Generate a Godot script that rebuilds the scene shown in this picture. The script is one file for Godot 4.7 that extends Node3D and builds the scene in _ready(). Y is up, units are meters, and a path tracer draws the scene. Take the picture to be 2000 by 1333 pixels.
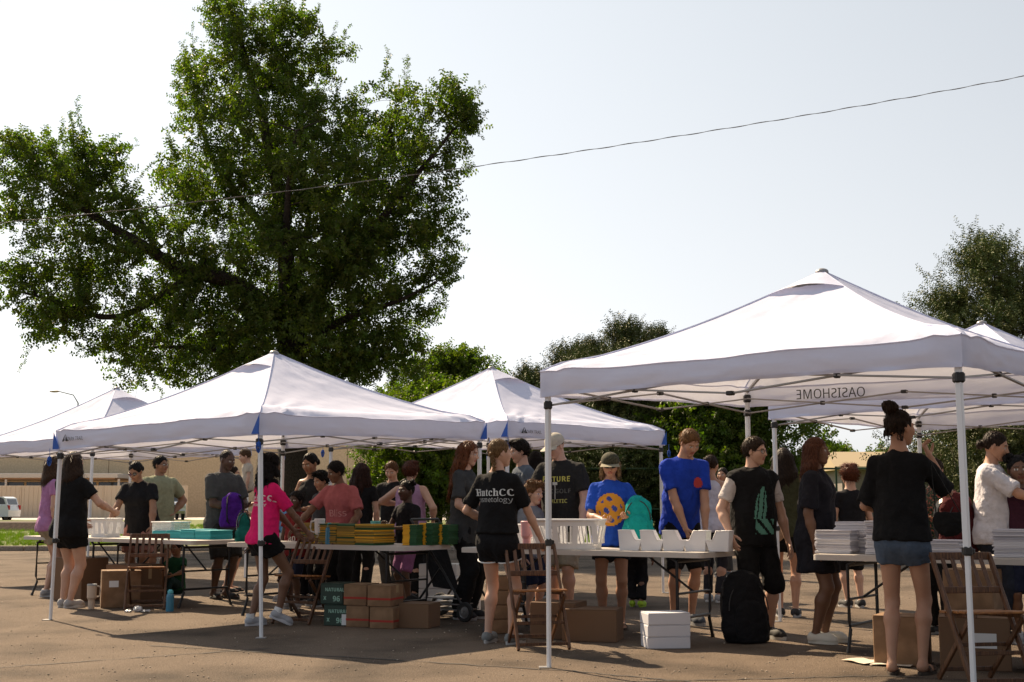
extends Node3D
# A school-supply giveaway under white pop-up tents on a parking lot, a big elm behind. x is right, -z away from the camera; W(x, depth, y).

func _ready() -> void:
	# ---- camera, sky, sun, exposure ----
	var cam := Camera3D.new()
	cam.name = "camera"
	add_child(cam)
	cam.position = Vector3(0, 1.1, 0)
	cam.rotation_degrees = Vector3(7.7236, 0, 0)
	cam.fov = 31.04
	cam.near = 0.05
	cam.far = 1500.0
	cam.current = true
	var env := Environment.new()
	var sky := Sky.new()
	var sm := PhysicalSkyMaterial.new()
	sm.energy_multiplier = 2.25
	sm.turbidity = 10.0
	sm.mie_coefficient = 0.03
	sm.mie_eccentricity = 0.40
	sm.mie_color = Color(1.0, 0.95, 0.88)
	sm.rayleigh_coefficient = 1.2
	sm.rayleigh_color = Color(0.30, 0.40, 0.51)
	sm.ground_color = Color(0.35, 0.32, 0.29)
	sky.sky_material = sm
	env.background_mode = Environment.BG_SKY
	env.sky = sky
	env.background_energy_multiplier = 1.0
	env.tonemap_mode = Environment.TONE_MAPPER_LINEAR
	env.tonemap_exposure = 2.1
	env.sdfgi_enabled = true
	env.ssao_enabled = true
	env.ssil_enabled = true
	var we := WorldEnvironment.new()
	we.name = "world_environment"
	we.environment = env
	add_child(we)
	var sun := DirectionalLight3D.new()
	sun.name = "sun"
	sun.light_color = Color(1.0, 0.90, 0.76)
	sun.light_energy = 1.6
	sun.light_angular_distance = 0.6
	sun.shadow_enabled = true
	add_child(sun)
	sun.look_at_from_position(Vector3(-0.443, 0.663, -0.604) * 50.0, Vector3.ZERO)
	fold_noise.seed = 3
	fold_noise.frequency = 1.0
	fold_noise.fractal_octaves = 3
	fold_noise.domain_warp_enabled = true
	fold_noise.domain_warp_frequency = 0.7
	fold_noise.domain_warp_amplitude = 0.6
	strand_noise.seed = 9
	strand_noise.frequency = 1.0
	strand_noise.fractal_octaves = 2

	var t0 := Time.get_ticks_msec()
	build_ground()
	build_far()
	print("setting ", Time.get_ticks_msec() - t0)
	build_trees()
	print("trees ", Time.get_ticks_msec() - t0)
	build_tents()
	print("tents ", Time.get_ticks_msec() - t0)
	build_tables()
	build_goods()
	print("goods ", Time.get_ticks_msec() - t0)
	build_people()
	print("people ", Time.get_ticks_msec() - t0)

func build_people() -> void:
	for k in ["m", "f"]: head_parts[k] = make_head(k)
	hand_parts[0] = make_hand(0.35, 0.6)
	hand_parts[1] = make_hand(1.0, 0.2)
	var L := people_specs()
	for s in L:
		if s.has("hair") and not hair_parts.has(s.hair): hair_parts[s.hair] = make_hair(s.hair)
	var id := WorkerThreadPool.add_group_task(func(i): build_person(L[i]), L.size(), -1, true)
	WorkerThreadPool.wait_for_group_task_completion(id)
	for s in L: place_person(s)

# ---------- ground ----------
func build_ground() -> void:
	var rng := RandomNumberGenerator.new()
	rng.seed = 11
	var grit := noise_tex(0.35, 41, false, 4.0, [[0.0, 0.3, 0.5, 0.7, 0.85, 1.0], [Color(0.30, 0.28, 0.26), Color(0.55, 0.52, 0.48), Color(0.74, 0.70, 0.66), Color(0.84, 0.80, 0.75), Color(1, 0.97, 0.93), Color(1, 1, 1)]], 1024, FastNoiseLite.TYPE_SIMPLEX, 3)
	var blot := noise_tex(0.006, 42, false, 4.0, [[0.0, 0.3, 0.55, 1.0], [Color(0.58, 0.57, 0.56), Color(0.80, 0.79, 0.78), Color(0.93, 0.92, 0.91), Color(1, 1, 1)]], 1024)
	var asphalt := mat("asphalt", Color(0.345, 0.292, 0.248), {"rough": 0.93, "spec": 0.35, "tri": 0.32, "world": true, "alb": grit, "nrm": noise_tex(0.30, 43, true, 5.0, [], 1024, FastNoiseLite.TYPE_SIMPLEX, 3), "ns": 0.9})
	asphalt.detail_enabled = true
	asphalt.detail_albedo = blot
	asphalt.detail_blend_mode = BaseMaterial3D.BLEND_MODE_MUL
	asphalt.detail_uv_layer = BaseMaterial3D.DETAIL_UV_2
	asphalt.uv2_triplanar = true
	asphalt.uv2_world_triplanar = true
	asphalt.uv2_scale = Vector3(0.11, 0.11, 0.11)
	var g := MB.new()
	var rows := []
	for i in 41:
		var row := []
		for j in 41: row.append(Vector3(-600 + 30 * j, 0, 60 - 30 * i))
		rows.append(row)
	g.sheet(rows)
	_face_out(g, Vector3.ZERO, Vector3.UP)
	setting("ground", g.mesh(), asphalt)
	# cracks sealed and open in the asphalt
	var tar := mat("crack filler", Color(0.035, 0.030, 0.027), {"rough": 0.9})
	var cr := MB.new()
	var runs := [[Vector2(-6.5, 8.15), Vector2(-3.6, 8.7), Vector2(-1.9, 9.9)], [Vector2(-2.9, 10.1), Vector2(0.4, 8.55), Vector2(1.7, 7.6)], [Vector2(-14, 21.5), Vector2(-6, 20.2), Vector2(3, 19.4), Vector2(12, 19.9)], [Vector2(-5.4, 7.3), Vector2(-4.6, 8.6), Vector2(-4.7, 9.6)], [Vector2(-9.0, 13.6), Vector2(-5.2, 12.2)], [Vector2(0.6, 8.0), Vector2(2.4, 8.3), Vector2(4.2, 7.6)]]
	for r in runs:
		for i in r.size() - 1:
			var n := 26
			var a: Vector2 = r[i]
			var b: Vector2 = r[i + 1]
			var side := (b - a).orthogonal().normalized()
			var l0 := []
			var l1 := []
			for k in n + 1:
				var c := a.lerp(b, float(k) / n) + side * rng.randf_range(-0.022, 0.022)
				var w := rng.randf_range(0.005, 0.016)
				l0.append(W(c.x + side.x * w, c.y + side.y * w, 0.004))
				l1.append(W(c.x - side.x * w, c.y - side.y * w, 0.004))
			cr.sheet([l0, l1])
	_face_out(cr, Vector3.ZERO, Vector3.UP)
	setting("road_crack", cr.mesh(), tar)
	# loose stones on the asphalt
	var pb := MB.new()
	pb.ell(Vector3(0, 0.35, 0), Vector3(1.0, 0.6, 0.8), Basis.IDENTITY, 3, 5)
	var pm := MultiMesh.new()
	pm.transform_format = MultiMesh.TRANSFORM_3D
	pm.use_colors = true
	pm.mesh = pb.mesh()
	pm.instance_count = 5200
	for i in pm.instance_count:
		var d := 6.6 + 16.0 * pow(rng.randf(), 1.7)
		var sc := 0.0022 + 0.0075 * pow(rng.randf(), 3.0)
		pm.set_instance_transform(i, Transform3D(Basis(Vector3.UP, rng.randf() * TAU).scaled(Vector3(sc, sc, sc)), W(rng.randf_range(-0.46, 0.46) * d, d, 0.0)))
		var t := rng.randf_range(0.35, 1.6)
		pm.set_instance_color(i, Color(t, t * 0.95, t * 0.88))
	var pi := MultiMeshInstance3D.new()
	pi.name = "gravel"
	pi.multimesh = pm
	pi.material_override = mat("loose stone", Color(0.30, 0.26, 0.22), {"rough": 0.9, "vc": true})
	pi.set_meta("kind", "stuff")
	pi.set_meta("label", "loose small stones scattered on the asphalt")
	pi.set_meta("category", "gravel")
	add_child(pi, true)
	# grass verge with a kerb, then a drive, a bank and the far lot
	var turf := mat("turf", Color(0.135, 0.165, 0.030), {"rough": 0.95, "tri": 0.6, "world": true, "alb": noise_tex(0.05, 61, false, 4.0, [[0.2, 0.5, 0.8], [Color(0.62, 0.58, 0.42), Color(0.85, 0.85, 0.7), Color(1, 1, 0.9)]], 512)})
	var v := MB.new()
	var ng := FastNoiseLite.new()
	ng.seed = 5
	ng.frequency = 0.08
	var gr := []
	for i in 25:
		var row := []
		for j in 101:
			var d := 32.0 + 62.0 * pow(i / 24.0, 1.5)
			var x := -75.0 + 1.5 * j
			row.append(W(x, d, 0.10 + 0.10 * minf(1.0, i * 0.4) + 0.12 * ng.get_noise_2d(x, d)))
		gr.append(row)
	v.sheet(gr)
	_face_out(v, Vector3.ZERO, Vector3.UP)
	setting("lawn", v.mesh(), turf)
	for i in 50:
		var k := MB.new()
		k.bx(Vector3(0, 0.06, 0), Vector3(2.97, 0.13, 0.16), 0.02)
		if i > 0 and false: pass
		setting("kerb", k.mesh(), mat("kerb concrete", Color(0.36, 0.30, 0.25), {"rough": 0.9, "tri": 1.5, "alb": noise_tex(0.05, 62, false, 4.0, [[0.2, 0.8], [Color(0.7, 0.7, 0.68), Color(1, 1, 1)]], 256)}), W(-74.0 + 3.0 * i, 31.92))
	var bl := MB.new()
	for i in 5:
		var a := i * 2.51
		bl.poly([Vector3(cos(a) * 0.02 - 0.006, 0, sin(a) * 0.02), Vector3(cos(a) * 0.02 + 0.006, 0, sin(a) * 0.02), Vector3(cos(a) * 0.05, 0.075 + 0.012 * i, sin(a) * 0.05)], Vector3(0, 0.4, 1))
	var mm := MultiMesh.new()
	mm.transform_format = MultiMesh.TRANSFORM_3D
	mm.use_colors = true
	mm.mesh = bl.mesh()
	mm.instance_count = 26000
	for i in mm.instance_count:
		var d := 32.2 + 30.0 * pow(rng.randf(), 1.6)
		var x := rng.randf_range(-0.44, 0.44) * d * 1.05
		var s := rng.randf_range(0.7, 1.5)
		mm.set_instance_transform(i, Transform3D(Basis(Vector3.UP, rng.randf() * TAU) * s, W(x, d, 0.12 + 0.10 * minf(1.0, (d - 32.0) * 0.3))))
		var t := rng.randf_range(0.7, 1.3)
		mm.set_instance_color(i, Color(t * rng.randf_range(0.9, 1.25), t, t * 0.8))
	var mi := MultiMeshInstance3D.new()
	mi.name = "grass"
	mi.multimesh = mm
	mi.material_override = mat("grass blade", Color(0.15, 0.19, 0.032), {"rough": 0.7, "back": Color(0.7, 0.9, 0.3), "vc": true})
	mi.set_meta("kind", "stuff")
	mi.set_meta("label", "sunlit mown grass on the verge behind the tents")
	mi.set_meta("category", "grass")
	add_child(mi, true)
	var bank := MB.new()
	bank.prism(PackedVector2Array([Vector2(0, 0), Vector2(0.5, 0.36), Vector2(3.0, 0.38), Vector2(4.0, 0.0)]), -9, 9, Transform3D(Basis(Vector3(0, 0, -1), Vector3.UP, Vector3.RIGHT), W(-24, 47, 0.17)))
	setting("bank", bank.mesh(), mat("bare earth", Color(0.085, 0.052, 0.036), {"rough": 1.0, "tri": 0.7, "alb": noise_tex(0.04, 63, false, 4.0, [[0.2, 0.8], [Color(0.6, 0.58, 0.55), Color(1, 1, 1)]], 256)}))
	var lot := MB.new()
	lot.bx(Vector3(0, 0, 0), Vector3(130, 0.12, 22), 0.02)
	setting("far_pavement", lot.mesh(), mat("pale concrete", Color(0.46, 0.41, 0.36), {"rough": 0.9}), W(-30, 101, 0.16))

# ---------- far side: building, vehicles, fence ----------
func build_far() -> void:
	var beige := mat("beige masonry", Color(0.62, 0.49, 0.33), {"rough": 0.9, "tri": 0.5, "alb": noise_tex(0.03, 71, false, 4.0, [[0.2, 0.8], [Color(0.93, 0.925, 0.92), Color(1, 1, 1)]], 256)})
	var trimm := mat("pale fascia", Color(0.50, 0.48, 0.46), {"rough": 0.7})
	var dark := mat("dark glazing", Color(0.02, 0.022, 0.024), {"rough": 0.08, "spec": 0.7})
	var b := thing("school_building", "long low beige building with a pale entrance canopy behind the tents", "building", W(-30, 118))
	var core := MB.new()
	core.bx(Vector3(0, 3.6, -8), Vector3(74, 7.2, 15.6), 0.05)
	part(b, "wall", core.mesh(), beige)
	for i in 13:
		var pm := MB.new()
		pm.bx(Vector3(-34.2 + 5.7 * i, 3.66, -0.06), Vector3(5.66, 7.3, 0.30), 0.03)
		part(b, "wall_panel", pm.mesh(), beige)
	var rf := MB.new()
	rf.bx(Vector3(0, 7.42, -7.9), Vector3(74.6, 0.3, 16.4), 0.05)
	part(b, "roof", rf.mesh(), trimm)
	var ca := MB.new()
	ca.bx(Vector3(-21.6, 4.0, 2.4), Vector3(31, 0.42, 5.0), 0.04)
	var cano := part(b, "entrance_canopy", ca.mesh(), trimm)
	var un := MB.new()
	un.bx(Vector3(-21.6, 3.72, 2.4), Vector3(30.4, 0.14, 4.6), 0.02)
	part(cano, "soffit", un.mesh(), mat("brown soffit", Color(0.28, 0.17, 0.10)))
	for i in 9:
		var w := MB.new()
		w.bx(Vector3(-35.4 + 3.45 * i, 1.9, 0.14), Vector3(3.2, 3.2, 0.06), 0.01)
		part(b, "window", w.mesh(), dark)
		var c := MB.new()
		c.bx(Vector3(-35.4 + 3.45 * i + 1.72, 1.9, 4.6), Vector3(0.18, 3.6, 0.18), 0.01)
		part(cano, "post", c.mesh(), trimm)
	var dr := MB.new()
	dr.bx(Vector3(2.2, 1.35, 0.14), Vector3(2.6, 2.7, 0.08), 0.01)
	part(b, "door", dr.mesh(), mat("slate blue door", Color(0.12, 0.17, 0.25), {"rough": 0.5}))
	var sg := MB.new()
	sg.bx(Vector3(4.6, 2.0, 0.12), Vector3(0.6, 1.0, 0.05), 0.01)
	part(b, "wall_sign", sg.mesh(), mat("pale sign", Color(0.6, 0.6, 0.6)))
	var dp := MB.new()
	dp.tube([Vector3(26.6, 0.0, 0.25), Vector3(26.6, 7.2, 0.25)], 0.16, 8)
	part(b, "downpipe", dp.mesh(), trimm)
	# ribbed screen fence in front of the entrance
	var f := thing("screen_fence", "tan ribbed panel fence in front of the building entrance", "fence", W(-38.2, 108))
	var tan := mat("tan steel sheet", Color(0.62, 0.49, 0.36), {"rough": 0.6})
	for i in 9:
		var pm := MB.new()
		var x0 := -10.6 + 2.4 * i
		pm.bx(Vector3(x0, 1.55, 0), Vector3(2.36, 2.9, 0.05), 0.01)
		for k in 6: pm.bx(Vector3(x0 - 1.0 + 0.4 * k, 1.55, 0.04), Vector3(0.10, 2.86, 0.06), 0.015)
		part(f, "panel", pm.mesh(), tan)
	for i in 10:
		var pm := MB.new()
		pm.bx(Vector3(-11.8 + 2.4 * i, 1.5, -0.08), Vector3(0.12, 3.0, 0.1), 0.01)
		part(f, "post", pm.mesh(), tan)
	# vehicles
	var wp := mat("white car paint", Color(0.70, 0.71, 0.74), {"rough": 0.3, "coat": 0.6})
	var red := mat("tail lamp red", Color(0.45, 0.015, 0.015), {"rough": 0.2})
	var van_low := PackedVector2Array([Vector2(-2.55, 0.35), Vector2(2.35, 0.30), Vector2(2.5, 0.65), Vector2(2.25, 0.98), Vector2(1.4, 1.12), Vector2(-2.45, 1.15), Vector2(-2.58, 0.8)])
	var van_glass := PackedVector2Array([Vector2(-2.45, 1.14), Vector2(1.55, 1.10), Vector2(0.75, 1.72), Vector2(-0.4, 1.80), Vector2(-2.0, 1.78), Vector2(-2.25, 1.68)])
	vehicle("minivan", "white minivan parked beyond the lawn at the far left", "van", W(-38.6, 90, 0.10), 176, van_low, van_glass, 1.9, wp, [[-1.55, 0.34], [1.5, 0.34]], {"ends": [[1, 2, 1.0], [5, 0, 1.0]], "lamps": [["tail_lamp", Vector3(-2.5, 1.0, 0.82), Vector3(0.16, 0.34, 0.22), red], ["tail_lamp", Vector3(-2.5, 1.0, -0.82), Vector3(0.16, 0.34, 0.22), red], ["headlamp", Vector3(2.32, 0.85, 0.7), Vector3(0.2, 0.16, 0.4), trimm], ["headlamp", Vector3(2.32, 0.85, -0.7), Vector3(0.2, 0.16, 0.4), trimm]]})
	var tr_low := PackedVector2Array([Vector2(-2.8, 0.50), Vector2(2.75, 0.45), Vector2(2.85, 1.0), Vector2(2.6, 1.22), Vector2(1.25, 1.28), Vector2(-2.8, 1.25)])
	var tr_glass := PackedVector2Array([Vector2(-0.9, 1.26), Vector2(1.35, 1.26), Vector2(0.75, 1.88), Vector2(-0.75, 1.90)])
	vehicle("pickup_truck", "white pickup truck with a dark grille seen between the tables", "truck", W(-25.6, 92, 0.22), -68, tr_low, tr_glass, 2.0, wp, [[-1.75, 0.40], [1.75, 0.40]], {"ends": [[1, 2, 1.0], [3, 0, 1.0]], "lamps": [["grille", Vector3(2.84, 0.92, 0), Vector3(0.06, 0.34, 1.1), dark], ["bumper", Vector3(2.86, 0.58, 0), Vector3(0.14, 0.18, 1.9), mat("chrome", Color(0.5, 0.5, 0.5), {"rough": 0.2, "metal": 0.9})], ["headlamp", Vector3(2.78, 0.98, 0.78), Vector3(0.14, 0.24, 0.34), trimm], ["headlamp", Vector3(2.78, 0.98, -0.78), Vector3(0.14, 0.24, 0.34), trimm]]})
	var car_low := PackedVector2Array([Vector2(-2.25, 0.32), Vector2(2.2, 0.28), Vector2(2.25, 0.62), Vector2(1.9, 0.82), Vector2(0.9, 0.95), Vector2(-1.9, 0.98), Vector2(-2.25, 0.85)])
	var car_glass := PackedVector2Array([Vector2(-1.8, 0.97), Vector2(1.05, 0.94), Vector2(0.35, 1.42), Vector2(-0.9, 1.46)])
	var silver := mat("silver car paint", Color(0.42, 0.43, 0.45), {"rough": 0.25, "metal": 0.5, "coat": 0.6})
	vehicle("parked_car", "silver car parked beyond the teal backpack", "car", W(7.55, 66, 1.0), 20, car_low, car_glass, 1.75, silver, [[-1.35, 0.31], [1.35, 0.31]], {"ends": [[1, 2, 1.0], [3, 0, 1.0]]})
	# lamp post, seen over the far left tent
	var lp := thing("street_lamp", "grey cobra-head street lamp above the far left tent", "street lamp", W(-31.6, 84))
	var gm := mat("galvanised steel", Color(0.35, 0.35, 0.34), {"rough": 0.5, "metal": 0.5})
	var po := MB.new()
	po.tube([Vector3(1.9, 0, 0), Vector3(1.85, 8.2, 0), Vector3(1.5, 8.75, 0), Vector3(0.5, 9.0, 0)], [0.09, 0.05, 0.035, 0.03], 8)
	part(lp, "pole", po.mesh(), gm)
	var lh := MB.new()
	lh.ell(Vector3(0.2, 9.0, 0), Vector3(0.36, 0.08, 0.14))
	part(lp, "lamp_head", lh.mesh(), mat("lamp housing", Color(0.42, 0.33, 0.26), {"rough": 0.5}))
	# ball field fence on the right
	var fe := thing("field_fence", "green pipe fence of a ball field seen past the dark-haired child", "fence", W(10.0, 40))
	var gp := mat("green pipe", Color(0.045, 0.095, 0.050), {"rough": 0.5})
	for y in [1.05, 2.35]:
		var r := MB.new()
		r.tube([Vector3(-8, y, 0), Vector3(9, y, 0)], 0.032, 8)
		part(fe, "rail", r.mesh(), gp)
	for i in 7:
		var r := MB.new()
		r.tube([Vector3(-7.6 + 2.7 * i, 0, 0), Vector3(-7.6 + 2.7 * i, 2.42, 0)], 0.035, 8)
		part(fe, "post", r.mesh(), gp)
	var du := thing("field_shed", "tan shed behind the green field fence", "shed", W(17.6, 58))
	var wl := MB.new()
	wl.bx(Vector3(0, 1.4, 0), Vector3(5.0, 2.8, 3.0), 0.03)
	part(du, "wall", wl.mesh(), mat("grey block", Color(0.22, 0.19, 0.17), {"rough": 0.9}))
	var rl := MB.new()
	rl.prism(PackedVector2Array([Vector2(-1.9, 2.8), Vector2(1.9, 2.8), Vector2(1.9, 2.95), Vector2(0, 3.7), Vector2(-1.9, 2.95)]), -2.9, 2.9, Transform3D(Basis(Vector3(0, 0, -1), Vector3.UP, Vector3.RIGHT), Vector3.ZERO))
	part(du, "roof", rl.mesh(), mat("tan roof", Color(0.42, 0.33, 0.20)))
	# overhead cable
	var cb := thing("overhead_cable", "twisted utility cable crossing the sky in front of the tree", "cable", Vector3.ZERO)
	var mb := MB.new()
	var a := W(-14.65, 26.5, 7.02)
	var z := W(14.14, 25.5, 10.95)
	var p1 := []
	var p2 := []
	for i in 301:
		var s := i / 300.0
		var q := a.lerp(z, s) - Vector3(0, 0.44 * 4.0 * s * (1.0 - s), 0)
		p1.append(q)
		p2.append(q + Vector3(0, cos(s * 190.0), sin(s * 190.0)) * 0.011)
	mb.tube(p1, 0.005, 5)
	var sup := part(cb, "messenger_wire", mb.mesh(), gm)
	var m2 := MB.new()
	m2.tube(p2, 0.007, 5)
	part(cb, "insulated_line", m2.mesh(), mat("weathered cable", Color(0.16, 0.15, 0.14), {"rough": 0.7}))

# ---------- trees ----------
func build_trees() -> void:
	var K := 0.015
	var L := func(px: float, py: float, z := 0.0) -> Vector3: return Vector3((px - 575.0) * K, (1065.0 - py) * K, z)
	var limbs := [
		[[L.call(575, 1068), L.call(573, 930), L.call(566, 780), L.call(560, 640)], 0.50, 0.40, true],
		[[L.call(560, 650), L.call(545, 430, 0.4), L.call(500, 230, 0.2), L.call(450, 70), L.call(430, -10)], 0.34, 0.05],
		[[L.call(565, 660), L.call(640, 490, -0.6), L.call(715, 330, -0.8), L.call(760, 170, -0.6)], 0.28, 0.04],
		[[L.call(590, 600), L.call(730, 450, 0.8), L.call(840, 310, 1.0), L.call(905, 230, 0.8)], 0.22, 0.03],
		[[L.call(560, 640), L.call(470, 565, 1.0), L.call(375, 545, 1.6), L.call(300, 500, 1.9), L.call(200, 440, 1.7), L.call(110, 370, 1.5), L.call(60, 310, 1.4)], 0.30, 0.04],
		[[L.call(400, 550, 1.5), L.call(340, 590, 1.6), L.call(250, 640, 1.9), L.call(150, 610, 2.0), L.call(70, 590, 1.9)], 0.16, 0.03],
		[[L.call(552, 500, 0.2), L.call(455, 380, -0.8), L.call(375, 270, -1.0), L.call(335, 140, -0.8)], 0.2, 0.03],
		[[L.call(570, 700), L.call(670, 630, 0.6), L.call(770, 600, 0.9), L.call(850, 560, 0.8)], 0.18, 0.03],
		[[L.call(560, 620), L.call(575, 450, 2.2), L.call(600, 300, 3.0)], 0.2, 0.04],
		[[L.call(560, 620), L.call(560, 420, -2.2), L.call(580, 240, -2.8)], 0.2, 0.04],
		[[L.call(572, 740), L.call(490, 705, 0.8), L.call(390, 690, 1.2), L.call(280, 690, 1.2)], 0.15, 0.03],
		[[L.call(572, 730), L.call(670, 700, -0.5), L.call(770, 690, -0.6)], 0.14, 0.03],
		[[L.call(330, 520, 1.8), L.call(280, 440, 1.2), L.call(210, 360, 1.0), L.call(185, 290, 0.9)], 0.10, 0.02],
	]
	var lobes := []
	# centre (px in the tree's own plane), radii in px, depth radius in m, number of twigs
	for q in [[470, 60, 95, 110, 0, 1.4, 66], [410, 5, 45, 60, 0, 0.9, 24], [545, 20, 36, 50, 0.2, 0.8, 18], [440, 180, 140, 130, 0, 1.8, 95], [560, 110, 80, 90, 0.2, 1.4, 46], [345, 140, 55, 75, -0.8, 0.9, 30], [620, 90, 40, 40, -0.3, 0.7, 14],
		[560, 280, 170, 130, 0.4, 2.6, 165], [740, 200, 85, 90, -0.7, 1.4, 58], [800, 260, 60, 70, 0, 1.2, 30], [870, 190, 42, 62, 0.8, 0.9, 26], [895, 250, 40, 42, 0.8, 0.8, 22], [835, 330, 60, 60, 0.9, 1.1, 30],
		[640, 400, 180, 130, 0.4, 3.0, 210], [430, 380, 140, 120, -0.3, 2.2, 100], [330, 330, 60, 70, -0.8, 1.1, 30], [770, 430, 80, 75, 0.5, 1.6, 52], [850, 440, 42, 60, 0.8, 1.0, 26],
		[570, 540, 200, 110, 0.4, 3.0, 230], [720, 560, 80, 80, 0.6, 1.6, 50], [840, 540, 48, 42, 0.8, 0.9, 20], [600, 660, 190, 80, 0.4, 2.4, 210], [760, 660, 60, 60, 0.2, 1.2, 30], [810, 620, 30, 26, 0.6, 0.6, 9], [800, 700, 40, 34, 0.4, 0.8, 13], [680, 720, 80, 40, 0.2, 1.2, 50],
		[110, 380, 105, 95, 1.5, 1.4, 78], [50, 330, 55, 55, 1.4, 0.9, 26], [185, 320, 48, 52, 1.0, 0.9, 26], [25, 430, 30, 40, 1.4, 0.6, 12], [215, 420, 85, 80, 1.6, 1.3, 52], [170, 510, 110, 70, 1.8, 1.4, 60], [290, 500, 90, 70, 1.6, 1.4, 48], [80, 590, 62, 46, 1.9, 0.9, 30], [150, 640, 75, 52, 1.9, 1.0, 36], [260, 620, 100, 75, 1.7, 1.4, 56], [280, 710, 85, 46, 1.2, 1.1, 36], [400, 660, 110, 80, 1.0, 1.6, 95], [430, 730, 110, 36, 0.9, 1.2, 55], [380, 560, 90, 60, 1.2, 1.4, 40],
		[640, 800, 60, 26, 1.2, 0.9, 14], [740, 850, 46, 24, 1.4, 0.8, 12], [300, 850, 30, 12, 1.5, 0.5, 5]]:
		lobes.append([L.call(q[0], q[1], q[4]), Vector3(q[2] * K, q[3] * K, q[5] * 1.15), q[6]])
	tree("elm_tree", "huge spreading elm towering behind the left tents", W(-6.35, 36), limbs, lobes, {"per": 14, "reach": 0.36, "scale": 0.9, "shell": 0.34, "keep": 0.54, "lift": 0.55, "shoots": 0.34})
	# smaller leafy trees right of the elm
	wood_tree("leafy_tree", "small bright leafy tree right of the elm trunk", -2.55, 42, 5.2, 5.0, "round", {"from": 0.28, "lobes": 8, "tips": 36, "per": 18})
	wood_tree("leafy_tree", "taller leafy tree between the elm and the middle tent", -2.6, 52, 8.0, 5.6, "round", {"from": 0.3, "lobes": 9, "tips": 34, "per": 17, "tint": Color(1.0, 1.0, 1.0)})
	wood_tree("leafy_tree", "thin leafy tree peeking over the peak of the middle tent", -1.1, 50, 6.6, 2.6, "round", {"from": 0.4, "lobes": 6, "tips": 18, "per": 10})
	# cedars behind the right-hand tents, then broad trees with shade mixed into their foliage
	var cd := [[0.75, 46, 6.3, 2.6, "slim cedar just left of the front tent's corner"], [2.15, 46, 7.2, 3.2, "pointed cedar second from the left behind the front tent"], [3.2, 48, 7.7, 3.2, "bushy cedar third from the left behind the front tent"], [4.35, 47, 8.4, 3.6, "tallest cedar behind the left slope of the front tent"], [5.7, 48, 8.3, 3.4, "cedar furthest up the left slope of the front tent"]]
	for c in cd: wood_tree("dark_foliage_tree", "upright " + c[4], c[0], c[1], c[2], c[3], "cone", {"leaf": "fine", "from": 0.05, "lobes": 12, "tips": 30, "per": 16, "reach": 0.5, "lift": 0.9, "tint": Color(1.0, 1.0, 1.0), "group": "cedars behind the front tent"})
	wood_tree("dark_foliage_tree", "broad cedar behind the woman in the camouflage cap", 3.4, 42, 6.4, 6.0, "round", {"leaf": "fine", "from": 0.10, "lobes": 11, "tips": 38, "per": 20, "tint": Color(1.0, 1.0, 1.0)})  # a broad tree; its darker needle colour stands in for shade
	wood_tree("shade_tree", "broad tree with sunlit leaves behind the man in glasses", 7.1, 40, 6.2, 4.3, "round", {"from": 0.12, "lobes": 11, "tips": 38, "per": 20, "tint": Color(1.0, 1.05, 0.9)})
	wood_tree("dark_foliage_tree", "squat cedar behind the boy in royal blue", 5.7, 44, 6.0, 4.6, "round", {"leaf": "fine", "from": 0.06, "lobes": 10, "tips": 38, "per": 20, "tint": Color(1.0, 1.0, 1.0)})  # broad shaded tree, its shade put into the darker needle foliage
	wood_tree("dark_foliage_tree", "low cedar behind the middle tent's right corner", 0.9, 44, 5.0, 4.6, "round", {"leaf": "fine", "from": 0.06, "lobes": 9, "tips": 36, "per": 20, "tint": Color(1.0, 1.0, 1.0)})  # shade painted in through the darker foliage of a broad tree
	# right edge
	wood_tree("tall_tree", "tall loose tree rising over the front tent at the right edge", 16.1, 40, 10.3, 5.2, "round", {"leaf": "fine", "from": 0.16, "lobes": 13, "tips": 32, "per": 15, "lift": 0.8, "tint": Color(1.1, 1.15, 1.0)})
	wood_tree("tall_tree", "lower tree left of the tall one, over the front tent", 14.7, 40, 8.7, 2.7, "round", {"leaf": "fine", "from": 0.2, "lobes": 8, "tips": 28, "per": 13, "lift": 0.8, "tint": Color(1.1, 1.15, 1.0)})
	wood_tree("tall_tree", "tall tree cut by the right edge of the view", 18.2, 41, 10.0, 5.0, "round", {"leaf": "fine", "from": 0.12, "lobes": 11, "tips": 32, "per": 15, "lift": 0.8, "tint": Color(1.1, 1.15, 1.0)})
	wood_tree("dark_foliage_tree", "low broad cedar seen under the rear right tent", 14.6, 36, 5.2, 5.8, "round", {"leaf": "fine", "from": 0.05, "lobes": 11, "tips": 38, "per": 20, "tint": Color(1.0, 1.0, 1.0)})  # broad tree under the tent; its shade is put into the needle colour
	wood_tree("dark_foliage_tree", "low cedar at the right edge under the tents", 18.6, 36, 5.0, 5.0, "round", {"leaf": "fine", "from": 0.05, "lobes": 9, "tips": 36, "per": 20, "tint": Color(1.0, 1.0, 1.0)})  # another broad tree, foliage tone darkened in place of shade
	# far pale growth in the gap
	for i in 5: wood_tree("far_tree", "small far tree in the gap, number %s from the shade tree" % ["first", "second", "third", "fourth", "fifth"][i], 18.6 + 2.3 * i, 92 + 3 * (i % 2), [5.6, 4.4, 4.8, 5.8, 5.2][i], 4.2, "round", {"leaf": "far", "from": 0.1, "lobes": 8, "tips": 16, "per": 8, "reach": 0.9, "group": "far trees in the gap"})

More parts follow.
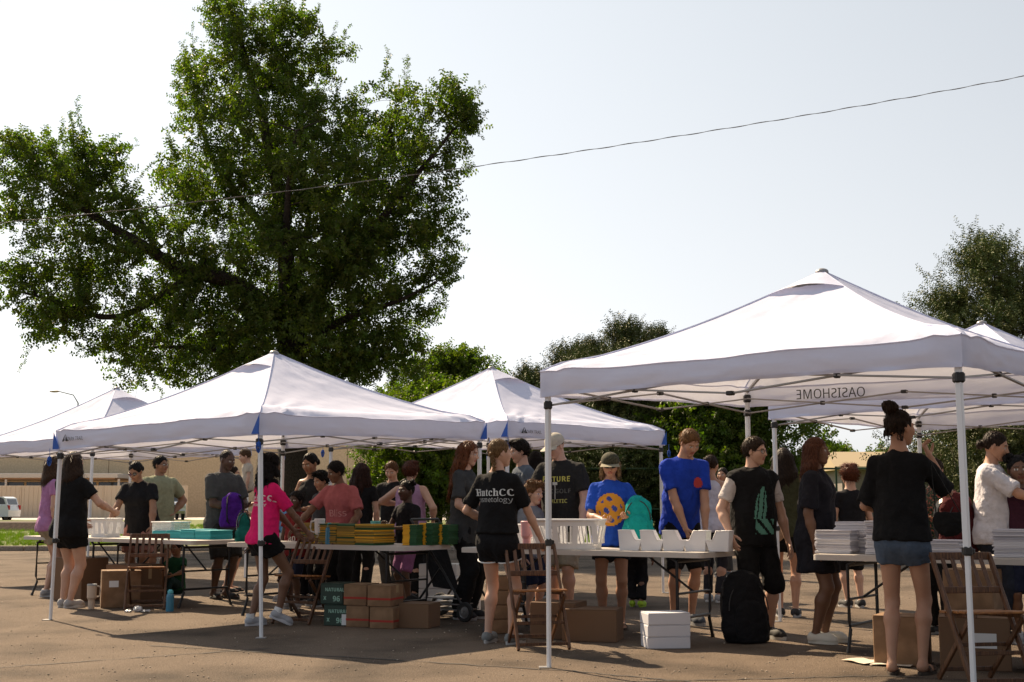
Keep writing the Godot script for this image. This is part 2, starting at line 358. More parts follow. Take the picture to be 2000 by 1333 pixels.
# ---------- tents ----------
func build_tents() -> void:
	tent("white tent in front at the right, lettering on its rear valance", [[2.53, 6.85, 1.883], [4.42, 9.178, 1.95], [2.11, 11.07, 1.995], [0.202, 8.739, 1.878]], Vector3(2.30, 2.84, -8.96), {"open": 3, "vh": 0.185, "sag": 0.03, "words": [{"t": "OASISHOME", "size": 0.115, "side": 1, "u": 0.72, "y": 0.09, "off": -0.04}]})
	tent("white tent with blue corner straps, left of centre", [[-2.19, 10.651, 1.722], [-0.29, 13.1, 1.812], [-2.76, 14.85, 1.80], [-4.59, 12.37, 1.668]], Vector3(-2.49, 2.71, -12.75), {"blue": true, "open": 3, "splay": [Vector2(0.06, 0), Vector2.ZERO, Vector2.ZERO, Vector2(-0.02, 0)], "words": [{"t": "OZARK TRAIL", "size": 0.05, "side": 3, "u": 0.12, "y": 0.10, "off": 0.035, "mark": true}]})
	tent("white tent with blue corner straps behind the middle tables", [[-0.05, 14.2, 1.90], [2.02, 16.25, 1.91], [-0.35, 18.1, 1.93], [-2.40, 15.95, 1.90]], Vector3(-0.27, 2.93, -16.1), {"blue": true, "open": 0, "words": [{"t": "OZARK TRAIL", "size": 0.05, "side": 0, "u": 0.13, "y": 0.08, "off": 0.035, "mark": true}]})
	tent("white tent cut by the left edge of the view", [[-5.9, 17.3, 1.90], [-4.17, 19.75, 1.92], [-6.64, 21.5, 1.92], [-8.37, 19.05, 1.88]], Vector3(-6.27, 2.98, -19.4), {"open": 0})
	tent("white tent behind the front one at the right edge", [[4.66, 10.03, 1.97], [6.76, 12.0, 1.97], [4.65, 14.1, 1.97], [2.55, 12.2, 1.967]], Vector3(4.66, 2.92, -12.05), {})

# ---------- tables and chairs ----------
func build_tables() -> void:
	folding_table("folding table with teal folders, right half of the left row", -3.94, 14.47, -40, 1.82)
	folding_table("folding table with the small white basket, left half of the left row", -5.34, 15.65, -40, 1.82)
	folding_table("folding table with yellow and green folders in the middle", -1.79, 12.62, -34.5, 2.4)
	folding_table("folding table with white bins and a basket under the front tent", 0.735, 11.0, -34, 2.42)
	folding_table("folding table with stacks of white paper at the right", 3.55, 9.32, -36, 2.44)
	folding_chair("wooden folding chair in front of the left table", -4.02, 13.75, 12)
	folding_chair("wooden folding chair beside the woman in hot pink", -2.02, 12.1, -24)
	folding_chair("wooden folding chair under the front tent by its left leg", 0.20, 9.98, 14)
	folding_chair("wooden folding chair at the right behind the front tent's pole", 2.98, 7.95, 10)

# ---------- goods on and under the tables ----------
func build_goods() -> void:
	var teal := mat("teal card", Color(0.02, 0.30, 0.34), {"rough": 0.6})
	var teal2 := mat("teal card pale", Color(0.035, 0.38, 0.42), {"rough": 0.6})
	var yel := mat("yellow card", Color(0.78, 0.40, 0.015), {"rough": 0.6})
	var grn := mat("green card", Color(0.015, 0.085, 0.025), {"rough": 0.6})
	var olive := mat("mixed card edges", Color(0.30, 0.20, 0.035), {"rough": 0.7})
	var paper := mat("white paper", Color(0.66, 0.65, 0.68), {"rough": 0.8})
	var paper2 := mat("grey paper edge", Color(0.50, 0.49, 0.54), {"rough": 0.8})
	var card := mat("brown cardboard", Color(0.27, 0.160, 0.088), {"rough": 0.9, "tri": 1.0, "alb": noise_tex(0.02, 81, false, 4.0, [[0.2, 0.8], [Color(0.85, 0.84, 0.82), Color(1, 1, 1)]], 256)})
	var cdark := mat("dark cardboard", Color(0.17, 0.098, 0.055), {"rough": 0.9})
	var tape := mat("packing tape", Color(0.42, 0.30, 0.17), {"rough": 0.25})
	var redp := mat("red print", Color(0.36, 0.03, 0.02), {"rough": 0.8})
	var dgreen := mat("dark green print", Color(0.020, 0.045, 0.032), {"rough": 0.6})
	var mint := mat("mint print", Color(0.30, 0.50, 0.40), {"rough": 0.7})
	var wh := mat("white plastic", Color(0.72, 0.71, 0.70), {"rough": 0.42})
	var tealp := mat("teal plastic", Color(0.03, 0.33, 0.36), {"rough": 0.35})
	var bluep := mat("blue plastic", Color(0.04, 0.20, 0.32), {"rough": 0.25})
	var Y := 0.742
	# left table row
	var ux := 0.766
	var ud := -0.643
	for i in 4:
		var s := -0.80 + 0.31 * i
		pile("folder_stack", ["teal folder stack nearest the small chair", "second teal folder stack from the chair", "third teal folder stack from the chair", "teal folder stack at the table's right end"][i], "folders", W(-3.55 + ux * s * 0.9 + 0.05, 14.28 + ud * s * 0.9, Y), -40 + 3 * (i % 2), Vector3(0.27, [0.085, 0.10, 0.115, 0.11][i], 0.32), 16, [teal, teal2], {"group": "teal folder stacks", "piece": "folders"})
	basket("small white slotted basket on the left table", W(-4.99, 15.25, Y), -34, Vector3(0.36, 0.22, 0.28))
	var clear := mat("clear storage plastic", Color(0.85, 0.9, 0.92), {"rough": 0.15, "alpha": 0.25})
	var tote := thing("storage_tote", "clear plastic tote standing on the left table behind the folders", "tote", W(-4.05, 14.75, Y), -40)
	var tb := MB.new()
	for s in [-1.0, 1.0]:
		tb.bx(Vector3(s * 0.19, 0.09, 0), Vector3(0.004, 0.18, 0.26))
		tb.bx(Vector3(0, 0.09, s * 0.13), Vector3(0.376, 0.18, 0.004))
	part(tote, "walls", tb.mesh(), clear)
	var tl := MB.new()
	tl.bx(Vector3(0, 0.188, 0), Vector3(0.41, 0.014, 0.29), 0.004)
	part(tote, "lid", tl.mesh(), wh)
	var bb := MB.new()
	bb.bx(Vector3(0, 0.004, 0), Vector3(0.37, 0.006, 0.25))
	part(tote, "base_panel", bb.mesh(), wh)
	tumbler("cream tumbler with a handle on the ground by the left table", W(-4.61, 13.72), mat("cream enamel", Color(0.55, 0.43, 0.33), {"rough": 0.4}), mat("clear grey lid", Color(0.35, 0.36, 0.36), {"rough": 0.3}), 0.27, 10)
	water_bottle("teal water bottle on the ground near the left table leg", W(-3.66, 13.40), bluep, mat("aqua cap", Color(0.10, 0.45, 0.55), {"rough": 0.4}), 0.23, 0.042)
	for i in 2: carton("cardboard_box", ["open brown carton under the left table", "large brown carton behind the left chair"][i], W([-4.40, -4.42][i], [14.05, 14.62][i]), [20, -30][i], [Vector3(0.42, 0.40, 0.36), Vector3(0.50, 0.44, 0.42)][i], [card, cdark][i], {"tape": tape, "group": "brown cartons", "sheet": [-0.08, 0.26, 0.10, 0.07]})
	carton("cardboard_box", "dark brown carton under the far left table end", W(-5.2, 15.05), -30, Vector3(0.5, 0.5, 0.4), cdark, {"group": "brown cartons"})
	var wr := thing("crumpled_wrapper", "crumpled silvery wrapper on the asphalt before the left table", "litter", W(-3.95, 13.3))
	var ws := SDF.new(Vector3(-0.2, -0.03, -0.12), Vector3(0.2, 0.12, 0.12), 0.008)
	ws.ell(Vector3(-0.02, 0.03, 0), Vector3(0.05, 0.035, 0.04), Basis.IDENTITY, 0.01)
	ws.ell(Vector3(0.07, 0.012, 0.02), Vector3(0.045, 0.014, 0.03), Basis.IDENTITY, 0.01)
	ws.ell(Vector3(-0.11, 0.012, 0.03), Vector3(0.04, 0.014, 0.03), Basis.IDENTITY, 0.01)
	ws.rough(strand_noise, 0.02, Vector3(40, 40, 40))
	ws.cut(Vector3(0, 0.003, 0), Vector3.DOWN)
	part(wr, "foil", arr_mesh(ws.arrays()), mat("silvery foil", Color(0.55, 0.55, 0.56), {"rough": 0.35, "metal": 0.4}))
	# middle table
	var mx := 0.824
	var md := -0.566
	for i in 4:
		var s := -0.33 + 0.243 * i
		pile("folder_stack", ["mixed folder stack beside the white tumbler", "second mixed folder stack from the tumbler", "third mixed folder stack from the tumbler", "fourth mixed folder stack from the tumbler"][i], "folders", W(-1.66 + mx * s, 12.30 + md * s, Y), -34.5, Vector3(0.238, [0.195, 0.20, 0.205, 0.205][i], 0.31), 30, [yel, olive, olive, grn, olive], {"group": "yellow and green folder stacks", "piece": "folders", "jitter": 0.007})
	for i in 3: pile("folder_stack", ["yellow and green folder stack next to the mixed ones", "middle yellow and green folder stack at the table end", "last yellow and green folder stack at the table end"][i], "folders", W(-0.975 + 0.15 * i, 11.98 + 0.115 * i, Y), -20, Vector3(0.145, [0.205, 0.20, 0.19][i], 0.24), 16, [yel, grn], {"group": "yellow and green folder stacks", "piece": "folders", "halves": true, "jitter": 0.007})
	tumbler("white tumbler with a handle on the middle table", W(-1.91, 12.33, Y), wh, wh, 0.25, 190)
	water_bottle("blue water bottle beside the white tumbler", W(-1.80, 12.24, Y), bluep, tealp, 0.21, 0.038)
	tumbler("mint cup beyond the folders on the middle table", W(-1.42, 12.92, Y), mat("mint enamel", Color(0.10, 0.42, 0.38), {"rough": 0.4}), mat("mint enamel", Color(0.1, 0.4, 0.36)), 0.22, 0, false)
	# cartons under the middle table
	var px := [[-1.555, 11.86, 0.0, 0], [-1.33, 11.74, 0.0, 1], [-1.09, 11.58, 0.0, 1], [-1.60, 11.93, 0.195, 0], [-1.36, 11.78, 0.195, 1], [-1.12, 11.63, 0.195, 1], [-0.80, 11.62, 0.0, 2]]
	var names := ["dark green printed carton at the bottom left of the pile under the middle table", "brown carton with a red stripe, bottom middle of the pile", "brown carton with a red stripe, bottom right of the pile", "dark green printed carton on top of the pile", "brown carton with a red stripe, top middle of the pile", "brown carton with a red stripe, top right of the pile", "dim brown carton beside the striped ones"]
	for i in px.size():
		var q: Array = px[i]
		var opt := {"group": "cartons under the middle table"}
		if q[3] == 0: opt.merge({"print": [["NATURAL", 0.045, 0.03, 0.135, mint], ["96", 0.07, 0.05, 0.05, mint], ["x", 0.06, -0.07, 0.06, mint]]})
		if q[3] == 1: opt.merge({"band": redp, "tape": tape})
		if i == 0: opt.merge({"sheet": [0.12, 0.06, 0.10, 0.10]})
		carton("supply_carton", names[i], W(q[0] - 0.06, q[1] + 0.05, q[2]), -18, Vector3(0.235 if q[3] < 2 else 0.30, 0.19 if q[3] < 2 else 0.22, 0.30), [dgreen, card, cdark][q[3]], opt)
	# stroller behind the middle table
	var st := thing("stroller", "black folding stroller behind the cartons under the middle table", "stroller", W(-0.62, 12.55), 55)
	var blk := mat("black plastic", Color(0.015, 0.015, 0.016), {"rough": 0.45})
	var bcl := cloth("black nylon", Color(0.015, 0.015, 0.017))
	var fr := MB.new()
	for s in [-1.0, 1.0]:
		fr.tube([Vector3(s * 0.22, 0.10, 0.36), Vector3(s * 0.22, 0.45, 0.10), Vector3(s * 0.22, 0.98, -0.34)], 0.012, 8)
		fr.tube([Vector3(s * 0.22, 0.10, -0.30), Vector3(s * 0.22, 0.50, 0.04)], 0.012, 8)
	fr.tube([Vector3(-0.22, 0.98, -0.34), Vector3(0.22, 0.98, -0.34)], 0.014, 8)
	part(st, "frame", fr.mesh(), blk)
	var seat := MB.new()
	seat.sheet([[Vector3(-0.2, 0.30, 0.24), Vector3(0, 0.27, 0.24), Vector3(0.2, 0.30, 0.24)], [Vector3(-0.2, 0.32, -0.06), Vector3(0, 0.29, -0.06), Vector3(0.2, 0.32, -0.06)], [Vector3(-0.2, 0.78, -0.24), Vector3(0, 0.76, -0.27), Vector3(0.2, 0.78, -0.24)]])
	part(st, "seat", seat.mesh(), bcl)
	for s in [-1.0, 1.0]:
		wheel(st, Vector3(s * 0.23, 0.095, 0.36), 0.095, 0.04, Vector3(s, 0, 0))
		wheel(st, Vector3(s * 0.23, 0.115, -0.30), 0.115, 0.04, Vector3(s, 0, 0))
	var bk := MB.new()
	for k in 3: bk.bx(Vector3(0, 0.10 + 0.055 * k, 0.02), Vector3(0.34, 0.012, 0.44), 0.003)
	part(st, "wire_tray", bk.mesh(), mat("grey steel bar", Color(0.32, 0.31, 0.31)))
	for i in 3: carton("water_case", ["white case of bottled water at the bottom behind the middle table", "white case of bottled water in the middle behind the middle table", "white case of bottled water on top behind the middle table"][i], W(-0.86, 15.0, 0.145 * i), -10, Vector3(0.46, 0.14, 0.30), mat("white shrink wrap", Color(0.58, 0.58, 0.58), {"rough": 0.3}), {"group": "cases of water"})
	# table under the front tent
	basket("long white slotted basket with handles on the front tent's table", W(0.50, 10.93, Y), -14, Vector3(0.62, 0.25, 0.36))
	for i in 5: hopper_bin(["white bin nearest the basket", "second white bin from the basket", "third white bin from the basket", "fourth white bin from the basket, pink supplies inside", "last white bin, green supplies inside"][i], W(1.02 + 0.176 * i, 10.62 - 0.085 * i + (0.03 if i > 2 else 0.0), Y), -14 if i < 3 else 158, [null, null, mat("pink supplies", Color(0.65, 0.25, 0.3)), mat("pink supplies", Color(0.65, 0.25, 0.3)), mat("green supplies", Color(0.12, 0.5, 0.25))][i])
	for i in 2:
		var lb := thing("bin_label", ["small blue and red label on the fourth bin", "small blue label on the last bin"][i], "label", W(1.02 + 0.176 * (3 + i) + 0.04, 10.62 - 0.085 * (3 + i) + 0.03 - 0.085, Y + 0.085), -22, "bin labels")
		var lm := MB.new()
		lm.bx(Vector3.ZERO, Vector3(0.035, 0.06, 0.002))
		part(lb, "card", lm.mesh(), mat("blue label", Color(0.03, 0.12, 0.30)))
		var l2 := MB.new()
		l2.bx(Vector3(0, 0.012, 0.002), Vector3(0.028, 0.022, 0.002))
		part(lb, "print", l2.mesh(), mat("red print", Color(0.36, 0.03, 0.02)))
	tumbler("pink tumbler beside the woman with the braid", W(0.13, 10.98, Y), mat("pink enamel", Color(0.55, 0.28, 0.30), {"rough": 0.4}), mat("pink enamel", Color(0.5, 0.3, 0.3)), 0.24, 0, false)
	basket("white basket half hidden behind the tent pole", W(0.16, 11.42, Y), -30, Vector3(0.34, 0.20, 0.26))
	for i in 3: carton("white_box", ["white box at the bottom of the stack by the table leg", "white box in the middle of the stack by the table leg", "white box on top of the stack by the table leg"][i], W(1.22, 10.0, 0.092 * i), 6 + 2 * i, Vector3(0.345, 0.089, 0.25), mat("white card", Color(0.58, 0.58, 0.62), {"rough": 0.7}), {"group": "white boxes by the table leg"})
	backpack("black backpack standing on the ground at the table end", W(1.93, 10.33), 18, cloth("black canvas", Color(0.012, 0.012, 0.014)), blk, Vector3(0.42, 0.58, 0.24), -4)
	for i in 4: carton("cardboard_box", ["small tan carton at the bottom behind the woman with the braid", "small tan carton second from the bottom behind the braid", "small tan carton third from the bottom behind the braid", "small tan carton on top behind the braid"][i], W(-0.10, 11.15, 0.125 * i), 14 - 5 * i, Vector3(0.22, 0.12, 0.2), card, {"group": "small tan cartons"})
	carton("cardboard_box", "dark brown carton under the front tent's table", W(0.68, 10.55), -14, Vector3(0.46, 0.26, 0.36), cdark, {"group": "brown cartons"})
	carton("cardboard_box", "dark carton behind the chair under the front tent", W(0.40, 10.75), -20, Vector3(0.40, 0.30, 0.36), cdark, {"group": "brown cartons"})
	# right table
	var rx := 0.809
	var rd := -0.588
	var hs := [0.175, 0.24, 0.255, 0.12, 0.20, 0.22]
	var ss := [-1.02, -0.80, -0.62, -0.18, 0.34, 0.62]
	for i in 6: pile("paper_stack", ["white paper stack at the left end of the right table", "taller white paper stack, second from the left end", "tall white paper stack beside the woman with the bun", "low white paper stack seen over the right chair", "white paper stack before the woman in the white tee", "white paper stack at the right edge of the view"][i], "paper", W(3.42 + rx * ss[i], 9.30 + rd * ss[i] + (0.22 if i == 1 else 0.0), Y), -36 + 4 * (i % 3), Vector3(0.29, hs[i], 0.23), 18, [paper, paper, paper2], {"group": "white paper stacks", "jitter": 0.010})
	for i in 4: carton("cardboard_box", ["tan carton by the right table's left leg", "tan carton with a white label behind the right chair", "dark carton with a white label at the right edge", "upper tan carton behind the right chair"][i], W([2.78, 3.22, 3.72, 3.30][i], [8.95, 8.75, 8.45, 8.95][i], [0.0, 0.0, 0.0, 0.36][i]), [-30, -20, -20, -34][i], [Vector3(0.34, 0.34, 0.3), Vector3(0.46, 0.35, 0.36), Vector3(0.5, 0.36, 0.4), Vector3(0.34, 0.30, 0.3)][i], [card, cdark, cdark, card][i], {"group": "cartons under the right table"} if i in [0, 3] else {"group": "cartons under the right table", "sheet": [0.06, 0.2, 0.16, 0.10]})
	for i in 2:
		var ps := thing("paper_sheet", ["loose cream paper sheet on the asphalt by the right table leg", "loose cream paper sheet under the tan carton's edge"][i], "paper", W(2.52 + 0.16 * i, 9.02 - 0.16 * i, 0.004), 20 + 40 * i, "loose sheets")
		var m := MB.new()
		var gg := []
		for a in 5:
			var row := []
			for b in 5: row.append(Vector3(-0.10 + 0.05 * b, 0.004 + 0.010 * absf(sin(a * 0.9 + b * 0.6)), -0.14 + 0.07 * a))
			gg.append(row)
		m.sheet(gg)
		_face_out(m, Vector3.ZERO, Vector3.UP)
		part(ps, "sheet", m.mesh(), mat("cream paper", Color(0.62, 0.54, 0.44)))
	# bags held by people
	backpack("purple backpack with black panels held by the tall bald man", W(-3.36, 14.92, 0.86), 205, cloth("purple nylon", Color(0.085, 0.018, 0.26)), cloth("black nylon", Color(0.015, 0.015, 0.017)), Vector3(0.30, 0.42, 0.16), 6)
	backpack("teal drawstring pack standing at the left end of the middle table", W(-2.80, 12.98, Y), 20, cloth("teal nylon", Color(0.015, 0.16, 0.14)), blk, Vector3(0.14, 0.34, 0.10))
	backpack("bright teal backpack held by the woman in the camouflage cap", W(1.14, 11.22, 0.80), -8, cloth("bright teal nylon", Color(0.01, 0.34, 0.33)), blk, Vector3(0.27, 0.42, 0.15), 4)
	backpack("black backpack on the child behind the camouflage cap", W(1.36, 13.72, 0.62), 165, cloth("black canvas", Color(0.012, 0.012, 0.014)), blk, Vector3(0.32, 0.44, 0.18))
	backpack("maroon backpack held behind the front tent's right pole", W(3.76, 10.45, 0.72), 20, cloth("maroon nylon", Color(0.07, 0.012, 0.014)), blk, Vector3(0.36, 0.50, 0.22))
	# shoulder bags
	for q in [["tan cloth bag hanging from the girl in the olive top", W(2.66, 12.5), 0.78, Vector3(0.24, 0.30, 0.07), cloth("tan canvas", Color(0.38, 0.24, 0.15)), 1.42], ["small black bag at the hip of the woman with the bun", W(2.86, 8.12), 0.93, Vector3(0.21, 0.16, 0.07), cloth("black leather", Color(0.012, 0.012, 0.012)), 1.40]]:
		var bg := thing("shoulder_bag", q[0], "bag", q[1], 20 if q[2] < 0.9 else 150)
		var s := SDF.new(Vector3(-0.2, q[2] - 0.1, -0.1), Vector3(0.2, q[2] + 0.45, 0.1), 0.012)
		var sz: Vector3 = q[3]
		s.bone(Vector3(0, q[2] + sz.x * 0.4, 0), Vector3(0, q[2] + sz.y - 0.02, 0), sz.x * 0.5, sz.x * 0.42, 0.02, Vector3.RIGHT, sz.z / sz.x, false, true)
		s.rough(fold_noise, 0.012, Vector3(10, 8, 10))
		part(bg, "pouch", arr_mesh(s.arrays()), q[4])
		var sp := MB.new()
		var dx := -0.06 if q[2] < 0.9 else 0.10
		for e in [-1.0, 1.0]: sp.bar(Vector3(e * sz.x * 0.38, q[2] + sz.y - 0.04, 0), Vector3(dx, q[5], 0.0), 0.018, 0.004, Vector3.BACK, 0.0)
		part(bg, "strap", sp.mesh(), q[4])

# ---------- small helpers ----------
func W(x: float, d: float, y := 0.0) -> Vector3:
	return Vector3(x, y, -d)

func lin(r: float, g: float, b: float) -> Color:
	return Color(r, g, b).linear_to_srgb()

var used := {}
func numbered(called: String) -> String:
	var k: int = used.get(called, 0)
	used[called] = k + 1
	return called if k == 0 else "%s_%03d" % [called, k]

func thing(called: String, label: String, category: String, at := Vector3.ZERO, turn := 0.0, group := "") -> Node3D:
	var o := Node3D.new()
	o.name = numbered(called)
	add_child(o)
	o.position = at
	o.rotation.y = deg_to_rad(turn)
	o.set_meta("label", label)
	o.set_meta("category", category)
	if group != "": o.set_meta("group", group)
	return o

func part(parent: Node, called: String, mesh: Mesh, m: Material, at := Transform3D.IDENTITY) -> MeshInstance3D:
	var o := MeshInstance3D.new()
	o.name = called
	o.mesh = mesh
	o.transform = at
	if m: o.material_override = m
	parent.add_child(o, true)
	return o

func setting(called: String, mesh: Mesh, m: Material, at := Vector3.ZERO) -> MeshInstance3D:
	var o := part(self, numbered(called), mesh, m, Transform3D(Basis.IDENTITY, at))
	o.set_meta("kind", "structure")
	return o

func copy_of(o: Node3D, label: String, at: Vector3, turn: float) -> Node3D:
	var base := String(o.name)
	var c: Node3D = o.duplicate()
	c.name = numbered(base)
	add_child(c)
	c.position = at
	c.rotation.y = deg_to_rad(turn)
	c.set_meta("label", label)
	return c

# ---------- materials ----------
var noise_cache := {}
func noise_tex(freq: float, seed_: int, normal := false, bump := 4.0, ramp: Array = [], size := 512, kind := FastNoiseLite.TYPE_SIMPLEX_SMOOTH, oct := 4) -> NoiseTexture2D:
	var key := str([freq, seed_, normal, bump, ramp, size, kind, oct])
	if noise_cache.has(key): return noise_cache[key]
	var n := FastNoiseLite.new()
	n.seed = seed_
	n.frequency = freq
	n.noise_type = kind
	n.fractal_octaves = oct
	var t := NoiseTexture2D.new()
	t.width = size
	t.height = size
	t.seamless = true
	t.as_normal_map = normal
	t.bump_strength = bump
	t.noise = n
	if ramp.size():
		var g := Gradient.new()
		g.offsets = PackedFloat32Array(ramp[0])
		g.colors = PackedColorArray(ramp[1])
		t.color_ramp = g
	noise_cache[key] = t
	return t

var mats := {}
# o: rough, metal, spec, back (Color), tri (scale), alb (texture), nrm (texture), ns, vc, rim, coat, hm, hs
func mat(called: String, c: Color, o := {}) -> StandardMaterial3D:
	if mats.has(called): return mats[called]
	var m := StandardMaterial3D.new()
	m.resource_name = called
	m.albedo_color = c.linear_to_srgb() if not o.get("srgb", false) else c
	m.roughness = o.get("rough", 0.7)
	m.metallic = o.get("metal", 0.0)
	m.metallic_specular = o.get("spec", 0.5)
	m.cull_mode = BaseMaterial3D.CULL_DISABLED
	if o.has("back"):
		m.backlight_enabled = true
		m.backlight = o.back
	if o.has("tri"):
		m.uv1_triplanar = true
		m.uv1_world_triplanar = o.get("world", false)
		var s = o.tri
		m.uv1_scale = s if s is Vector3 else Vector3(s, s, s)
	if o.has("alb"): m.albedo_texture = o.alb
	if o.has("nrm"):
		m.normal_enabled = true
		m.normal_texture = o.nrm
		m.normal_scale = o.get("ns", 0.5)
	if o.has("hm"):
		m.heightmap_enabled = true
		m.heightmap_texture = o.hm
		m.heightmap_scale = o.get("hs", 1.0)
	if o.get("vc", false): m.vertex_color_use_as_albedo = true
	if o.has("rim"):
		m.rim_enabled = true
		m.rim = o.rim
		m.rim_tint = 0.5
	if o.has("coat"):
		m.clearcoat_enabled = true
		m.clearcoat = o.coat
		m.clearcoat_roughness = 0.15
	if o.has("alpha"):
		m.transparency = BaseMaterial3D.TRANSPARENCY_ALPHA
		m.albedo_color.a = o.alpha
	mats[called] = m
	return m

func cloth(called: String, c: Color) -> StandardMaterial3D:
	var mott := noise_tex(0.03, 5, false, 4.0, [[0.0, 1.0], [Color(0.86, 0.86, 0.86), Color(1, 1, 1)]], 256)
	return mat("cloth " + called, c, {"rough": 0.92, "spec": 0.25, "tri": 1.6, "alb": mott, "nrm": noise_tex(0.02, 8, true, 8.0, [], 512), "ns": 0.8, "rim": 0.12})

# ---------- mesh builder ----------
class MB:
	var v := PackedVector3Array()
	var n := PackedVector3Array()
	var c := PackedColorArray()
	var uv := PackedVector2Array()
	var ix := PackedInt32Array()
	var col := Color(1, 1, 1)
	var tinted := false

	func vert(p: Vector3, nn: Vector3, t := Vector2.ZERO) -> int:
		v.append(p); n.append(nn); c.append(col); uv.append(t)
		return v.size() - 1

	func tri(a: int, b: int, d: int) -> void:
		var g := (v[b] - v[a]).cross(v[d] - v[a])
		if g.dot(n[a] + n[b] + n[d]) > 0.0:
			ix.append(a); ix.append(d); ix.append(b)
		else:
			ix.append(a); ix.append(b); ix.append(d)

	func poly(pts: Array, outward: Vector3) -> void:
		var nn: Vector3 = (pts[1] - pts[0]).cross(pts[2] - pts[0]).normalized()
		if nn.dot(outward) < 0.0: nn = -nn
		var s := v.size()
		for i in pts.size():
			vert(pts[i], nn, Vector2(pts[i].x + pts[i].z, pts[i].y))
		for i in range(1, pts.size() - 1): tri(s, s + i, s + i + 1)

	# chamfered box
	func box(x: Transform3D, size: Vector3, bev := 0.0) -> void:
		var hs := size * 0.5
		bev = minf(bev, minf(hs.x, minf(hs.y, hs.z)) * 0.6)
		var ax := [Vector3.RIGHT, Vector3.UP, Vector3.BACK]
		for a in 3:
			for s in [-1.0, 1.0]:
				var u := (a + 1) % 3
				var w := (a + 2) % 3
				var pts := []
				for q in [[-1, -1], [1, -1], [1, 1], [-1, 1]]:
					var p := Vector3.ZERO
					p[a] = s * hs[a]
					p[u] = q[0] * (hs[u] - bev)
					p[w] = q[1] * (hs[w] - bev)
					pts.append(x * p)
				poly(pts, x.basis * (ax[a] * s))
		if bev <= 0.0: return
		for a in 3:
			var u := (a + 1) % 3
			var w := (a + 2) % 3
			for s in [-1.0, 1.0]:
				for t in [-1.0, 1.0]:
					var pts := []
					for e in [-1.0, 1.0]:
						var p := Vector3.ZERO
						p[a] = e * (hs[a] - bev)
						p[u] = s * hs[u]
						p[w] = t * (hs[w] - bev)
						var q := p
						q[u] = s * (hs[u] - bev)
						q[w] = t * hs[w]
						if e < 0: pts.append_array([x * p, x * q])
						else: pts.append_array([x * q, x * p])
					var o := Vector3.ZERO
					o[u] = s
					o[w] = t
					poly(pts, x.basis * o)
		for s in [-1.0, 1.0]:
			for t in [-1.0, 1.0]:
				for r in [-1.0, 1.0]:
					var k := Vector3(s, t, r)
					var b := hs - Vector3(bev, bev, bev)
					poly([x * (k * Vector3(hs.x, b.y, b.z)), x * (k * Vector3(b.x, hs.y, b.z)), x * (k * Vector3(b.x, b.y, hs.z))], x.basis * k)

	func bx(center: Vector3, size: Vector3, bev := 0.0) -> void:
		box(Transform3D(Basis.IDENTITY, center), size, bev)

	# bar of rectangular section from a to b
	func bar(a: Vector3, b: Vector3, wide: float, thick: float, up := Vector3.UP, bev := 0.002) -> void:
		var y := (b - a)
		var l := y.length()
		y = y / l
		if absf(y.dot(up)) > 0.98: up = Vector3.RIGHT
		var z := up.cross(y).normalized()
		var x := y.cross(z).normalized()
		box(Transform3D(Basis(x, y, z), (a + b) * 0.5), Vector3(wide, l, thick), bev)

	func tube(pts: Array, rad, sides := 8, caps := true, closed := false) -> void:
		var m := pts.size()
		var base := v.size()
		var ref := Vector3.UP
		var d0: Vector3 = (pts[1] - pts[0]).normalized()
		if absf(d0.dot(ref)) > 0.9: ref = Vector3.RIGHT
		for i in m:
			var d: Vector3 = (pts[mini(i + 1, m - 1)] - pts[maxi(i - 1, 0)])
			d = d.normalized() if d.length() > 1e-9 else d0
			var x := ref.cross(d).normalized()
			if x.length() < 0.5: x = Vector3.RIGHT
			var z := d.cross(x)
			var r: float = rad[i] if rad is Array else rad
			for s in sides:
				var a := TAU * s / sides
				var nn := x * cos(a) + z * sin(a)
				vert(pts[i] + nn * r, nn, Vector2(float(s) / sides, float(i)))
		for i in m - 1:
			for s in sides:
				var a := base + i * sides + s
				var b := base + i * sides + (s + 1) % sides
				tri(a, b, b + sides)
				tri(a, b + sides, a + sides)
		if caps:
			for e in [0, m - 1]:
				var ps := []
				for s in sides: ps.append(v[base + e * sides + s])
				poly(ps, (pts[0] - pts[1]) if e == 0 else (pts[m - 1] - pts[m - 2]))

	# prof: array of Vector2(radius, y)
	func lathe(prof: Array, sides: int, x := Transform3D.IDENTITY) -> void:
		for k in prof.size() - 1:
			var p: Vector2 = prof[k]
			var q: Vector2 = prof[k + 1]
			var t := (q - p).normalized()
			var nr := Vector2(t.y, -t.x)
			var base := v.size()
			for s in sides + 1:
				var a := TAU * s / sides
				var o := Vector3(cos(a), 0, sin(a))
				var nn := (x.basis * (o * nr.x + Vector3.UP * nr.y)).normalized()
				vert(x * (o * p.x + Vector3.UP * p.y), nn, Vector2(float(s) / sides, p.y))
				vert(x * (o * q.x + Vector3.UP * q.y), nn, Vector2(float(s) / sides, q.y))
			for s in sides:
				var a := base + s * 2
				tri(a, a + 1, a + 3)
				tri(a, a + 3, a + 2)

	# grid of points [row][col], smooth normals
	func sheet(g: Array, flip := false) -> void:
		var rows := g.size()
		var cols: int = g[0].size()
		var base := v.size()
		for i in rows:
			for j in cols:
				var du: Vector3 = g[i][mini(j + 1, cols - 1)] - g[i][maxi(j - 1, 0)]
				var dv: Vector3 = g[mini(i + 1, rows - 1)][j] - g[maxi(i - 1, 0)][j]
				var nn := du.cross(dv).normalized()
				if nn.length() < 0.5: nn = Vector3.UP
				vert(g[i][j], -nn if flip else nn, Vector2(float(j) / (cols - 1), float(i) / (rows - 1)))
		for i in rows - 1:
			for j in cols - 1:
				var a := base + i * cols + j
				tri(a, a + 1, a + cols + 1)
				tri(a, a + cols + 1, a + cols)

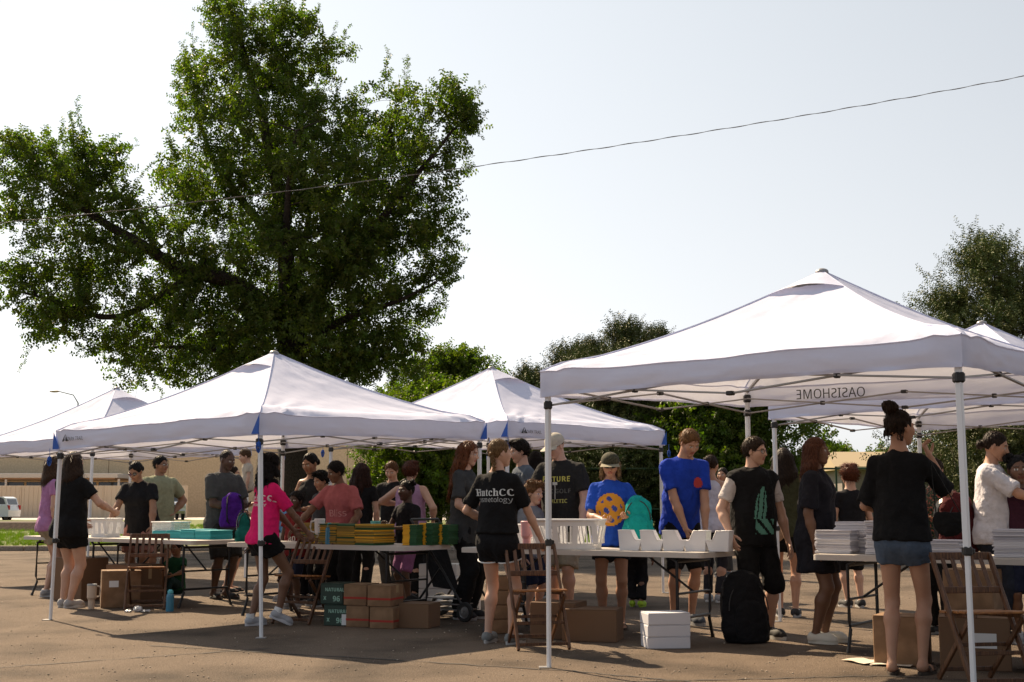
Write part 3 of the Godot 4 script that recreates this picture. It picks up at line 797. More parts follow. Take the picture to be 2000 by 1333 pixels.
	func ell(center: Vector3, r: Vector3, b := Basis.IDENTITY, rings := 8, sides := 12) -> void:
		var base := v.size()
		for i in rings + 1:
			var ph := PI * i / rings
			for s in sides + 1:
				var th := TAU * s / sides
				var u := Vector3(sin(ph) * cos(th), cos(ph), sin(ph) * sin(th))
				vert(center + b * (u * r), (b * (u / r)).normalized(), Vector2(float(s) / sides, float(i) / rings))
		for i in rings:
			for s in sides:
				var a := base + i * (sides + 1) + s
				tri(a, a + 1, a + sides + 2)
				tri(a, a + sides + 2, a + sides + 1)

	# outline in x, y, drawn out along z from z0 to z1
	func prism(pts: PackedVector2Array, z0: float, z1: float, x := Transform3D.IDENTITY) -> void:
		var cen := Vector2.ZERO
		for p in pts: cen += p / pts.size()
		var tr := Geometry2D.triangulate_polygon(pts)
		for e in [[z0, -1.0 if z1 > z0 else 1.0], [z1, 1.0 if z1 > z0 else -1.0]]:
			for i in range(0, tr.size(), 3):
				var q := []
				for k in 3: q.append(x * Vector3(pts[tr[i + k]].x, pts[tr[i + k]].y, e[0]))
				poly(q, x.basis * Vector3(0, 0, e[1]))
		var cw := Geometry2D.is_polygon_clockwise(pts)
		for i in pts.size():
			var a := pts[i]
			var b := pts[(i + 1) % pts.size()]
			var nn := Vector2(b.y - a.y, a.x - b.x) * (-1.0 if cw else 1.0)
			poly([x * Vector3(a.x, a.y, z0), x * Vector3(b.x, b.y, z0), x * Vector3(b.x, b.y, z1), x * Vector3(a.x, a.y, z1)], x.basis * Vector3(nn.x, nn.y, 0))

	func arrays() -> Array:
		var a := []
		a.resize(Mesh.ARRAY_MAX)
		a[Mesh.ARRAY_VERTEX] = v
		a[Mesh.ARRAY_NORMAL] = n
		a[Mesh.ARRAY_TEX_UV] = uv
		if tinted: a[Mesh.ARRAY_COLOR] = c
		a[Mesh.ARRAY_INDEX] = ix
		return a

	func mesh() -> ArrayMesh:
		var m := ArrayMesh.new()
		m.add_surface_from_arrays(Mesh.PRIMITIVE_TRIANGLES, arrays())
		return m

# ---------- distance field, meshed as surface nets ----------
class SDF:
	var o: Vector3
	var h: float
	var nx: int
	var ny: int
	var nz: int
	var f := PackedFloat32Array()

	func _init(mn: Vector3, mx: Vector3, cell: float) -> void:
		o = mn
		h = cell
		nx = int(ceil((mx.x - mn.x) / h)) + 1
		ny = int(ceil((mx.y - mn.y) / h)) + 1
		nz = int(ceil((mx.z - mn.z) / h)) + 1
		f.resize(nx * ny * nz)
		f.fill(9.0)

	func bone(a: Vector3, b: Vector3, ra: float, rb: float, k: float, side := Vector3.ZERO, fz := 1.0, cap0 := false, cap1 := false) -> void:
		var R := maxf(ra, rb) + 3.2 * h + k
		var lo := (Vector3(minf(a.x, b.x), minf(a.y, b.y), minf(a.z, b.z)) - Vector3(R, R, R) - o) / h
		var hi := (Vector3(maxf(a.x, b.x), maxf(a.y, b.y), maxf(a.z, b.z)) + Vector3(R, R, R) - o) / h
		var ax := b - a
		var L := maxf(ax.length(), 1e-5)
		ax = ax / L
		var flat := fz < 0.999
		var sx := Vector3.ZERO
		var sz := Vector3.ZERO
		if flat:
			sz = side.cross(ax).normalized()
			sx = ax.cross(sz)
		var q2 := 1.0 / (fz * fz)
		var q4 := q2 * q2
		for z in range(maxi(0, int(lo.z)), mini(nz - 1, int(hi.z) + 1) + 1):
			for y in range(maxi(0, int(lo.y)), mini(ny - 1, int(hi.y) + 1) + 1):
				var at := (z * ny + y) * nx
				var x0 := maxi(0, int(lo.x))
				var pa := o + Vector3(x0 * h, y * h, z * h) - a
				for x in range(x0, mini(nx - 1, int(hi.x) + 1) + 1):
					var t := pa.dot(ax)
					var tc := clampf(t, 0.0, L)
					var q := pa - ax * tc
					var r := ra + (rb - ra) * tc / L
					var d: float
					if flat:
						var u := q.dot(sx)
						var w := q.dot(sz)
						var e := q.dot(ax)
						var l := sqrt(u * u + w * w * q2 + e * e)
						d = (l - r) * l / maxf(sqrt(u * u + w * w * q4 + e * e), 1e-6)
					else:
						d = q.length() - r
					if cap1 and t - L > d: d = t - L
					if cap0 and -t > d: d = -t
					var c := f[at + x]
					var m := k - absf(d - c)
					if m > 0.0:
						f[at + x] = minf(d, c) - m * m * 0.25 / k
					elif d < c:
						f[at + x] = d
					pa.x += h

	func ell(cn: Vector3, rr: Vector3, bs: Basis, k: float, carve := false) -> void:
		var R := maxf(rr.x, maxf(rr.y, rr.z)) + 3.2 * h + k
		var lo := (cn - Vector3(R, R, R) - o) / h
		var hi := (cn + Vector3(R, R, R) - o) / h
		var inv := bs.transposed()
		for z in range(maxi(0, int(lo.z)), mini(nz - 1, int(hi.z) + 1) + 1):
			for y in range(maxi(0, int(lo.y)), mini(ny - 1, int(hi.y) + 1) + 1):
				var at := (z * ny + y) * nx
				for x in range(maxi(0, int(lo.x)), mini(nx - 1, int(hi.x) + 1) + 1):
					var p := inv * (o + Vector3(x * h, y * h, z * h) - cn)
					var a := p / rr
					var k0 := a.length()
					var d := k0 * (k0 - 1.0) / maxf((a / rr).length(), 1e-6)
					var c := f[at + x]
					if carve:
						d = -d
						var m := k - absf(d - c)
						f[at + x] = maxf(d, c) + (m * m * 0.25 / k if m > 0.0 else 0.0)
					else:
						var m := k - absf(d - c)
						if m > 0.0: f[at + x] = minf(d, c) - m * m * 0.25 / k
						elif d < c: f[at + x] = d

	func cut(p: Vector3, n: Vector3) -> void:
		for z in nz:
			for y in ny:
				var at := (z * ny + y) * nx
				for x in nx:
					if f[at + x] < 0.15:
						f[at + x] = maxf(f[at + x], (o + Vector3(x * h, y * h, z * h) - p).dot(n))

	func rough(noise: FastNoiseLite, amp: float, scale: Vector3) -> void:
		for z in nz:
			for y in ny:
				var at := (z * ny + y) * nx
				for x in nx:
					if absf(f[at + x]) < 3.0 * h:
						f[at + x] += amp * noise.get_noise_3dv((o + Vector3(x * h, y * h, z * h)) * scale)

	func sample(p: Vector3) -> float:
		var g := (p - o) / h
		var x := int(g.x)
		var y := int(g.y)
		var z := int(g.z)
		if x < 0 or y < 0 or z < 0 or x >= nx - 1 or y >= ny - 1 or z >= nz - 1: return 9.0
		var u := g.x - x
		var w := g.y - y
		var s := g.z - z
		var i := (z * ny + y) * nx + x
		var r := nx * ny
		var a := lerpf(lerpf(f[i], f[i + 1], u), lerpf(f[i + nx], f[i + nx + 1], u), w)
		var b := lerpf(lerpf(f[i + r], f[i + r + 1], u), lerpf(f[i + r + nx], f[i + r + nx + 1], u), w)
		return lerpf(a, b, s)

	# first point of the surface on the way from p along dir
	func hit(p: Vector3, dir: Vector3, most: float) -> Vector3:
		var t := 0.0
		while t < most:
			if sample(p + dir * t) < 0.0: return p + dir * (t - 0.006)
			t += 0.004
		return p + dir * most

	func arrays() -> Array:
		var vs := PackedVector3Array()
		var ns := PackedVector3Array()
		var ix := PackedInt32Array()
		var ids := {}
		var r := nx * ny
		var off := [0, 1, nx, nx + 1, r, r + 1, r + nx, r + nx + 1]
		var step := [1, nx, r]
		for z in range(1, nz - 1):
			for y in range(1, ny - 1):
				var i := z * r + y * nx
				for x in range(1, nx - 1):
					var j := i + x
					var c := f[j]
					if c > 0.1: continue
					for a in 3:
						if (c < 0.0) == (f[j + step[a]] < 0.0): continue
						var u: int = step[(a + 1) % 3]
						var w: int = step[(a + 2) % 3]
						var q := [j, j - u, j - u - w, j - w]
						var k := [0, 0, 0, 0]
						for e in 4:
							var cell: int = q[e]
							if not ids.has(cell):
								ids[cell] = vs.size()
								var p := Vector3.ZERO
								var cnt := 0
								var g := PackedFloat32Array()
								g.resize(8)
								for s in 8: g[s] = f[cell + off[s]]
								for s in 8:
									for b in 3:
										var s2 := s | (1 << b)
										if s2 == s or (g[s] < 0.0) == (g[s2] < 0.0): continue
										var t := g[s] / (g[s] - g[s2])
										var pt := Vector3(s & 1, (s >> 1) & 1, (s >> 2) & 1)
										pt[b] = t
										p += pt
										cnt += 1
								p /= cnt
								var gr := Vector3(g[1] - g[0] + g[3] - g[2] + g[5] - g[4] + g[7] - g[6], g[2] - g[0] + g[3] - g[1] + g[6] - g[4] + g[7] - g[5], g[4] - g[0] + g[5] - g[1] + g[6] - g[2] + g[7] - g[3])
								var cz := cell / r
								var cy := (cell - cz * r) / nx
								var cx := cell - cz * r - cy * nx
								vs.append(o + (Vector3(cx, cy, cz) + p) * h)
								ns.append(gr.normalized())
							k[e] = ids[cell]
						if c < 0.0: ix.append_array([k[0], k[2], k[1], k[0], k[3], k[2]])
						else: ix.append_array([k[0], k[1], k[2], k[0], k[2], k[3]])
		return [vs, ns, ix]

func arr_mesh(a: Array, cols = null) -> ArrayMesh:
	var m := ArrayMesh.new()
	var s := []
	s.resize(Mesh.ARRAY_MAX)
	s[Mesh.ARRAY_VERTEX] = a[0]
	s[Mesh.ARRAY_NORMAL] = a[1]
	s[Mesh.ARRAY_INDEX] = a[2]
	if cols != null: s[Mesh.ARRAY_COLOR] = cols
	m.add_surface_from_arrays(Mesh.PRIMITIVE_TRIANGLES, s)
	return m

# ---------- props ----------
func rounded_rect(l: float, w: float, r: float, n := 5) -> PackedVector2Array:
	var p := PackedVector2Array()
	for q in [[1, 1, 0.0], [-1, 1, 0.5], [-1, -1, 1.0], [1, -1, 1.5]]:
		for i in n + 1:
			var a: float = PI * (q[2] + 0.5 * i / n)
			p.append(Vector2(q[0] * (l * 0.5 - r) + cos(a) * r, q[1] * (w * 0.5 - r) + sin(a) * r))
	return p

func folding_table(label: String, x: float, d: float, turn: float, long: float) -> Node3D:
	var t := thing("folding_table", label, "table", W(x, d), turn, "plastic folding tables")
	var plastic := mat("table plastic", Color(0.50, 0.46, 0.42), {"rough": 0.55, "tri": 3.0, "nrm": noise_tex(0.08, 3, true, 3.0, [], 256), "ns": 0.25})
	var steel := mat("dark table steel", Color(0.02, 0.02, 0.022), {"rough": 0.4, "metal": 0.3})
	var flat := Transform3D(Basis(Vector3.RIGHT, -PI / 2), Vector3(0, 0.74, 0))
	var mb := MB.new()
	mb.prism(rounded_rect(long - 0.012, 0.748, 0.045), -0.006, 0.0, flat)
	mb.prism(rounded_rect(long, 0.76, 0.05), -0.045, -0.006, flat)
	part(t, "table_top", mb.mesh(), plastic)
	for s in [-1.0, 1.0]:
		var f := MB.new()
		var xx: float = s * (long * 0.5 - 0.26)
		for q in [-1.0, 1.0]:
			f.tube([Vector3(xx - s * 0.06, 0.69, q * 0.30), Vector3(xx, 0.66, q * 0.31), Vector3(xx, 0.24, q * 0.31), Vector3(xx, 0.17, q * 0.29), Vector3(xx, 0.012, q * 0.35)], 0.0145, 8)
			f.tube([Vector3(xx, 0.20, q * 0.30), Vector3(xx, 0.20, 0.0)], 0.0125, 8)
		f.tube([Vector3(xx, 0.66, -0.31), Vector3(xx, 0.66, 0.31)], 0.0125, 8)
		var lf := part(t, "leg_frame", f.mesh(), steel)
		var b := MB.new()
		b.tube([Vector3(xx, 0.40, 0.0), Vector3(xx - s * 0.42, 0.685, 0.0)], 0.010, 8)
		b.tube([Vector3(xx, 0.40, -0.31), Vector3(xx, 0.40, 0.31)], 0.010, 8)
		part(t, "brace", b.mesh(), steel)
		var c := MB.new()
		for q in [-1.0, 1.0]: c.tube([Vector3(xx, 0.0, q * 0.353), Vector3(xx, 0.03, q * 0.346)], 0.018, 8)
		part(lf, "foot_caps", c.mesh(), mat("black plastic", Color(0.015, 0.015, 0.016), {"rough": 0.45}))
	return t

func folding_chair(label: String, x: float, d: float, turn: float) -> Node3D:
	var t := thing("wooden_chair", label, "chair", W(x, d), turn, "wooden folding chairs")
	var wood := mat("stained chair wood", Color(0.165, 0.072, 0.030), {"rough": 0.42, "spec": 0.5, "tri": Vector3(9, 1.2, 9), "alb": noise_tex(0.03, 21, false, 4.0, [[0.15, 0.85], [Color(0.55, 0.5, 0.45), Color(1, 1, 1)]], 256)})
	var pale := mat("chair seat wood", Color(0.42, 0.17, 0.045), {"rough": 0.45, "tri": Vector3(2, 9, 9), "alb": noise_tex(0.03, 22, false, 4.0, [[0.15, 0.85], [Color(0.65, 0.6, 0.55), Color(1, 1, 1)]], 256)})
	var bit := func(called: String, a: Vector3, b: Vector3, w: float, th: float, m: Material, up := Vector3.RIGHT) -> void:
		var mb := MB.new()
		mb.bar(a, b, w, th, up, 0.004)
		part(t, called, mb.mesh(), m)
	# local: the sitter faces +z
	var w := 0.205
	var stile := func(y: float) -> float: return lerpf(0.21, -0.23, y / 0.80)
	for s in [-1.0, 1.0]:
		bit.call("stile", Vector3(s * w, 0.004, stile.call(0.0)), Vector3(s * w, 0.80, stile.call(0.80)), 0.022, 0.038, wood)
		bit.call("rear_leg", Vector3(s * (w - 0.026), 0.004, -0.25), Vector3(s * (w - 0.026), 0.42, 0.17), 0.020, 0.036, wood)
	bit.call("top_rail", Vector3(-w - 0.01, 0.785, stile.call(0.785) - 0.006), Vector3(w + 0.01, 0.785, stile.call(0.785) - 0.006), 0.05, 0.020, wood, Vector3.UP)
	bit.call("back_rail", Vector3(-w, 0.575, stile.call(0.575)), Vector3(w, 0.575, stile.call(0.575)), 0.042, 0.016, wood, Vector3.UP)
	for i in 5:
		var xx := -0.135 + 0.0675 * i
		bit.call("back_slat", Vector3(xx, 0.59, stile.call(0.59)), Vector3(xx, 0.77, stile.call(0.77)), 0.030, 0.009, wood)
	for i in 5:
		var zz := -0.15 + 0.082 * i
		bit.call("seat_slat", Vector3(-w + 0.012, 0.435 + 0.02 * i / 4.0, zz), Vector3(w - 0.012, 0.435 + 0.02 * i / 4.0, zz), 0.016, 0.070, pale, Vector3.UP)
	for s in [-1.0, 1.0]: bit.call("seat_rail", Vector3(s * (w - 0.05), 0.415, -0.17), Vector3(s * (w - 0.05), 0.435, 0.20), 0.018, 0.024, wood)
	bit.call("rung", Vector3(-w, 0.20, stile.call(0.20)), Vector3(w, 0.20, stile.call(0.20)), 0.026, 0.012, wood, Vector3.UP)
	bit.call("rung", Vector3(-w, 0.045, stile.call(0.045)), Vector3(w, 0.045, stile.call(0.045)), 0.026, 0.012, wood, Vector3.UP)
	bit.call("rung", Vector3(-w + 0.03, 0.07, -0.195), Vector3(w - 0.03, 0.07, -0.195), 0.026, 0.012, wood, Vector3.UP)
	bit.call("rung", Vector3(-w + 0.03, 0.24, -0.025), Vector3(w - 0.03, 0.24, -0.025), 0.024, 0.012, wood, Vector3.UP)
	return t

func carton(called: String, label: String, p: Vector3, turn: float, size: Vector3, m: Material, o := {}) -> Node3D:
	var t := thing(called, label, "box", p, turn, o.get("group", ""))
	var mb := MB.new()
	mb.bx(Vector3(0, size.y * 0.5, 0), size, 0.006)
	part(t, "shell", mb.mesh(), m)
	var fl := MB.new()
	for s in [-1.0, 1.0]: fl.bx(Vector3(0, size.y + 0.0015, s * size.z * 0.252), Vector3(size.x - 0.004, 0.003, size.z * 0.494), 0.001)
	part(t, "lid_flaps", fl.mesh(), m)
	if o.has("tape"):
		var tp := MB.new()
		tp.bx(Vector3(0, size.y + 0.0035, 0), Vector3(size.x * 0.996, 0.001, 0.05))
		tp.bx(Vector3(size.x * 0.5 + 0.001, size.y * 0.82, 0), Vector3(0.001, size.y * 0.36, 0.05))
		tp.bx(Vector3(-size.x * 0.5 - 0.001, size.y * 0.82, 0), Vector3(0.001, size.y * 0.36, 0.05))
		part(t, "tape", tp.mesh(), o.tape)
	if o.has("band"):
		var bd := MB.new()
		bd.bx(Vector3(0, size.y * 0.36, size.z * 0.5 + 0.001), Vector3(size.x * 0.995, size.y * 0.10, 0.001))
		bd.bx(Vector3(size.x * 0.5 + 0.001, size.y * 0.36, 0), Vector3(0.001, size.y * 0.10, size.z * 0.995))
		part(t, "printed_band", bd.mesh(), o.band)
	if o.has("print"):
		for w in o.print:
			var a := text_print(w[0], w[1], true)
			var vs := PackedVector3Array()
			var ns := PackedVector3Array()
			for q in a[0]:
				vs.append(Vector3(w[2] + q.x, w[3] + q.y, size.z * 0.5 + 0.002))
				ns.append(Vector3.BACK)
			part(t, "lettering", arr_mesh([vs, ns, a[1]]), w[4])
	if o.has("sheet"):
		var sh := MB.new()
		sh.bx(Vector3(o.sheet[0], o.sheet[1], size.z * 0.5 + 0.002), Vector3(o.sheet[2], o.sheet[3], 0.0015))
		part(t, "paper_label", sh.mesh(), mat("label paper", Color(0.7, 0.7, 0.7)))
	return t

# a pile of sheets or folders: layers that lie a little askew
func pile(called: String, label: String, category: String, p: Vector3, turn: float, size: Vector3, layers: int, ms: Array, o := {}) -> Node3D:
	var t := thing(called, label, category, p, turn, o.get("group", ""))
	var rng := RandomNumberGenerator.new()
	rng.seed = hash(label)
	var mbs := []
	for m in ms: mbs.append(MB.new())
	var y := 0.0
	for i in layers:
		var hgt := size.y / layers * rng.randf_range(0.7, 1.3)
		var j: float = o.get("jitter", 0.006)
		var x := Transform3D(Basis(Vector3.UP, rng.randf_range(-1, 1) * j * 2.0), Vector3(rng.randf_range(-j, j), y + hgt * 0.5, rng.randf_range(-j, j)))
		mbs[rng.randi() % ms.size() if not o.has("halves") else 0].box(x, Vector3(size.x * (0.5 if o.has("halves") else 1.0), hgt * 0.93, size.z), minf(0.002, hgt * 0.2))
		if o.has("halves"):
			x.origin += x.basis.x * size.x * 0.5
			mbs[1].box(x, Vector3(size.x * 0.497, hgt * 0.93, size.z), minf(0.002, hgt * 0.2))
		y += hgt
	for i in ms.size():
		if mbs[i].v.size(): part(t, o.get("piece", "sheets"), mbs[i].mesh(), ms[i]).set_meta("kind", "stuff")
	return t

func vessel(called: String, label: String, category: String, p: Vector3, bits: Array, handle := 0.0, hm: Material = null, turn := 0.0) -> Node3D:
	var t := thing(called, label, category, p, turn)
	for b in bits:
		var mb := MB.new()
		mb.lathe(b[1], 20)
		part(t, b[0], mb.mesh(), b[2])
	if handle > 0.0:
		var h := MB.new()
		h.tube([Vector3(0.04, handle * 0.92, 0), Vector3(0.085, handle * 0.88, 0), Vector3(0.09, handle * 0.7, 0), Vector3(0.085, handle * 0.5, 0), Vector3(0.036, handle * 0.45, 0)], 0.009, 8)
		part(t, "handle", h.mesh(), hm)
	return t

func tumbler(label: String, p: Vector3, body: Material, lid: Material, hgt: float, turn: float, handle := true) -> Node3D:
	var b := []
	b.append(["cup", [Vector2(0.0, 0.0), Vector2(0.034, 0.0), Vector2(0.036, hgt * 0.35), Vector2(0.050, hgt * 0.45), Vector2(0.052, hgt * 0.93)], body])
	b.append(["lid", [Vector2(0.054, hgt * 0.93), Vector2(0.054, hgt * 0.98), Vector2(0.046, hgt), Vector2(0.0, hgt)], lid])
	return vessel("tumbler", label, "tumbler", p, b, hgt if handle else 0.0, body, turn)

func water_bottle(label: String, p: Vector3, body: Material, cap: Material, hgt: float, r := 0.036) -> Node3D:
	return vessel("water_bottle", label, "bottle", p, [
		["bottle", [Vector2(0.0, 0.0), Vector2(r, 0.0), Vector2(r, hgt * 0.68), Vector2(r * 0.9, hgt * 0.76), Vector2(r * 0.62, hgt * 0.82)], body],
		["cap", [Vector2(r * 0.72, hgt * 0.82), Vector2(r * 0.72, hgt * 0.93), Vector2(r * 0.5, hgt * 0.96), Vector2(r * 0.4, hgt), Vector2(0, hgt)], cap]])

func basket(label: String, p: Vector3, turn: float, size: Vector3) -> Node3D:
	var t := thing("plastic_basket", label, "basket", p, turn, "white plastic baskets")
	var m := mat("white plastic", Color(0.72, 0.71, 0.70), {"rough": 0.42, "back": Color(0.25, 0.25, 0.25)})
	var b := MB.new()
	b.bx(Vector3(0, 0.004, 0), Vector3(size.x * 0.86, 0.006, size.z * 0.84), 0.002)
	part(t, "floor_panel", b.mesh(), m)
	var rim := MB.new()
	var rr := rounded_rect(size.x, size.z, 0.06)
	var pts := []
	for q in rr: pts.append(Vector3(q.x, size.y, q.y))
	pts.append(pts[0])
	rim.tube(pts, 0.011, 6, false)
	part(t, "rim", rim.mesh(), m)
	var lowr := rounded_rect(size.x * 0.86, size.z * 0.84, 0.05)
	var bands := MB.new()
	for lv in [[0.0, 0.20], [0.80, 1.0]]:
		var ra := []
		var rb := []
		for i in rr.size() + 1:
			var k := i % rr.size()
			var lo := Vector3(lowr[k].x, 0.0, lowr[k].y)
			var hi := Vector3(rr[k].x, size.y, rr[k].y)
			ra.append(lo.lerp(hi, lv[0]))
			rb.append(lo.lerp(hi, lv[1]))
		bands.sheet([ra, rb])
	part(t, "band", bands.mesh(), m)
	# slanted ribs with open slots between
	var dense := []
	for side in 4:
		var n: int = 15 if side % 2 == 0 else 10
		for i in n + 1:
			var u := -0.5 + float(i) / n
			var wide := 0.010 if i % 5 else 0.05
			var sl := 0.018 if absf(u) > 0.22 else 0.0
			var hi2: Vector3
			var lo2: Vector3
			var out: Vector3
			if side % 2 == 0:
				var s := 1.0 if side == 0 else -1.0
				out = Vector3(0, 0, s)
				lo2 = Vector3(u * size.x * 0.80 + sl, 0.18 * size.y, s * size.z * (0.42 + 0.08 * 0.18))
				hi2 = Vector3(u * size.x * 0.88 - sl, 0.82 * size.y, s * size.z * (0.42 + 0.08 * 0.82))
			else:
				var s := 1.0 if side == 1 else -1.0
				out = Vector3(s, 0, 0)
				lo2 = Vector3(s * size.x * (0.43 + 0.07 * 0.18), 0.18 * size.y, u * size.z * 0.78)
				hi2 = Vector3(s * size.x * (0.43 + 0.07 * 0.82), 0.82 * size.y, u * size.z * 0.84)
			var rb := MB.new()
			rb.bar(lo2, hi2, 0.004, wide, out, 0.0)
			part(t, "rib", rb.mesh(), m)
	return t

func hopper_bin(label: String, p: Vector3, turn: float, inside: Material = null) -> Node3D:
	var t := thing("stacking_bin", label, "bin", p, turn, "white open-front bins on the table")
	var m := mat("bin plastic", Color(0.74, 0.74, 0.76), {"rough": 0.35, "back": Color(0.45, 0.45, 0.47)})
	# local: the low scooped front is +x, sides across z
	var side := PackedVector2Array([Vector2(-0.085, 0.0), Vector2(0.07, 0.0), Vector2(0.098, 0.085), Vector2(0.045, 0.085), Vector2(0.008, 0.165), Vector2(-0.098, 0.165)])
	for s in [-1.0, 1.0]:
		var mb := MB.new()
		mb.prism(side, s * 0.095 - 0.0015, s * 0.095 + 0.0015)
		part(t, "side_wall", mb.mesh(), m)
	var r := MB.new()
	r.bx(Vector3(-0.007, 0.0015, 0), Vector3(0.154, 0.003, 0.186))
	r.bar(Vector3(0.07, 0.002, 0), Vector3(0.097, 0.084, 0), 0.003, 0.187, Vector3.RIGHT, 0.0)
	r.bar(Vector3(-0.086, 0.002, 0), Vector3(-0.098, 0.164, 0), 0.003, 0.187, Vector3.RIGHT, 0.0)
	part(t, "tray", r.mesh(), m)
	var e := MB.new()
	for s in [-1.0, 1.0]:
		e.tube([Vector3(0.098, 0.086, s * 0.097), Vector3(0.045, 0.086, s * 0.097), Vector3(0.008, 0.166, s * 0.097), Vector3(-0.098, 0.166, s * 0.097)], 0.004, 6)
	e.tube([Vector3(0.098, 0.086, -0.097), Vector3(0.098, 0.086, 0.097)], 0.004, 6)
	e.tube([Vector3(-0.098, 0.166, -0.097), Vector3(-0.098, 0.166, 0.097)], 0.004, 6)
	part(t, "rolled_edge", e.mesh(), m)
	if inside:
		var k := MB.new()
		var rng := RandomNumberGenerator.new()
		rng.seed = hash(label)
		for i in 14: k.ell(Vector3(rng.randf_range(-0.06, 0.05), rng.randf_range(0.015, 0.05), rng.randf_range(-0.07, 0.07)), Vector3(0.022, 0.014, 0.022), Basis.IDENTITY, 5, 7)
		var q := part(t, "small_supplies", k.mesh(), inside)
		q.set_meta("kind", "stuff")
	return t

func backpack(label: String, p: Vector3, turn: float, m: Material, trim: Material, size: Vector3, tilt := 0.0) -> Node3D:
	var t := thing("backpack", label, "backpack", p, turn)
	var tl := Transform3D(Basis(Vector3.RIGHT, deg_to_rad(tilt)), Vector3.ZERO)
	var s := SDF.new(Vector3(-size.x * 0.75, -0.03, -size.z * 0.9), Vector3(size.x * 0.75, size.y * 1.15, size.z * 1.1), 0.014)
	s.bone(Vector3(0, size.y * 0.22, 0), Vector3(0, size.y * 0.70, -0.01), size.x * 0.5, size.x * 0.44, 0.04, Vector3.RIGHT, size.z / size.x)
	s.bone(Vector3(-size.x * 0.28, 0.06, 0), Vector3(size.x * 0.28, 0.06, 0), 0.06, 0.06, 0.06)
	s.rough(fold_noise, 0.02, Vector3(8, 8, 8))
	s.cut(Vector3(0, 0.004, 0), Vector3.DOWN)
	part(t, "bag", arr_mesh(s.arrays()), m, tl)
	var f := SDF.new(Vector3(-size.x * 0.6, 0.0, 0), Vector3(size.x * 0.6, size.y * 0.6, size.z * 1.2), 0.014)
	f.bone(Vector3(0, size.y * 0.17, size.z * 0.42), Vector3(0, size.y * 0.36, size.z * 0.40), size.x * 0.36, size.x * 0.34, 0.02, Vector3.RIGHT, 0.30)
	f.rough(fold_noise, 0.012, Vector3(9, 9, 9))
	part(t, "front_pocket", arr_mesh(f.arrays()), m, tl)
	var st := MB.new()
	for q in [-1.0, 1.0]:
		var pts := []
		for i in 9:
			var a := PI * i / 8.0
			pts.append(Vector3(q * (size.x * 0.22 + 0.03 * sin(a)), size.y * (0.50 + 0.38 * cos(a)), -size.z * 0.42 - 0.07 * sin(a)))
		for i in 8: st.bar(pts[i], pts[i + 1], 0.05, 0.008, Vector3.BACK, 0.0)
	part(t, "shoulder_straps", st.mesh(), trim, tl)
	var h := MB.new()
	h.tube([Vector3(-0.04, size.y * 0.90, -0.03), Vector3(-0.03, size.y * 0.97, -0.03), Vector3(0.03, size.y * 0.97, -0.03), Vector3(0.04, size.y * 0.90, -0.03)], 0.008, 6)
	part(t, "handle", h.mesh(), trim, tl)
	var z := MB.new()
	var zp := []
	for i in 13:
		var a := PI * i / 12.0
		zp.append(Vector3(cos(a) * size.x * 0.43, size.y * 0.45 + sin(a) * size.y * 0.42, size.z * (0.28 - 0.02 * sin(a))))
	z.tube(zp, 0.005, 5)
	part(t, "zipper", z.mesh(), trim, tl)
	return t

func wheel(parent: Node, at: Vector3, r: float, w: float, axis := Vector3.RIGHT) -> void:
	var y := axis
	var x := Vector3.UP
	var xf := Transform3D(Basis(x, y, x.cross(y)), at)
	var ty := MB.new()
	ty.lathe([Vector2(r * 0.62, -w * 0.5), Vector2(r * 0.93, -w * 0.5), Vector2(r, -w * 0.32), Vector2(r, w * 0.32), Vector2(r * 0.93, w * 0.5), Vector2(r * 0.62, w * 0.5)], 24, xf)
	var o := part(parent, "wheel", ty.mesh(), mat("tyre rubber", Color(0.02, 0.02, 0.02), {"rough": 0.85}))
	var rm := MB.new()
	rm.lathe([Vector2(0.0, w * 0.30), Vector2(r * 0.2, w * 0.34), Vector2(r * 0.58, w * 0.22), Vector2(r * 0.63, w * 0.42)], 16, xf)
	rm.lathe([Vector2(r * 0.63, -w * 0.42), Vector2(r * 0.58, -w * 0.22), Vector2(r * 0.2, -w * 0.34), Vector2(0.0, -w * 0.30)], 16, xf)
	part(o, "rim", rm.mesh(), mat("alloy rim", Color(0.35, 0.35, 0.36), {"rough": 0.35, "metal": 0.8}))

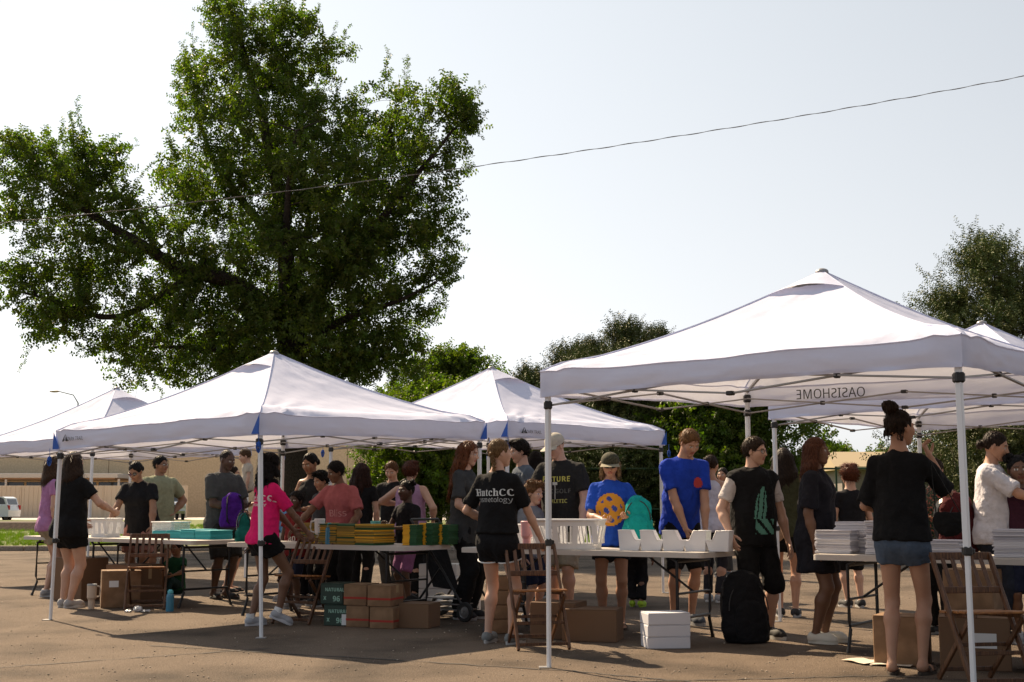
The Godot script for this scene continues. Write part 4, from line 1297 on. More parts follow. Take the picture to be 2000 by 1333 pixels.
# side outline -> car; local: nose towards +x, width along z
func vehicle(called: String, label: String, category: String, p: Vector3, turn: float, lower: PackedVector2Array, glass: PackedVector2Array, width: float, paint: Material, wheels: Array, o := {}) -> Node3D:
	var t := thing(called, label, category, p, turn)
	var b := MB.new()
	b.prism(lower, -width * 0.5, width * 0.5)
	part(t, "body", b.mesh(), paint)
	var g := MB.new()
	g.prism(glass, -width * 0.445, width * 0.445)
	var cab := part(t, "cabin", g.mesh(), paint)
	var win := mat("car glass", Color(0.02, 0.022, 0.025), {"rough": 0.06, "spec": 0.7})
	var cen := Vector2.ZERO
	for q in glass: cen += q / glass.size()
	for s in [-1.0, 1.0]:
		var w := MB.new()
		var sm := PackedVector2Array()
		for q in glass: sm.append(cen + (q - cen) * Vector2(0.90, 0.74))
		w.prism(sm, s * width * 0.445, s * (width * 0.445 + 0.008))
		part(cab, "side_window", w.mesh(), win)
	# front and rear glass: on the sloping ends of the cabin outline
	for e in o.get("ends", []):
		var a: Vector2 = glass[e[0]]
		var c: Vector2 = glass[e[1]]
		var n: Vector2 = Vector2(c.y - a.y, a.x - c.x).normalized() * e[2]
		var w := MB.new()
		var a2: Vector2 = a.lerp(c, 0.14) + n * 0.01
		var c2: Vector2 = a.lerp(c, 0.86) + n * 0.01
		w.poly([Vector3(a2.x, a2.y, -width * 0.38), Vector3(c2.x, c2.y, -width * 0.36), Vector3(c2.x, c2.y, width * 0.36), Vector3(a2.x, a2.y, width * 0.38)], Vector3(n.x, n.y, 0))
		part(cab, "windscreen", w.mesh(), win)
	for wx in wheels:
		for s in [-1.0, 1.0]:
			var ar := MB.new()
			ar.lathe([Vector2(0.0, 0.0), Vector2(wx[1] * 1.16, 0.0)], 20, Transform3D(Basis(Vector3.UP, Vector3(0, 0, s), Vector3.UP.cross(Vector3(0, 0, s))), Vector3(wx[0], wx[1], s * (width * 0.5 + 0.003))))
			part(t, "wheel_arch", ar.mesh(), mat("arch black", Color(0.01, 0.01, 0.01), {"rough": 0.9}))
			wheel(t, Vector3(wx[0], wx[1], s * (width * 0.5 - 0.07)), wx[1], 0.2, Vector3(0, 0, s))
	for l in o.get("lamps", []):
		var lm := MB.new()
		lm.bx(l[1], l[2], 0.02)
		part(t, l[0], lm.mesh(), l[3])
	return t

# ---------- tents ----------
# c: four corners (x, depth, height of the valance's lower edge), in order round the tent; the first is the one nearest the camera
func tent(label: String, c: Array, peak: Vector3, o := {}) -> Node3D:
	var mid := Vector3.ZERO
	var P := []
	for k in c:
		P.append(Vector3(k[0], k[2], -k[1]))
		mid += Vector3(k[0], 0, -k[1]) * 0.25
	var t := thing("canopy_tent", label, "tent", mid, 0.0, "white pop-up canopy tents")
	var top := peak - mid
	for i in 4: P[i] -= mid
	var fab := mat("tent fabric", Color(0.67, 0.70, 0.87), {"rough": 0.85, "spec": 0.2, "back": Color(0.6, 0.6, 0.62), "tri": 0.8, "nrm": noise_tex(0.012, 12, true, 5.0, [], 512), "ns": 0.35})
	var white := mat("white painted steel", Color(0.72, 0.74, 0.77), {"rough": 0.35, "spec": 0.5})
	var black := mat("black plastic", Color(0.015, 0.015, 0.016), {"rough": 0.45})
	var grey := mat("grey steel bar", Color(0.32, 0.31, 0.31), {"rough": 0.4, "metal": 0.4})
	var blue := mat("blue strap", Color(0.015, 0.09, 0.42), {"rough": 0.7})
	var vh: float = o.get("vh", 0.195)
	var nz := FastNoiseLite.new()
	nz.seed = hash(label)
	nz.frequency = 1.0
	var ridge := func(corner: Vector3, v: float) -> Vector3:
		var e := corner + Vector3(0, vh, 0)
		return e.lerp(top, v) + Vector3(0, -0.07 * sin(PI * v) + 0.025 * sin(PI * minf(v * 6.0, 1.0)), 0)
	for i in 4:
		var A: Vector3 = P[i]
		var B: Vector3 = P[(i + 1) % 4]
		var out := ((A + B) * 0.5)
		out.y = 0
		out = out.normalized()
		# roof panel, hung between the ridges
		var g := []
		var N := 40
		var M := 26
		for r in M + 1:
			var v := (0.86 if i == o.get("open", -1) else 0.985) * r / M
			var a: Vector3 = ridge.call(A, v)
			var b: Vector3 = ridge.call(B, v)
			var row := []
			for q in N + 1:
				var u := float(q) / N
				var p := a.lerp(b, u)
				var e := sin(PI * u)
				var hang := 0.045 * e * (0.25 + sin(PI * minf(v * 1.15, 1.0))) * (1.0 - v)
				# creases fan out of the corners and run along the eave
				var ca := atan2(v * 1.5 + 0.02, u + 0.02)
				var cb := atan2(v * 1.5 + 0.02, 1.02 - u)
				var near := exp(-pow((u * u + v * v * 2.0) * 7.0, 1.0)) * sin(ca * 21.0 + nz.seed % 7) + exp(-((1.0 - u) * (1.0 - u) + v * v * 2.0) * 7.0) * sin(cb * 19.0 + 2.0)
				var wr := 0.011 * near * minf(1.0, e * 6.0) + 0.008 * nz.get_noise_3d(u * 3.0, v * 7.0, i * 5.0) * e
				wr += 0.005 * exp(-v * 16.0) * sin(u * 21.0 + 3.0 * nz.get_noise_2d(u * 4.0, i * 9.0)) * e
				row.append(p + Vector3(0, -hang, 0) + (out + Vector3.UP) * wr)
			g.append(row)
		var mb := MB.new()
		mb.sheet(g)
		_face_out(mb, Vector3(0, -10, 0))
		part(t, "roof_panel", mb.mesh(), fab)
		# valance: hangs from the eave
		var vg := []
		var lowx: float = o.get("sag", 0.02)
		for r in 9:
			var s := r / 8.0
			var row := []
			for q in 61:
				var u := q / 60.0
				var e := sin(PI * u)
				var p: Vector3 = g[0][0].lerp(g[0][N], u)
				var gi := u * N
				var fl := mini(int(gi), N - 1)
				p = g[0][fl].lerp(g[0][fl + 1], gi - fl)
				var bot := A.lerp(B, u) + Vector3(0, lowx * 0.6 * e + 0.012 * nz.get_noise_2d(u * 5.0, 40.0 + i), 0)
				var fold := (0.010 * nz.get_noise_3d(u * 7.0, s * 2.2, i * 7.0) + 0.008 * nz.get_noise_3d(u * 2.5, s * 9.0 + u * 5.0, 60.0 + i)) * minf(1.0, e * 5.0)
				row.append(p.lerp(bot, s) + out * (fold * (0.35 + s) + 0.012 * sin(PI * s) * minf(1.0, e * 4.0)))
			vg.append(row)
		var vb := MB.new()
		vb.sheet(vg)
		_face_out(vb, Vector3.ZERO, out)
		var vo := part(t, "valance", vb.mesh(), fab)
		var hemb := MB.new()
		for lvl in [7]:
			var ga := []
			var gb := []
			for q in 61:
				ga.append(vg[lvl][q] + out * 0.003)
				gb.append(vg[8][q] + out * 0.003)
			hemb.sheet([ga, gb])
		_face_out(hemb, Vector3.ZERO, out)
		part(vo, "hem", hemb.mesh(), fab)
		var es := MB.new()
		var ep := []
		for q in N + 1: ep.append(g[0][q] + out * 0.002)
		es.tube(ep, 0.005, 5)
		part(t, "eave_seam", es.mesh(), fab)
		# welted seam on the ridge
		var sm := MB.new()
		var pts := []
		for r in 15: pts.append(ridge.call(A, 0.98 * r / 14.0) + Vector3(0, 0.003, 0))
		sm.tube(pts, 0.006, 6)
		part(t, "ridge_seam", sm.mesh(), fab)
		# vent flap over the open upper end of one panel
		if i == o.get("open", -1):
			var ca := []
			for r in 7:
				var v := lerpf(0.80, 0.99, r / 6.0)
				var a2: Vector3 = ridge.call(A, v)
				var b2: Vector3 = ridge.call(B, v)
				var row := []
				for q in 13: row.append(a2.lerp(b2, q / 12.0) + (out * 0.5 + Vector3.UP) * (0.045 * sin(PI * q / 12.0) * (1.0 - r / 6.0) + 0.006))
				ca.append(row)
			var cb2 := MB.new()
			cb2.sheet(ca)
			_face_out(cb2, Vector3(0, -10, 0))
			part(t, "vent_flap", cb2.mesh(), fab)
			var vm := MB.new()
			var vg2 := []
			for r in 3:
				var row := []
				for q in 9: row.append(ridge.call(A, 0.85 + 0.06 * r).lerp(ridge.call(B, 0.85 + 0.06 * r), q / 8.0) + Vector3(0, -0.02, 0))
				vg2.append(row)
			vm.sheet(vg2)
			_face_out(vm, Vector3(0, -10, 0))
			part(t, "vent_netting", vm.mesh(), mat("grey netting", Color(0.16, 0.16, 0.17), {"rough": 0.9}))
		# scissor truss under the eave
		var hi := 0.075
		var lo := -0.055
		var ins := -out * 0.05
		var node := func(u: float, y: float) -> Vector3: return A.lerp(B, lerpf(0.015, 0.985, u)) + Vector3(0, y, 0) + ins
		for s in [[0.0, hi, 0.5, lo], [0.0, lo, 0.5, hi], [0.5, hi, 1.0, lo], [0.5, lo, 1.0, hi]]:
			var bb := MB.new()
			var off: Vector3 = out * (0.008 if s[1] == hi else -0.008)
			bb.bar(node.call(s[0], s[1]) + off, node.call(s[2], s[3]) + off, 0.024, 0.012, out)
			part(t, "truss_bar", bb.mesh(), grey)
		for u in [0.25, 0.75]:
			var jb := MB.new()
			jb.box(Transform3D(Basis(out.cross(Vector3.UP), Vector3.UP, out), node.call(u, (hi + lo) * 0.5)), Vector3(0.035, 0.035, 0.04), 0.006)
			part(t, "truss_joint", jb.mesh(), black)
		for y in [hi, lo]:
			var jb := MB.new()
			jb.box(Transform3D(Basis(out.cross(Vector3.UP), Vector3.UP, out), node.call(0.5, y)), Vector3(0.05, 0.028, 0.045), 0.006)
			part(t, "truss_joint", jb.mesh(), black)
		# leg
		var foot: Vector3 = A
		var sp: Array = o.get("splay", [Vector2.ZERO, Vector2.ZERO, Vector2.ZERO, Vector2.ZERO])
		foot = Vector3(A.x + sp[i].x, 0, A.z + sp[i].y)
		var inw := Vector3(-A.x, 0, -A.z).normalized() * 0.055
		var head := A + Vector3(0, vh - 0.02, 0) + inw
		foot += inw
		var brk: float = 0.42
		var joint := foot.lerp(head, brk)
		var lm := MB.new()
		lm.bar(joint, head, 0.036, 0.036, out, 0.005)
		var leg := part(t, "leg", lm.mesh(), white)
		var l2 := MB.new()
		l2.bar(foot + Vector3(0, 0.004, 0), joint + (head - joint) * 0.05, 0.027, 0.027, out, 0.004)
		for k in 5: l2.ell(foot.lerp(joint, 0.25 + 0.12 * k) - out * 0.0 + Vector3(0, 0, 0.0135), Vector3(0.004, 0.004, 0.002), Basis.IDENTITY, 4, 6)
		part(leg, "lower_tube", l2.mesh(), white)
		var fm := MB.new()
		fm.bx(foot + Vector3(0, 0.004, 0) - inw * 0.5, Vector3(0.085, 0.006, 0.085), 0.002)
		part(leg, "foot_plate", fm.mesh(), grey)
		var cm := MB.new()
		cm.box(Transform3D(Basis.IDENTITY, joint), Vector3(0.050, 0.05, 0.050), 0.008)
		cm.box(Transform3D(Basis.IDENTITY, joint + Vector3(0.03, 0.0, 0.0)), Vector3(0.022, 0.03, 0.03), 0.006)
		part(leg, "clamp", cm.mesh(), black)
		var bm := MB.new()
		bm.box(Transform3D(Basis.IDENTITY, A + Vector3(0, hi, 0) + inw), Vector3(0.062, 0.07, 0.062), 0.01)
		bm.box(Transform3D(Basis.IDENTITY, A + Vector3(0, lo, 0) + inw), Vector3(0.06, 0.06, 0.06), 0.01)
		part(leg, "corner_bracket", bm.mesh(), black)
		# strut from the corner to the peak
		var st := MB.new()
		st.bar(head + Vector3(0, -0.03, 0), ridge.call(A, 0.55) + Vector3(0, -0.09, 0), 0.022, 0.022)
		st.bar(ridge.call(A, 0.55) + Vector3(0, -0.09, 0), top + Vector3(0, -0.08, 0), 0.022, 0.022)
		part(t, "roof_strut", st.mesh(), grey)
		if o.get("blue", false):
			var ob := A - mid * 0.0
			ob = Vector3(A.x, 0, A.z).normalized()
			var sid := (B - A).normalized()
			var gp := MB.new()
			var e0 := A + Vector3(0, vh - 0.005, 0) + ob * 0.022
			for dirv in [(P[(i + 3) % 4] - A)] if i != 3 else [(B - A)]:
				var dn2: Vector3 = dirv.normalized()
				gp.poly([e0, A + ob * 0.028 + dn2 * 0.005 + Vector3(0, 0.01, 0), A + ob * 0.016 + dn2 * 0.10 + Vector3(0, 0.012, 0)], ob)
			part(t, "corner_gusset", gp.mesh(), blue)
			var sb := MB.new()
			var s0 := A + ob * 0.05
			sb.tube([s0 + Vector3(0, 0.02, 0), s0 + Vector3(0.002, -0.06, 0)], 0.003, 5)
			for k in 5:
				var ph := k * 1.3
				var loop := []
				for q in 9:
					var an := TAU * q / 8.0
					loop.append(s0 + Vector3(cos(ph) * sin(an) * 0.02, -0.095 + cos(an) * 0.035 - 0.006 * k, sin(ph) * sin(an) * 0.02))
				sb.tube(loop, 0.006, 5, false)
			part(t, "tie_strap", sb.mesh(), blue)
	var mast := MB.new()
	mast.tube([top + Vector3(0, -0.32, 0), top + Vector3(0, -0.01, 0)], 0.016, 8)
	mast.ell(top + Vector3(0, -0.01, 0), Vector3(0.05, 0.03, 0.05))
	part(t, "peak_mast", mast.mesh(), grey)
	if o.has("words"):
		for wd in o.words:
			var a := text_print(wd.t, wd.size, wd.get("bold", false))
			var A: Vector3 = P[wd.side]
			var B: Vector3 = P[(wd.side + 1) % 4]
			var out := ((A + B) * 0.5)
			out.y = 0
			out = out.normalized()
			var sx := (B - A).normalized()
			if out.cross(Vector3.UP).dot(sx) > 0: sx = -sx
			var vs := PackedVector3Array()
			var ns := PackedVector3Array()
			for q in a[0]:
				vs.append(A.lerp(B, wd.u) + Vector3(0, wd.y, 0) + sx * q.x + Vector3.UP * q.y + out * wd.get("off", 0.045))
				ns.append(out)
			part(t, "lettering", arr_mesh([vs, ns, a[1]]), mat("dark print", Color(0.03, 0.03, 0.035), {"rough": 0.8}))
			if wd.get("mark", false):
				var mk := MB.new()
				var q0: Vector3 = A.lerp(B, wd.u) + Vector3(0, wd.y, 0) + out * wd.get("off", 0.045) - sx * (wd.size * 2.9)
				mk.poly([q0 + Vector3(0, 0.055, 0), q0 + sx * 0.05 + Vector3(0, -0.02, 0), q0 + sx * 0.018 + Vector3(0, -0.02, 0)], out)
				mk.poly([q0 + Vector3(0, 0.055, 0), q0 - sx * 0.05 + Vector3(0, -0.02, 0), q0 - sx * 0.018 + Vector3(0, -0.02, 0)], out)
				mk.poly([q0 + Vector3(0, 0.012, 0), q0 + sx * 0.012 + Vector3(0, -0.012, 0), q0 - sx * 0.012 + Vector3(0, -0.012, 0)], out)
				part(t, "emblem", mk.mesh(), mat("dark print", Color(0.03, 0.03, 0.035)))
	return t

func _face_out(mb: MB, from: Vector3, dir := Vector3.ZERO) -> void:
	var s := 0.0
	for i in mb.v.size(): s += mb.n[i].dot(dir if dir != Vector3.ZERO else mb.v[i] - from)
	if s < 0.0:
		for i in mb.n.size(): mb.n[i] = -mb.n[i]
		for i in range(0, mb.ix.size(), 3):
			var k := mb.ix[i + 1]
			mb.ix[i + 1] = mb.ix[i + 2]
			mb.ix[i + 2] = k

# ---------- trees ----------
func leaf_spray(rng: RandomNumberGenerator, count: int, len_: float, size: float, wide: float) -> ArrayMesh:
	var mb := MB.new()
	for i in count:
		var t := (i + 0.5) / count
		var base := Vector3(0, len_ * t, 0)
		var az := i * 2.4 + rng.randf() * 0.8
		var d := Vector3(cos(az), rng.randf_range(0.1, 0.7), sin(az)).normalized()
		var l := size * rng.randf_range(0.75, 1.2)
		var s := d.cross(Vector3(rng.randf_range(-1, 1), rng.randf_range(0.2, 1.0), rng.randf_range(-1, 1))).normalized() * l * wide
		var nn := s.cross(d).normalized()
		if nn.y < 0: nn = -nn
		var tip := base + d * l - Vector3(0, l * 0.2, 0)
		var m := base + d * l * 0.45
		var fold := nn * l * 0.08
		var k := mb.v.size()
		mb.vert(base, nn); mb.vert(m + s * 0.5 + fold, (nn - s.normalized() * 0.3).normalized()); mb.vert(tip, nn); mb.vert(m - s * 0.5 + fold, (nn + s.normalized() * 0.3).normalized())
		mb.tri(k, k + 1, k + 2)
		mb.tri(k, k + 2, k + 3)
	return mb.mesh()

# limbs: arrays of [points, radius0, radius1]; lobes: [centre, radii, tips]
func tree(called: String, label: String, at: Vector3, limbs: Array, lobes: Array, o := {}) -> Node3D:
	var t := thing(called, label, "tree", at, 0.0, o.get("group", ""))
	var rng := RandomNumberGenerator.new()
	rng.seed = hash(label)
	var bark := mat("bark", Color(0.060, 0.045, 0.034), {"rough": 0.95, "tri": Vector3(2.0, 0.6, 2.0), "nrm": noise_tex(0.03, 77, true, 14.0, [], 512), "ns": 1.0, "alb": noise_tex(0.03, 78, false, 4.0, [[0.2, 0.8], [Color(0.55, 0.5, 0.48), Color(1, 1, 1)]], 512)})
	var wood := MB.new()
	var joints := []
	for l in limbs:
		var cv := Curve3D.new()
		for p in l[0]: cv.add_point(p)
		var n: int = l[0].size()
		for i in n:
			var a: Vector3 = l[0][maxi(i - 1, 0)]
			var b: Vector3 = l[0][mini(i + 1, n - 1)]
			cv.set_point_in(i, (a - b) * 0.17)
			cv.set_point_out(i, (b - a) * 0.17)
		var L := cv.get_baked_length()
		var m := maxi(6, int(L / 0.5))
		var pts := []
		var rad := []
		for i in m + 1:
			var s := float(i) / m
			pts.append(cv.sample_baked(L * s) + Vector3(rng.randf_range(-1, 1), 0, rng.randf_range(-1, 1)) * 0.04 * s)
			var r := lerpf(l[1], l[2], pow(s, 0.8))
			if l.size() > 3 and i == 0: r *= 1.35
			rad.append(r)
			if l.size() <= 3 or s > 0.6: joints.append([pts[-1], r])
		wood.tube(pts, rad, 9 if l[1] > 0.15 else 6)
	var sprays := []
	var tips := []
	var thin := MB.new()
	var droop: float = o.get("droop", 0.1)
	var per: int = o.get("per", 12)
	var reach: float = o.get("reach", 0.55)
	for lb in lobes:
		var c: Vector3 = lb[0]
		var r: Vector3 = lb[1]
		for i in int(lb[2] * o.get("keep", 1.0)):
			var dir := Vector3(rng.randfn(), rng.randfn(), rng.randfn()).normalized()
			var rr := pow(rng.randf(), o.get("shell", 0.42))
			var p := c + dir * r * rr
			if p.y < o.get("floor", 0.6): continue
			# the bough that carries this tip
			var best: Array = joints[0]
			var bd := 1e9
			for k in range(0, joints.size(), 1):
				var q: Array = joints[k]
				var dd: float = q[0].distance_squared_to(p) + maxf(0.0, q[0].y - p.y) * 2.0
				if dd < bd:
					bd = dd
					best = q
			var a: Vector3 = best[0]
			var mid := a.lerp(p, 0.5) + Vector3(rng.randf_range(-0.3, 0.3), 0.12 * a.distance_to(p), rng.randf_range(-0.3, 0.3))
			var pts := []
			var rad := []
			var br := minf(best[1] * 0.6, 0.012 + 0.012 * a.distance_to(p))
			for k in 6:
				var s := k / 5.0
				pts.append(a.lerp(mid, s).lerp(mid.lerp(p, s), s))
				rad.append(lerpf(br, 0.006, s))
			thin.tube(pts, rad, 4, false)
			if joints.size() < 900 and rng.randf() < 0.5: joints.append([pts[3], rad[3]])
			var ax: Vector3 = (p - pts[3]).normalized()
			for k in per:
				var s := rng.randf()
				var q: Vector3 = pts[3].lerp(p, 0.1 + s * 1.0) if rng.randf() < 0.55 else p
				var e := Vector3(rng.randfn(), rng.randfn() * o.get("flat", 0.6), rng.randfn()) * reach * 0.45
				q += e
				var y := (e.normalized() * 0.8 + ax * 0.6 + Vector3(0, o.get("lift", 0.35) - droop, 0) + Vector3(rng.randf_range(-0.5, 0.5), rng.randf_range(-0.4, 0.4), rng.randf_range(-0.5, 0.5))).normalized()
				var x := y.cross(Vector3(rng.randf_range(-1, 1), rng.randf_range(-1, 1), rng.randf_range(-1, 1))).normalized()
				var sc := rng.randf_range(0.75, 1.3) * float(o.get("scale", 1.0))
				sprays.append(Transform3D(Basis(x, y, x.cross(y)) * sc, q))
			# a long shoot standing out of the crown
			if rng.randf() < o.get("shoots", 0.0):
				var sd := (dir * 0.55 + Vector3(rng.randf_range(-0.4, 0.4), 0.75 if dir.y > -0.2 else -0.5, rng.randf_range(-0.4, 0.4))).normalized()
				var sl := rng.randf_range(0.5, 1.25)
				thin.tube([p, p + sd * sl * 0.5, p + sd * sl], [0.007, 0.005, 0.003], 4, false)
				for k in 9:
					var q := p + sd * sl * (k + 0.5) / 8.5
					var y := (sd + Vector3(rng.randf_range(-0.9, 0.9), rng.randf_range(-0.6, 0.6), rng.randf_range(-0.9, 0.9))).normalized()
					var x := y.cross(Vector3(rng.randf_range(-1, 1), rng.randf_range(-1, 1), rng.randf_range(-1, 1))).normalized()
					sprays.append(Transform3D(Basis(x, y, x.cross(y)) * rng.randf_range(0.5, 0.95) * (1.15 - 0.5 * k / 9.0), q))
	# runs of twigs join the wood
	wood.v.append_array(thin.v)
	var base := wood.n.size()
	wood.n.append_array(thin.n)
	wood.c.append_array(thin.c)
	wood.uv.append_array(thin.uv)
	for i in thin.ix: wood.ix.append(i + base)
	part(t, "trunk", wood.mesh(), bark)
	var mm := MultiMesh.new()
	mm.transform_format = MultiMesh.TRANSFORM_3D
	mm.use_colors = true
	var key: String = o.get("leaf", "broad")
	mm.mesh = spray_of(key)
	mm.instance_count = sprays.size()
	var tint: Color = o.get("tint", Color(1, 1, 1))
	for i in sprays.size():
		mm.set_instance_transform(i, sprays[i])
		var v := rng.randf_range(0.75, 1.2)
		mm.set_instance_color(i, Color(tint.r * v * rng.randf_range(0.85, 1.25), tint.g * v, tint.b * v * rng.randf_range(0.7, 1.1)))
	var mi := MultiMeshInstance3D.new()
	mi.name = "crown"
	mi.multimesh = mm
	mi.material_override = mat("cedar and shaded foliage", Color(0.092, 0.112, 0.044), {"rough": 0.6, "spec": 0.3, "back": Color(0.30, 0.36, 0.16), "vc": true}) if key == "fine" else mat("leaf", Color(0.114, 0.150, 0.036), {"rough": 0.5, "spec": 0.35, "back": Color(0.90, 1.05, 0.38), "vc": true})  # needle tone also darkens the broad trees to stand in for shade
	mi.set_meta("kind", "stuff")
	t.add_child(mi, true)
	return t

var sprays_made := {}
func spray_of(key: String) -> ArrayMesh:
	if not sprays_made.has(key):
		var rng := RandomNumberGenerator.new()
		rng.seed = 4
		match key:
			"broad": sprays_made[key] = leaf_spray(rng, 12, 0.36, 0.112, 0.60)
			"fine": sprays_made[key] = leaf_spray(rng, 16, 0.40, 0.085, 0.40)
			"far": sprays_made[key] = leaf_spray(rng, 10, 0.5, 0.22, 0.55)
	return sprays_made[key]

# a tree of the wood beyond: lobes grown from a few numbers
func wood_tree(called: String, label: String, x: float, d: float, high: float, wide: float, kind: String, o := {}) -> Node3D:
	var rng := RandomNumberGenerator.new()
	rng.seed = hash(label)
	var limbs := [[[Vector3.ZERO, Vector3(0.1, high * 0.3, 0), Vector3(-0.1, high * 0.6, 0.1), Vector3(0.05, high * 0.9, 0)], 0.05 + high * 0.022, 0.03, true]]
	var lobes := []
	var n: int = o.get("lobes", 9)
	for i in n:
		var s := (i + 0.6) / n
		var y := high * lerpf(o.get("from", 0.12), 0.93, s)
		var prof := sin(PI * clampf(0.12 + s * 0.80, 0, 1)) if kind == "round" else clampf(1.08 - s * 0.9, 0.16, 1.0)
		var a := i * 2.4 + rng.randf()
		var off := Vector3(cos(a), 0, sin(a)) * wide * 0.28 * prof
		var r := wide * 0.5 * prof * rng.randf_range(0.7, 1.05)
		lobes.append([Vector3(0, y, 0) + off, Vector3(r, maxf(r * (0.75 if kind == "round" else 0.9), high * 0.07), r), int(o.get("tips", 26))])
		limbs.append([[Vector3(0, y * 0.75, 0), Vector3(0, y * 0.85, 0) + off * 0.5, Vector3(0, y, 0) + off], 0.02 + high * 0.006, 0.015])
	return tree(called, label, W(x, d), limbs, lobes, o)

# ---------- people ----------
var fold_noise := FastNoiseLite.new()
var strand_noise := FastNoiseLite.new()
var head_parts := {}
var hand_parts := {}
var hair_parts := {}
var text_parts := {}

func make_head(kind: String) -> Dictionary:
	var s := SDF.new(Vector3(-0.11, -0.15, -0.14), Vector3(0.11, 0.15, 0.15), 0.0058)
	var I := Basis.IDENTITY
	var male := kind == "m"
	s.ell(Vector3(0, 0.022, -0.012), Vector3(0.076, 0.098, 0.096), I, 0.01)
	s.ell(Vector3(0, -0.048, 0.028), Vector3(0.060 if male else 0.055, 0.066, 0.062), I, 0.05)
	s.ell(Vector3(0, -0.098, 0.066), Vector3(0.024 if male else 0.019, 0.016, 0.018), I, 0.035)
	for q in [-1.0, 1.0]:
		s.ell(Vector3(q * 0.040, -0.022, 0.058), Vector3(0.026, 0.026, 0.022), I, 0.03)
		s.ell(Vector3(q * 0.033, 0.006, 0.094), Vector3(0.020, 0.012, 0.014), I, 0.012, true)
		s.ell(Vector3(q * 0.033, 0.004, 0.070), Vector3(0.0145, 0.0135, 0.0135), I, 0.004)
		s.ell(Vector3(q * 0.079, -0.008, -0.008), Vector3(0.009, 0.031, 0.019), Basis(Vector3.UP, q * 0.35), 0.006)
		s.bone(Vector3(q * 0.052, 0.024, 0.070), Vector3(q * 0.014, 0.026, 0.086), 0.007, 0.008, 0.012)
	s.bone(Vector3(0, 0.012, 0.086), Vector3(0, -0.024, 0.106), 0.008, 0.0115, 0.014)
	s.ell(Vector3(0, -0.030, 0.097), Vector3(0.017, 0.009, 0.011), I, 0.008)
	s.ell(Vector3(0, -0.054, 0.086), Vector3(0.023, 0.0055, 0.010), I, 0.006)
	s.ell(Vector3(0, -0.065, 0.084), Vector3(0.019, 0.0065, 0.010), I, 0.006)
	var a := s.arrays()
	var tags := PackedByteArray()
	tags.resize(a[0].size())
	for i in a[0].size():
		var p: Vector3 = a[0][i]
		var ax := absf(p.x)
		var t := 0
		if p.z > 0.078 and ax < 0.024 and p.y < -0.048 and p.y > -0.072: t = 1
		if p.z > 0.05 and ax > 0.013 and ax < 0.056 and absf(p.y - 0.027 + absf(ax - 0.03) * 0.15) < 0.0055: t = 2
		if p.z > 0.06 and absf(ax - 0.033) < 0.014 and absf(p.y - 0.004) < 0.0062:
			t = 4 if absf(ax - 0.033) < 0.0062 else 3
		tags[i] = t
	return {"a": a, "tags": tags}

func make_hand(curl: float, spread: float) -> Array:
	# left hand, wrist at the origin, fingers along -y, palm towards -z (back), thumb towards +z ... forward
	var s := SDF.new(Vector3(-0.075, -0.215, -0.085), Vector3(0.075, 0.05, 0.085), 0.0052)
	s.bone(Vector3(0, 0.03, 0), Vector3(0, -0.012, 0), 0.026, 0.025, 0.01, Vector3.BACK, 0.8)
	s.bone(Vector3(0, -0.02, 0.004), Vector3(0, -0.075, 0.0), 0.034, 0.040, 0.02, Vector3.BACK, 0.42)
	var lens := [0.066, 0.078, 0.072, 0.056]
	for i in 4:
		var z := 0.030 - 0.0205 * i
		var p := Vector3(0.0, -0.082 + (0.008 if i == 3 else 0.0) - (0.004 if i == 1 else 0.0), z)
		var ang := curl * (0.5 + 0.08 * i)
		var d := Vector3(-sin(ang), -cos(ang), spread * (0.12 - 0.08 * i)).normalized()
		var r := 0.0093 if i < 3 else 0.008
		for j in 3:
			var l: float = lens[i] * [0.46, 0.31, 0.23][j]
			var e := p + d * l
			s.bone(p, e, r, r * 0.93, 0.004)
			p = e
			r *= 0.93
			ang += curl * 0.75
			d = Vector3(-sin(ang), -cos(ang), d.z).normalized()
	var tp := Vector3(-0.006, -0.028, 0.028)
	var td := Vector3(-0.25 - 0.3 * curl, -0.65, 0.62).normalized()
	for j in 3:
		var e: Vector3 = tp + td * [0.034, 0.031, 0.026][j]
		s.bone(tp, e, [0.0135, 0.0105, 0.0095][j], [0.011, 0.0098, 0.008][j], 0.008)
		tp = e
		td = (td + Vector3(-0.15 * curl, -0.35, -0.18)).normalized()
	return s.arrays()

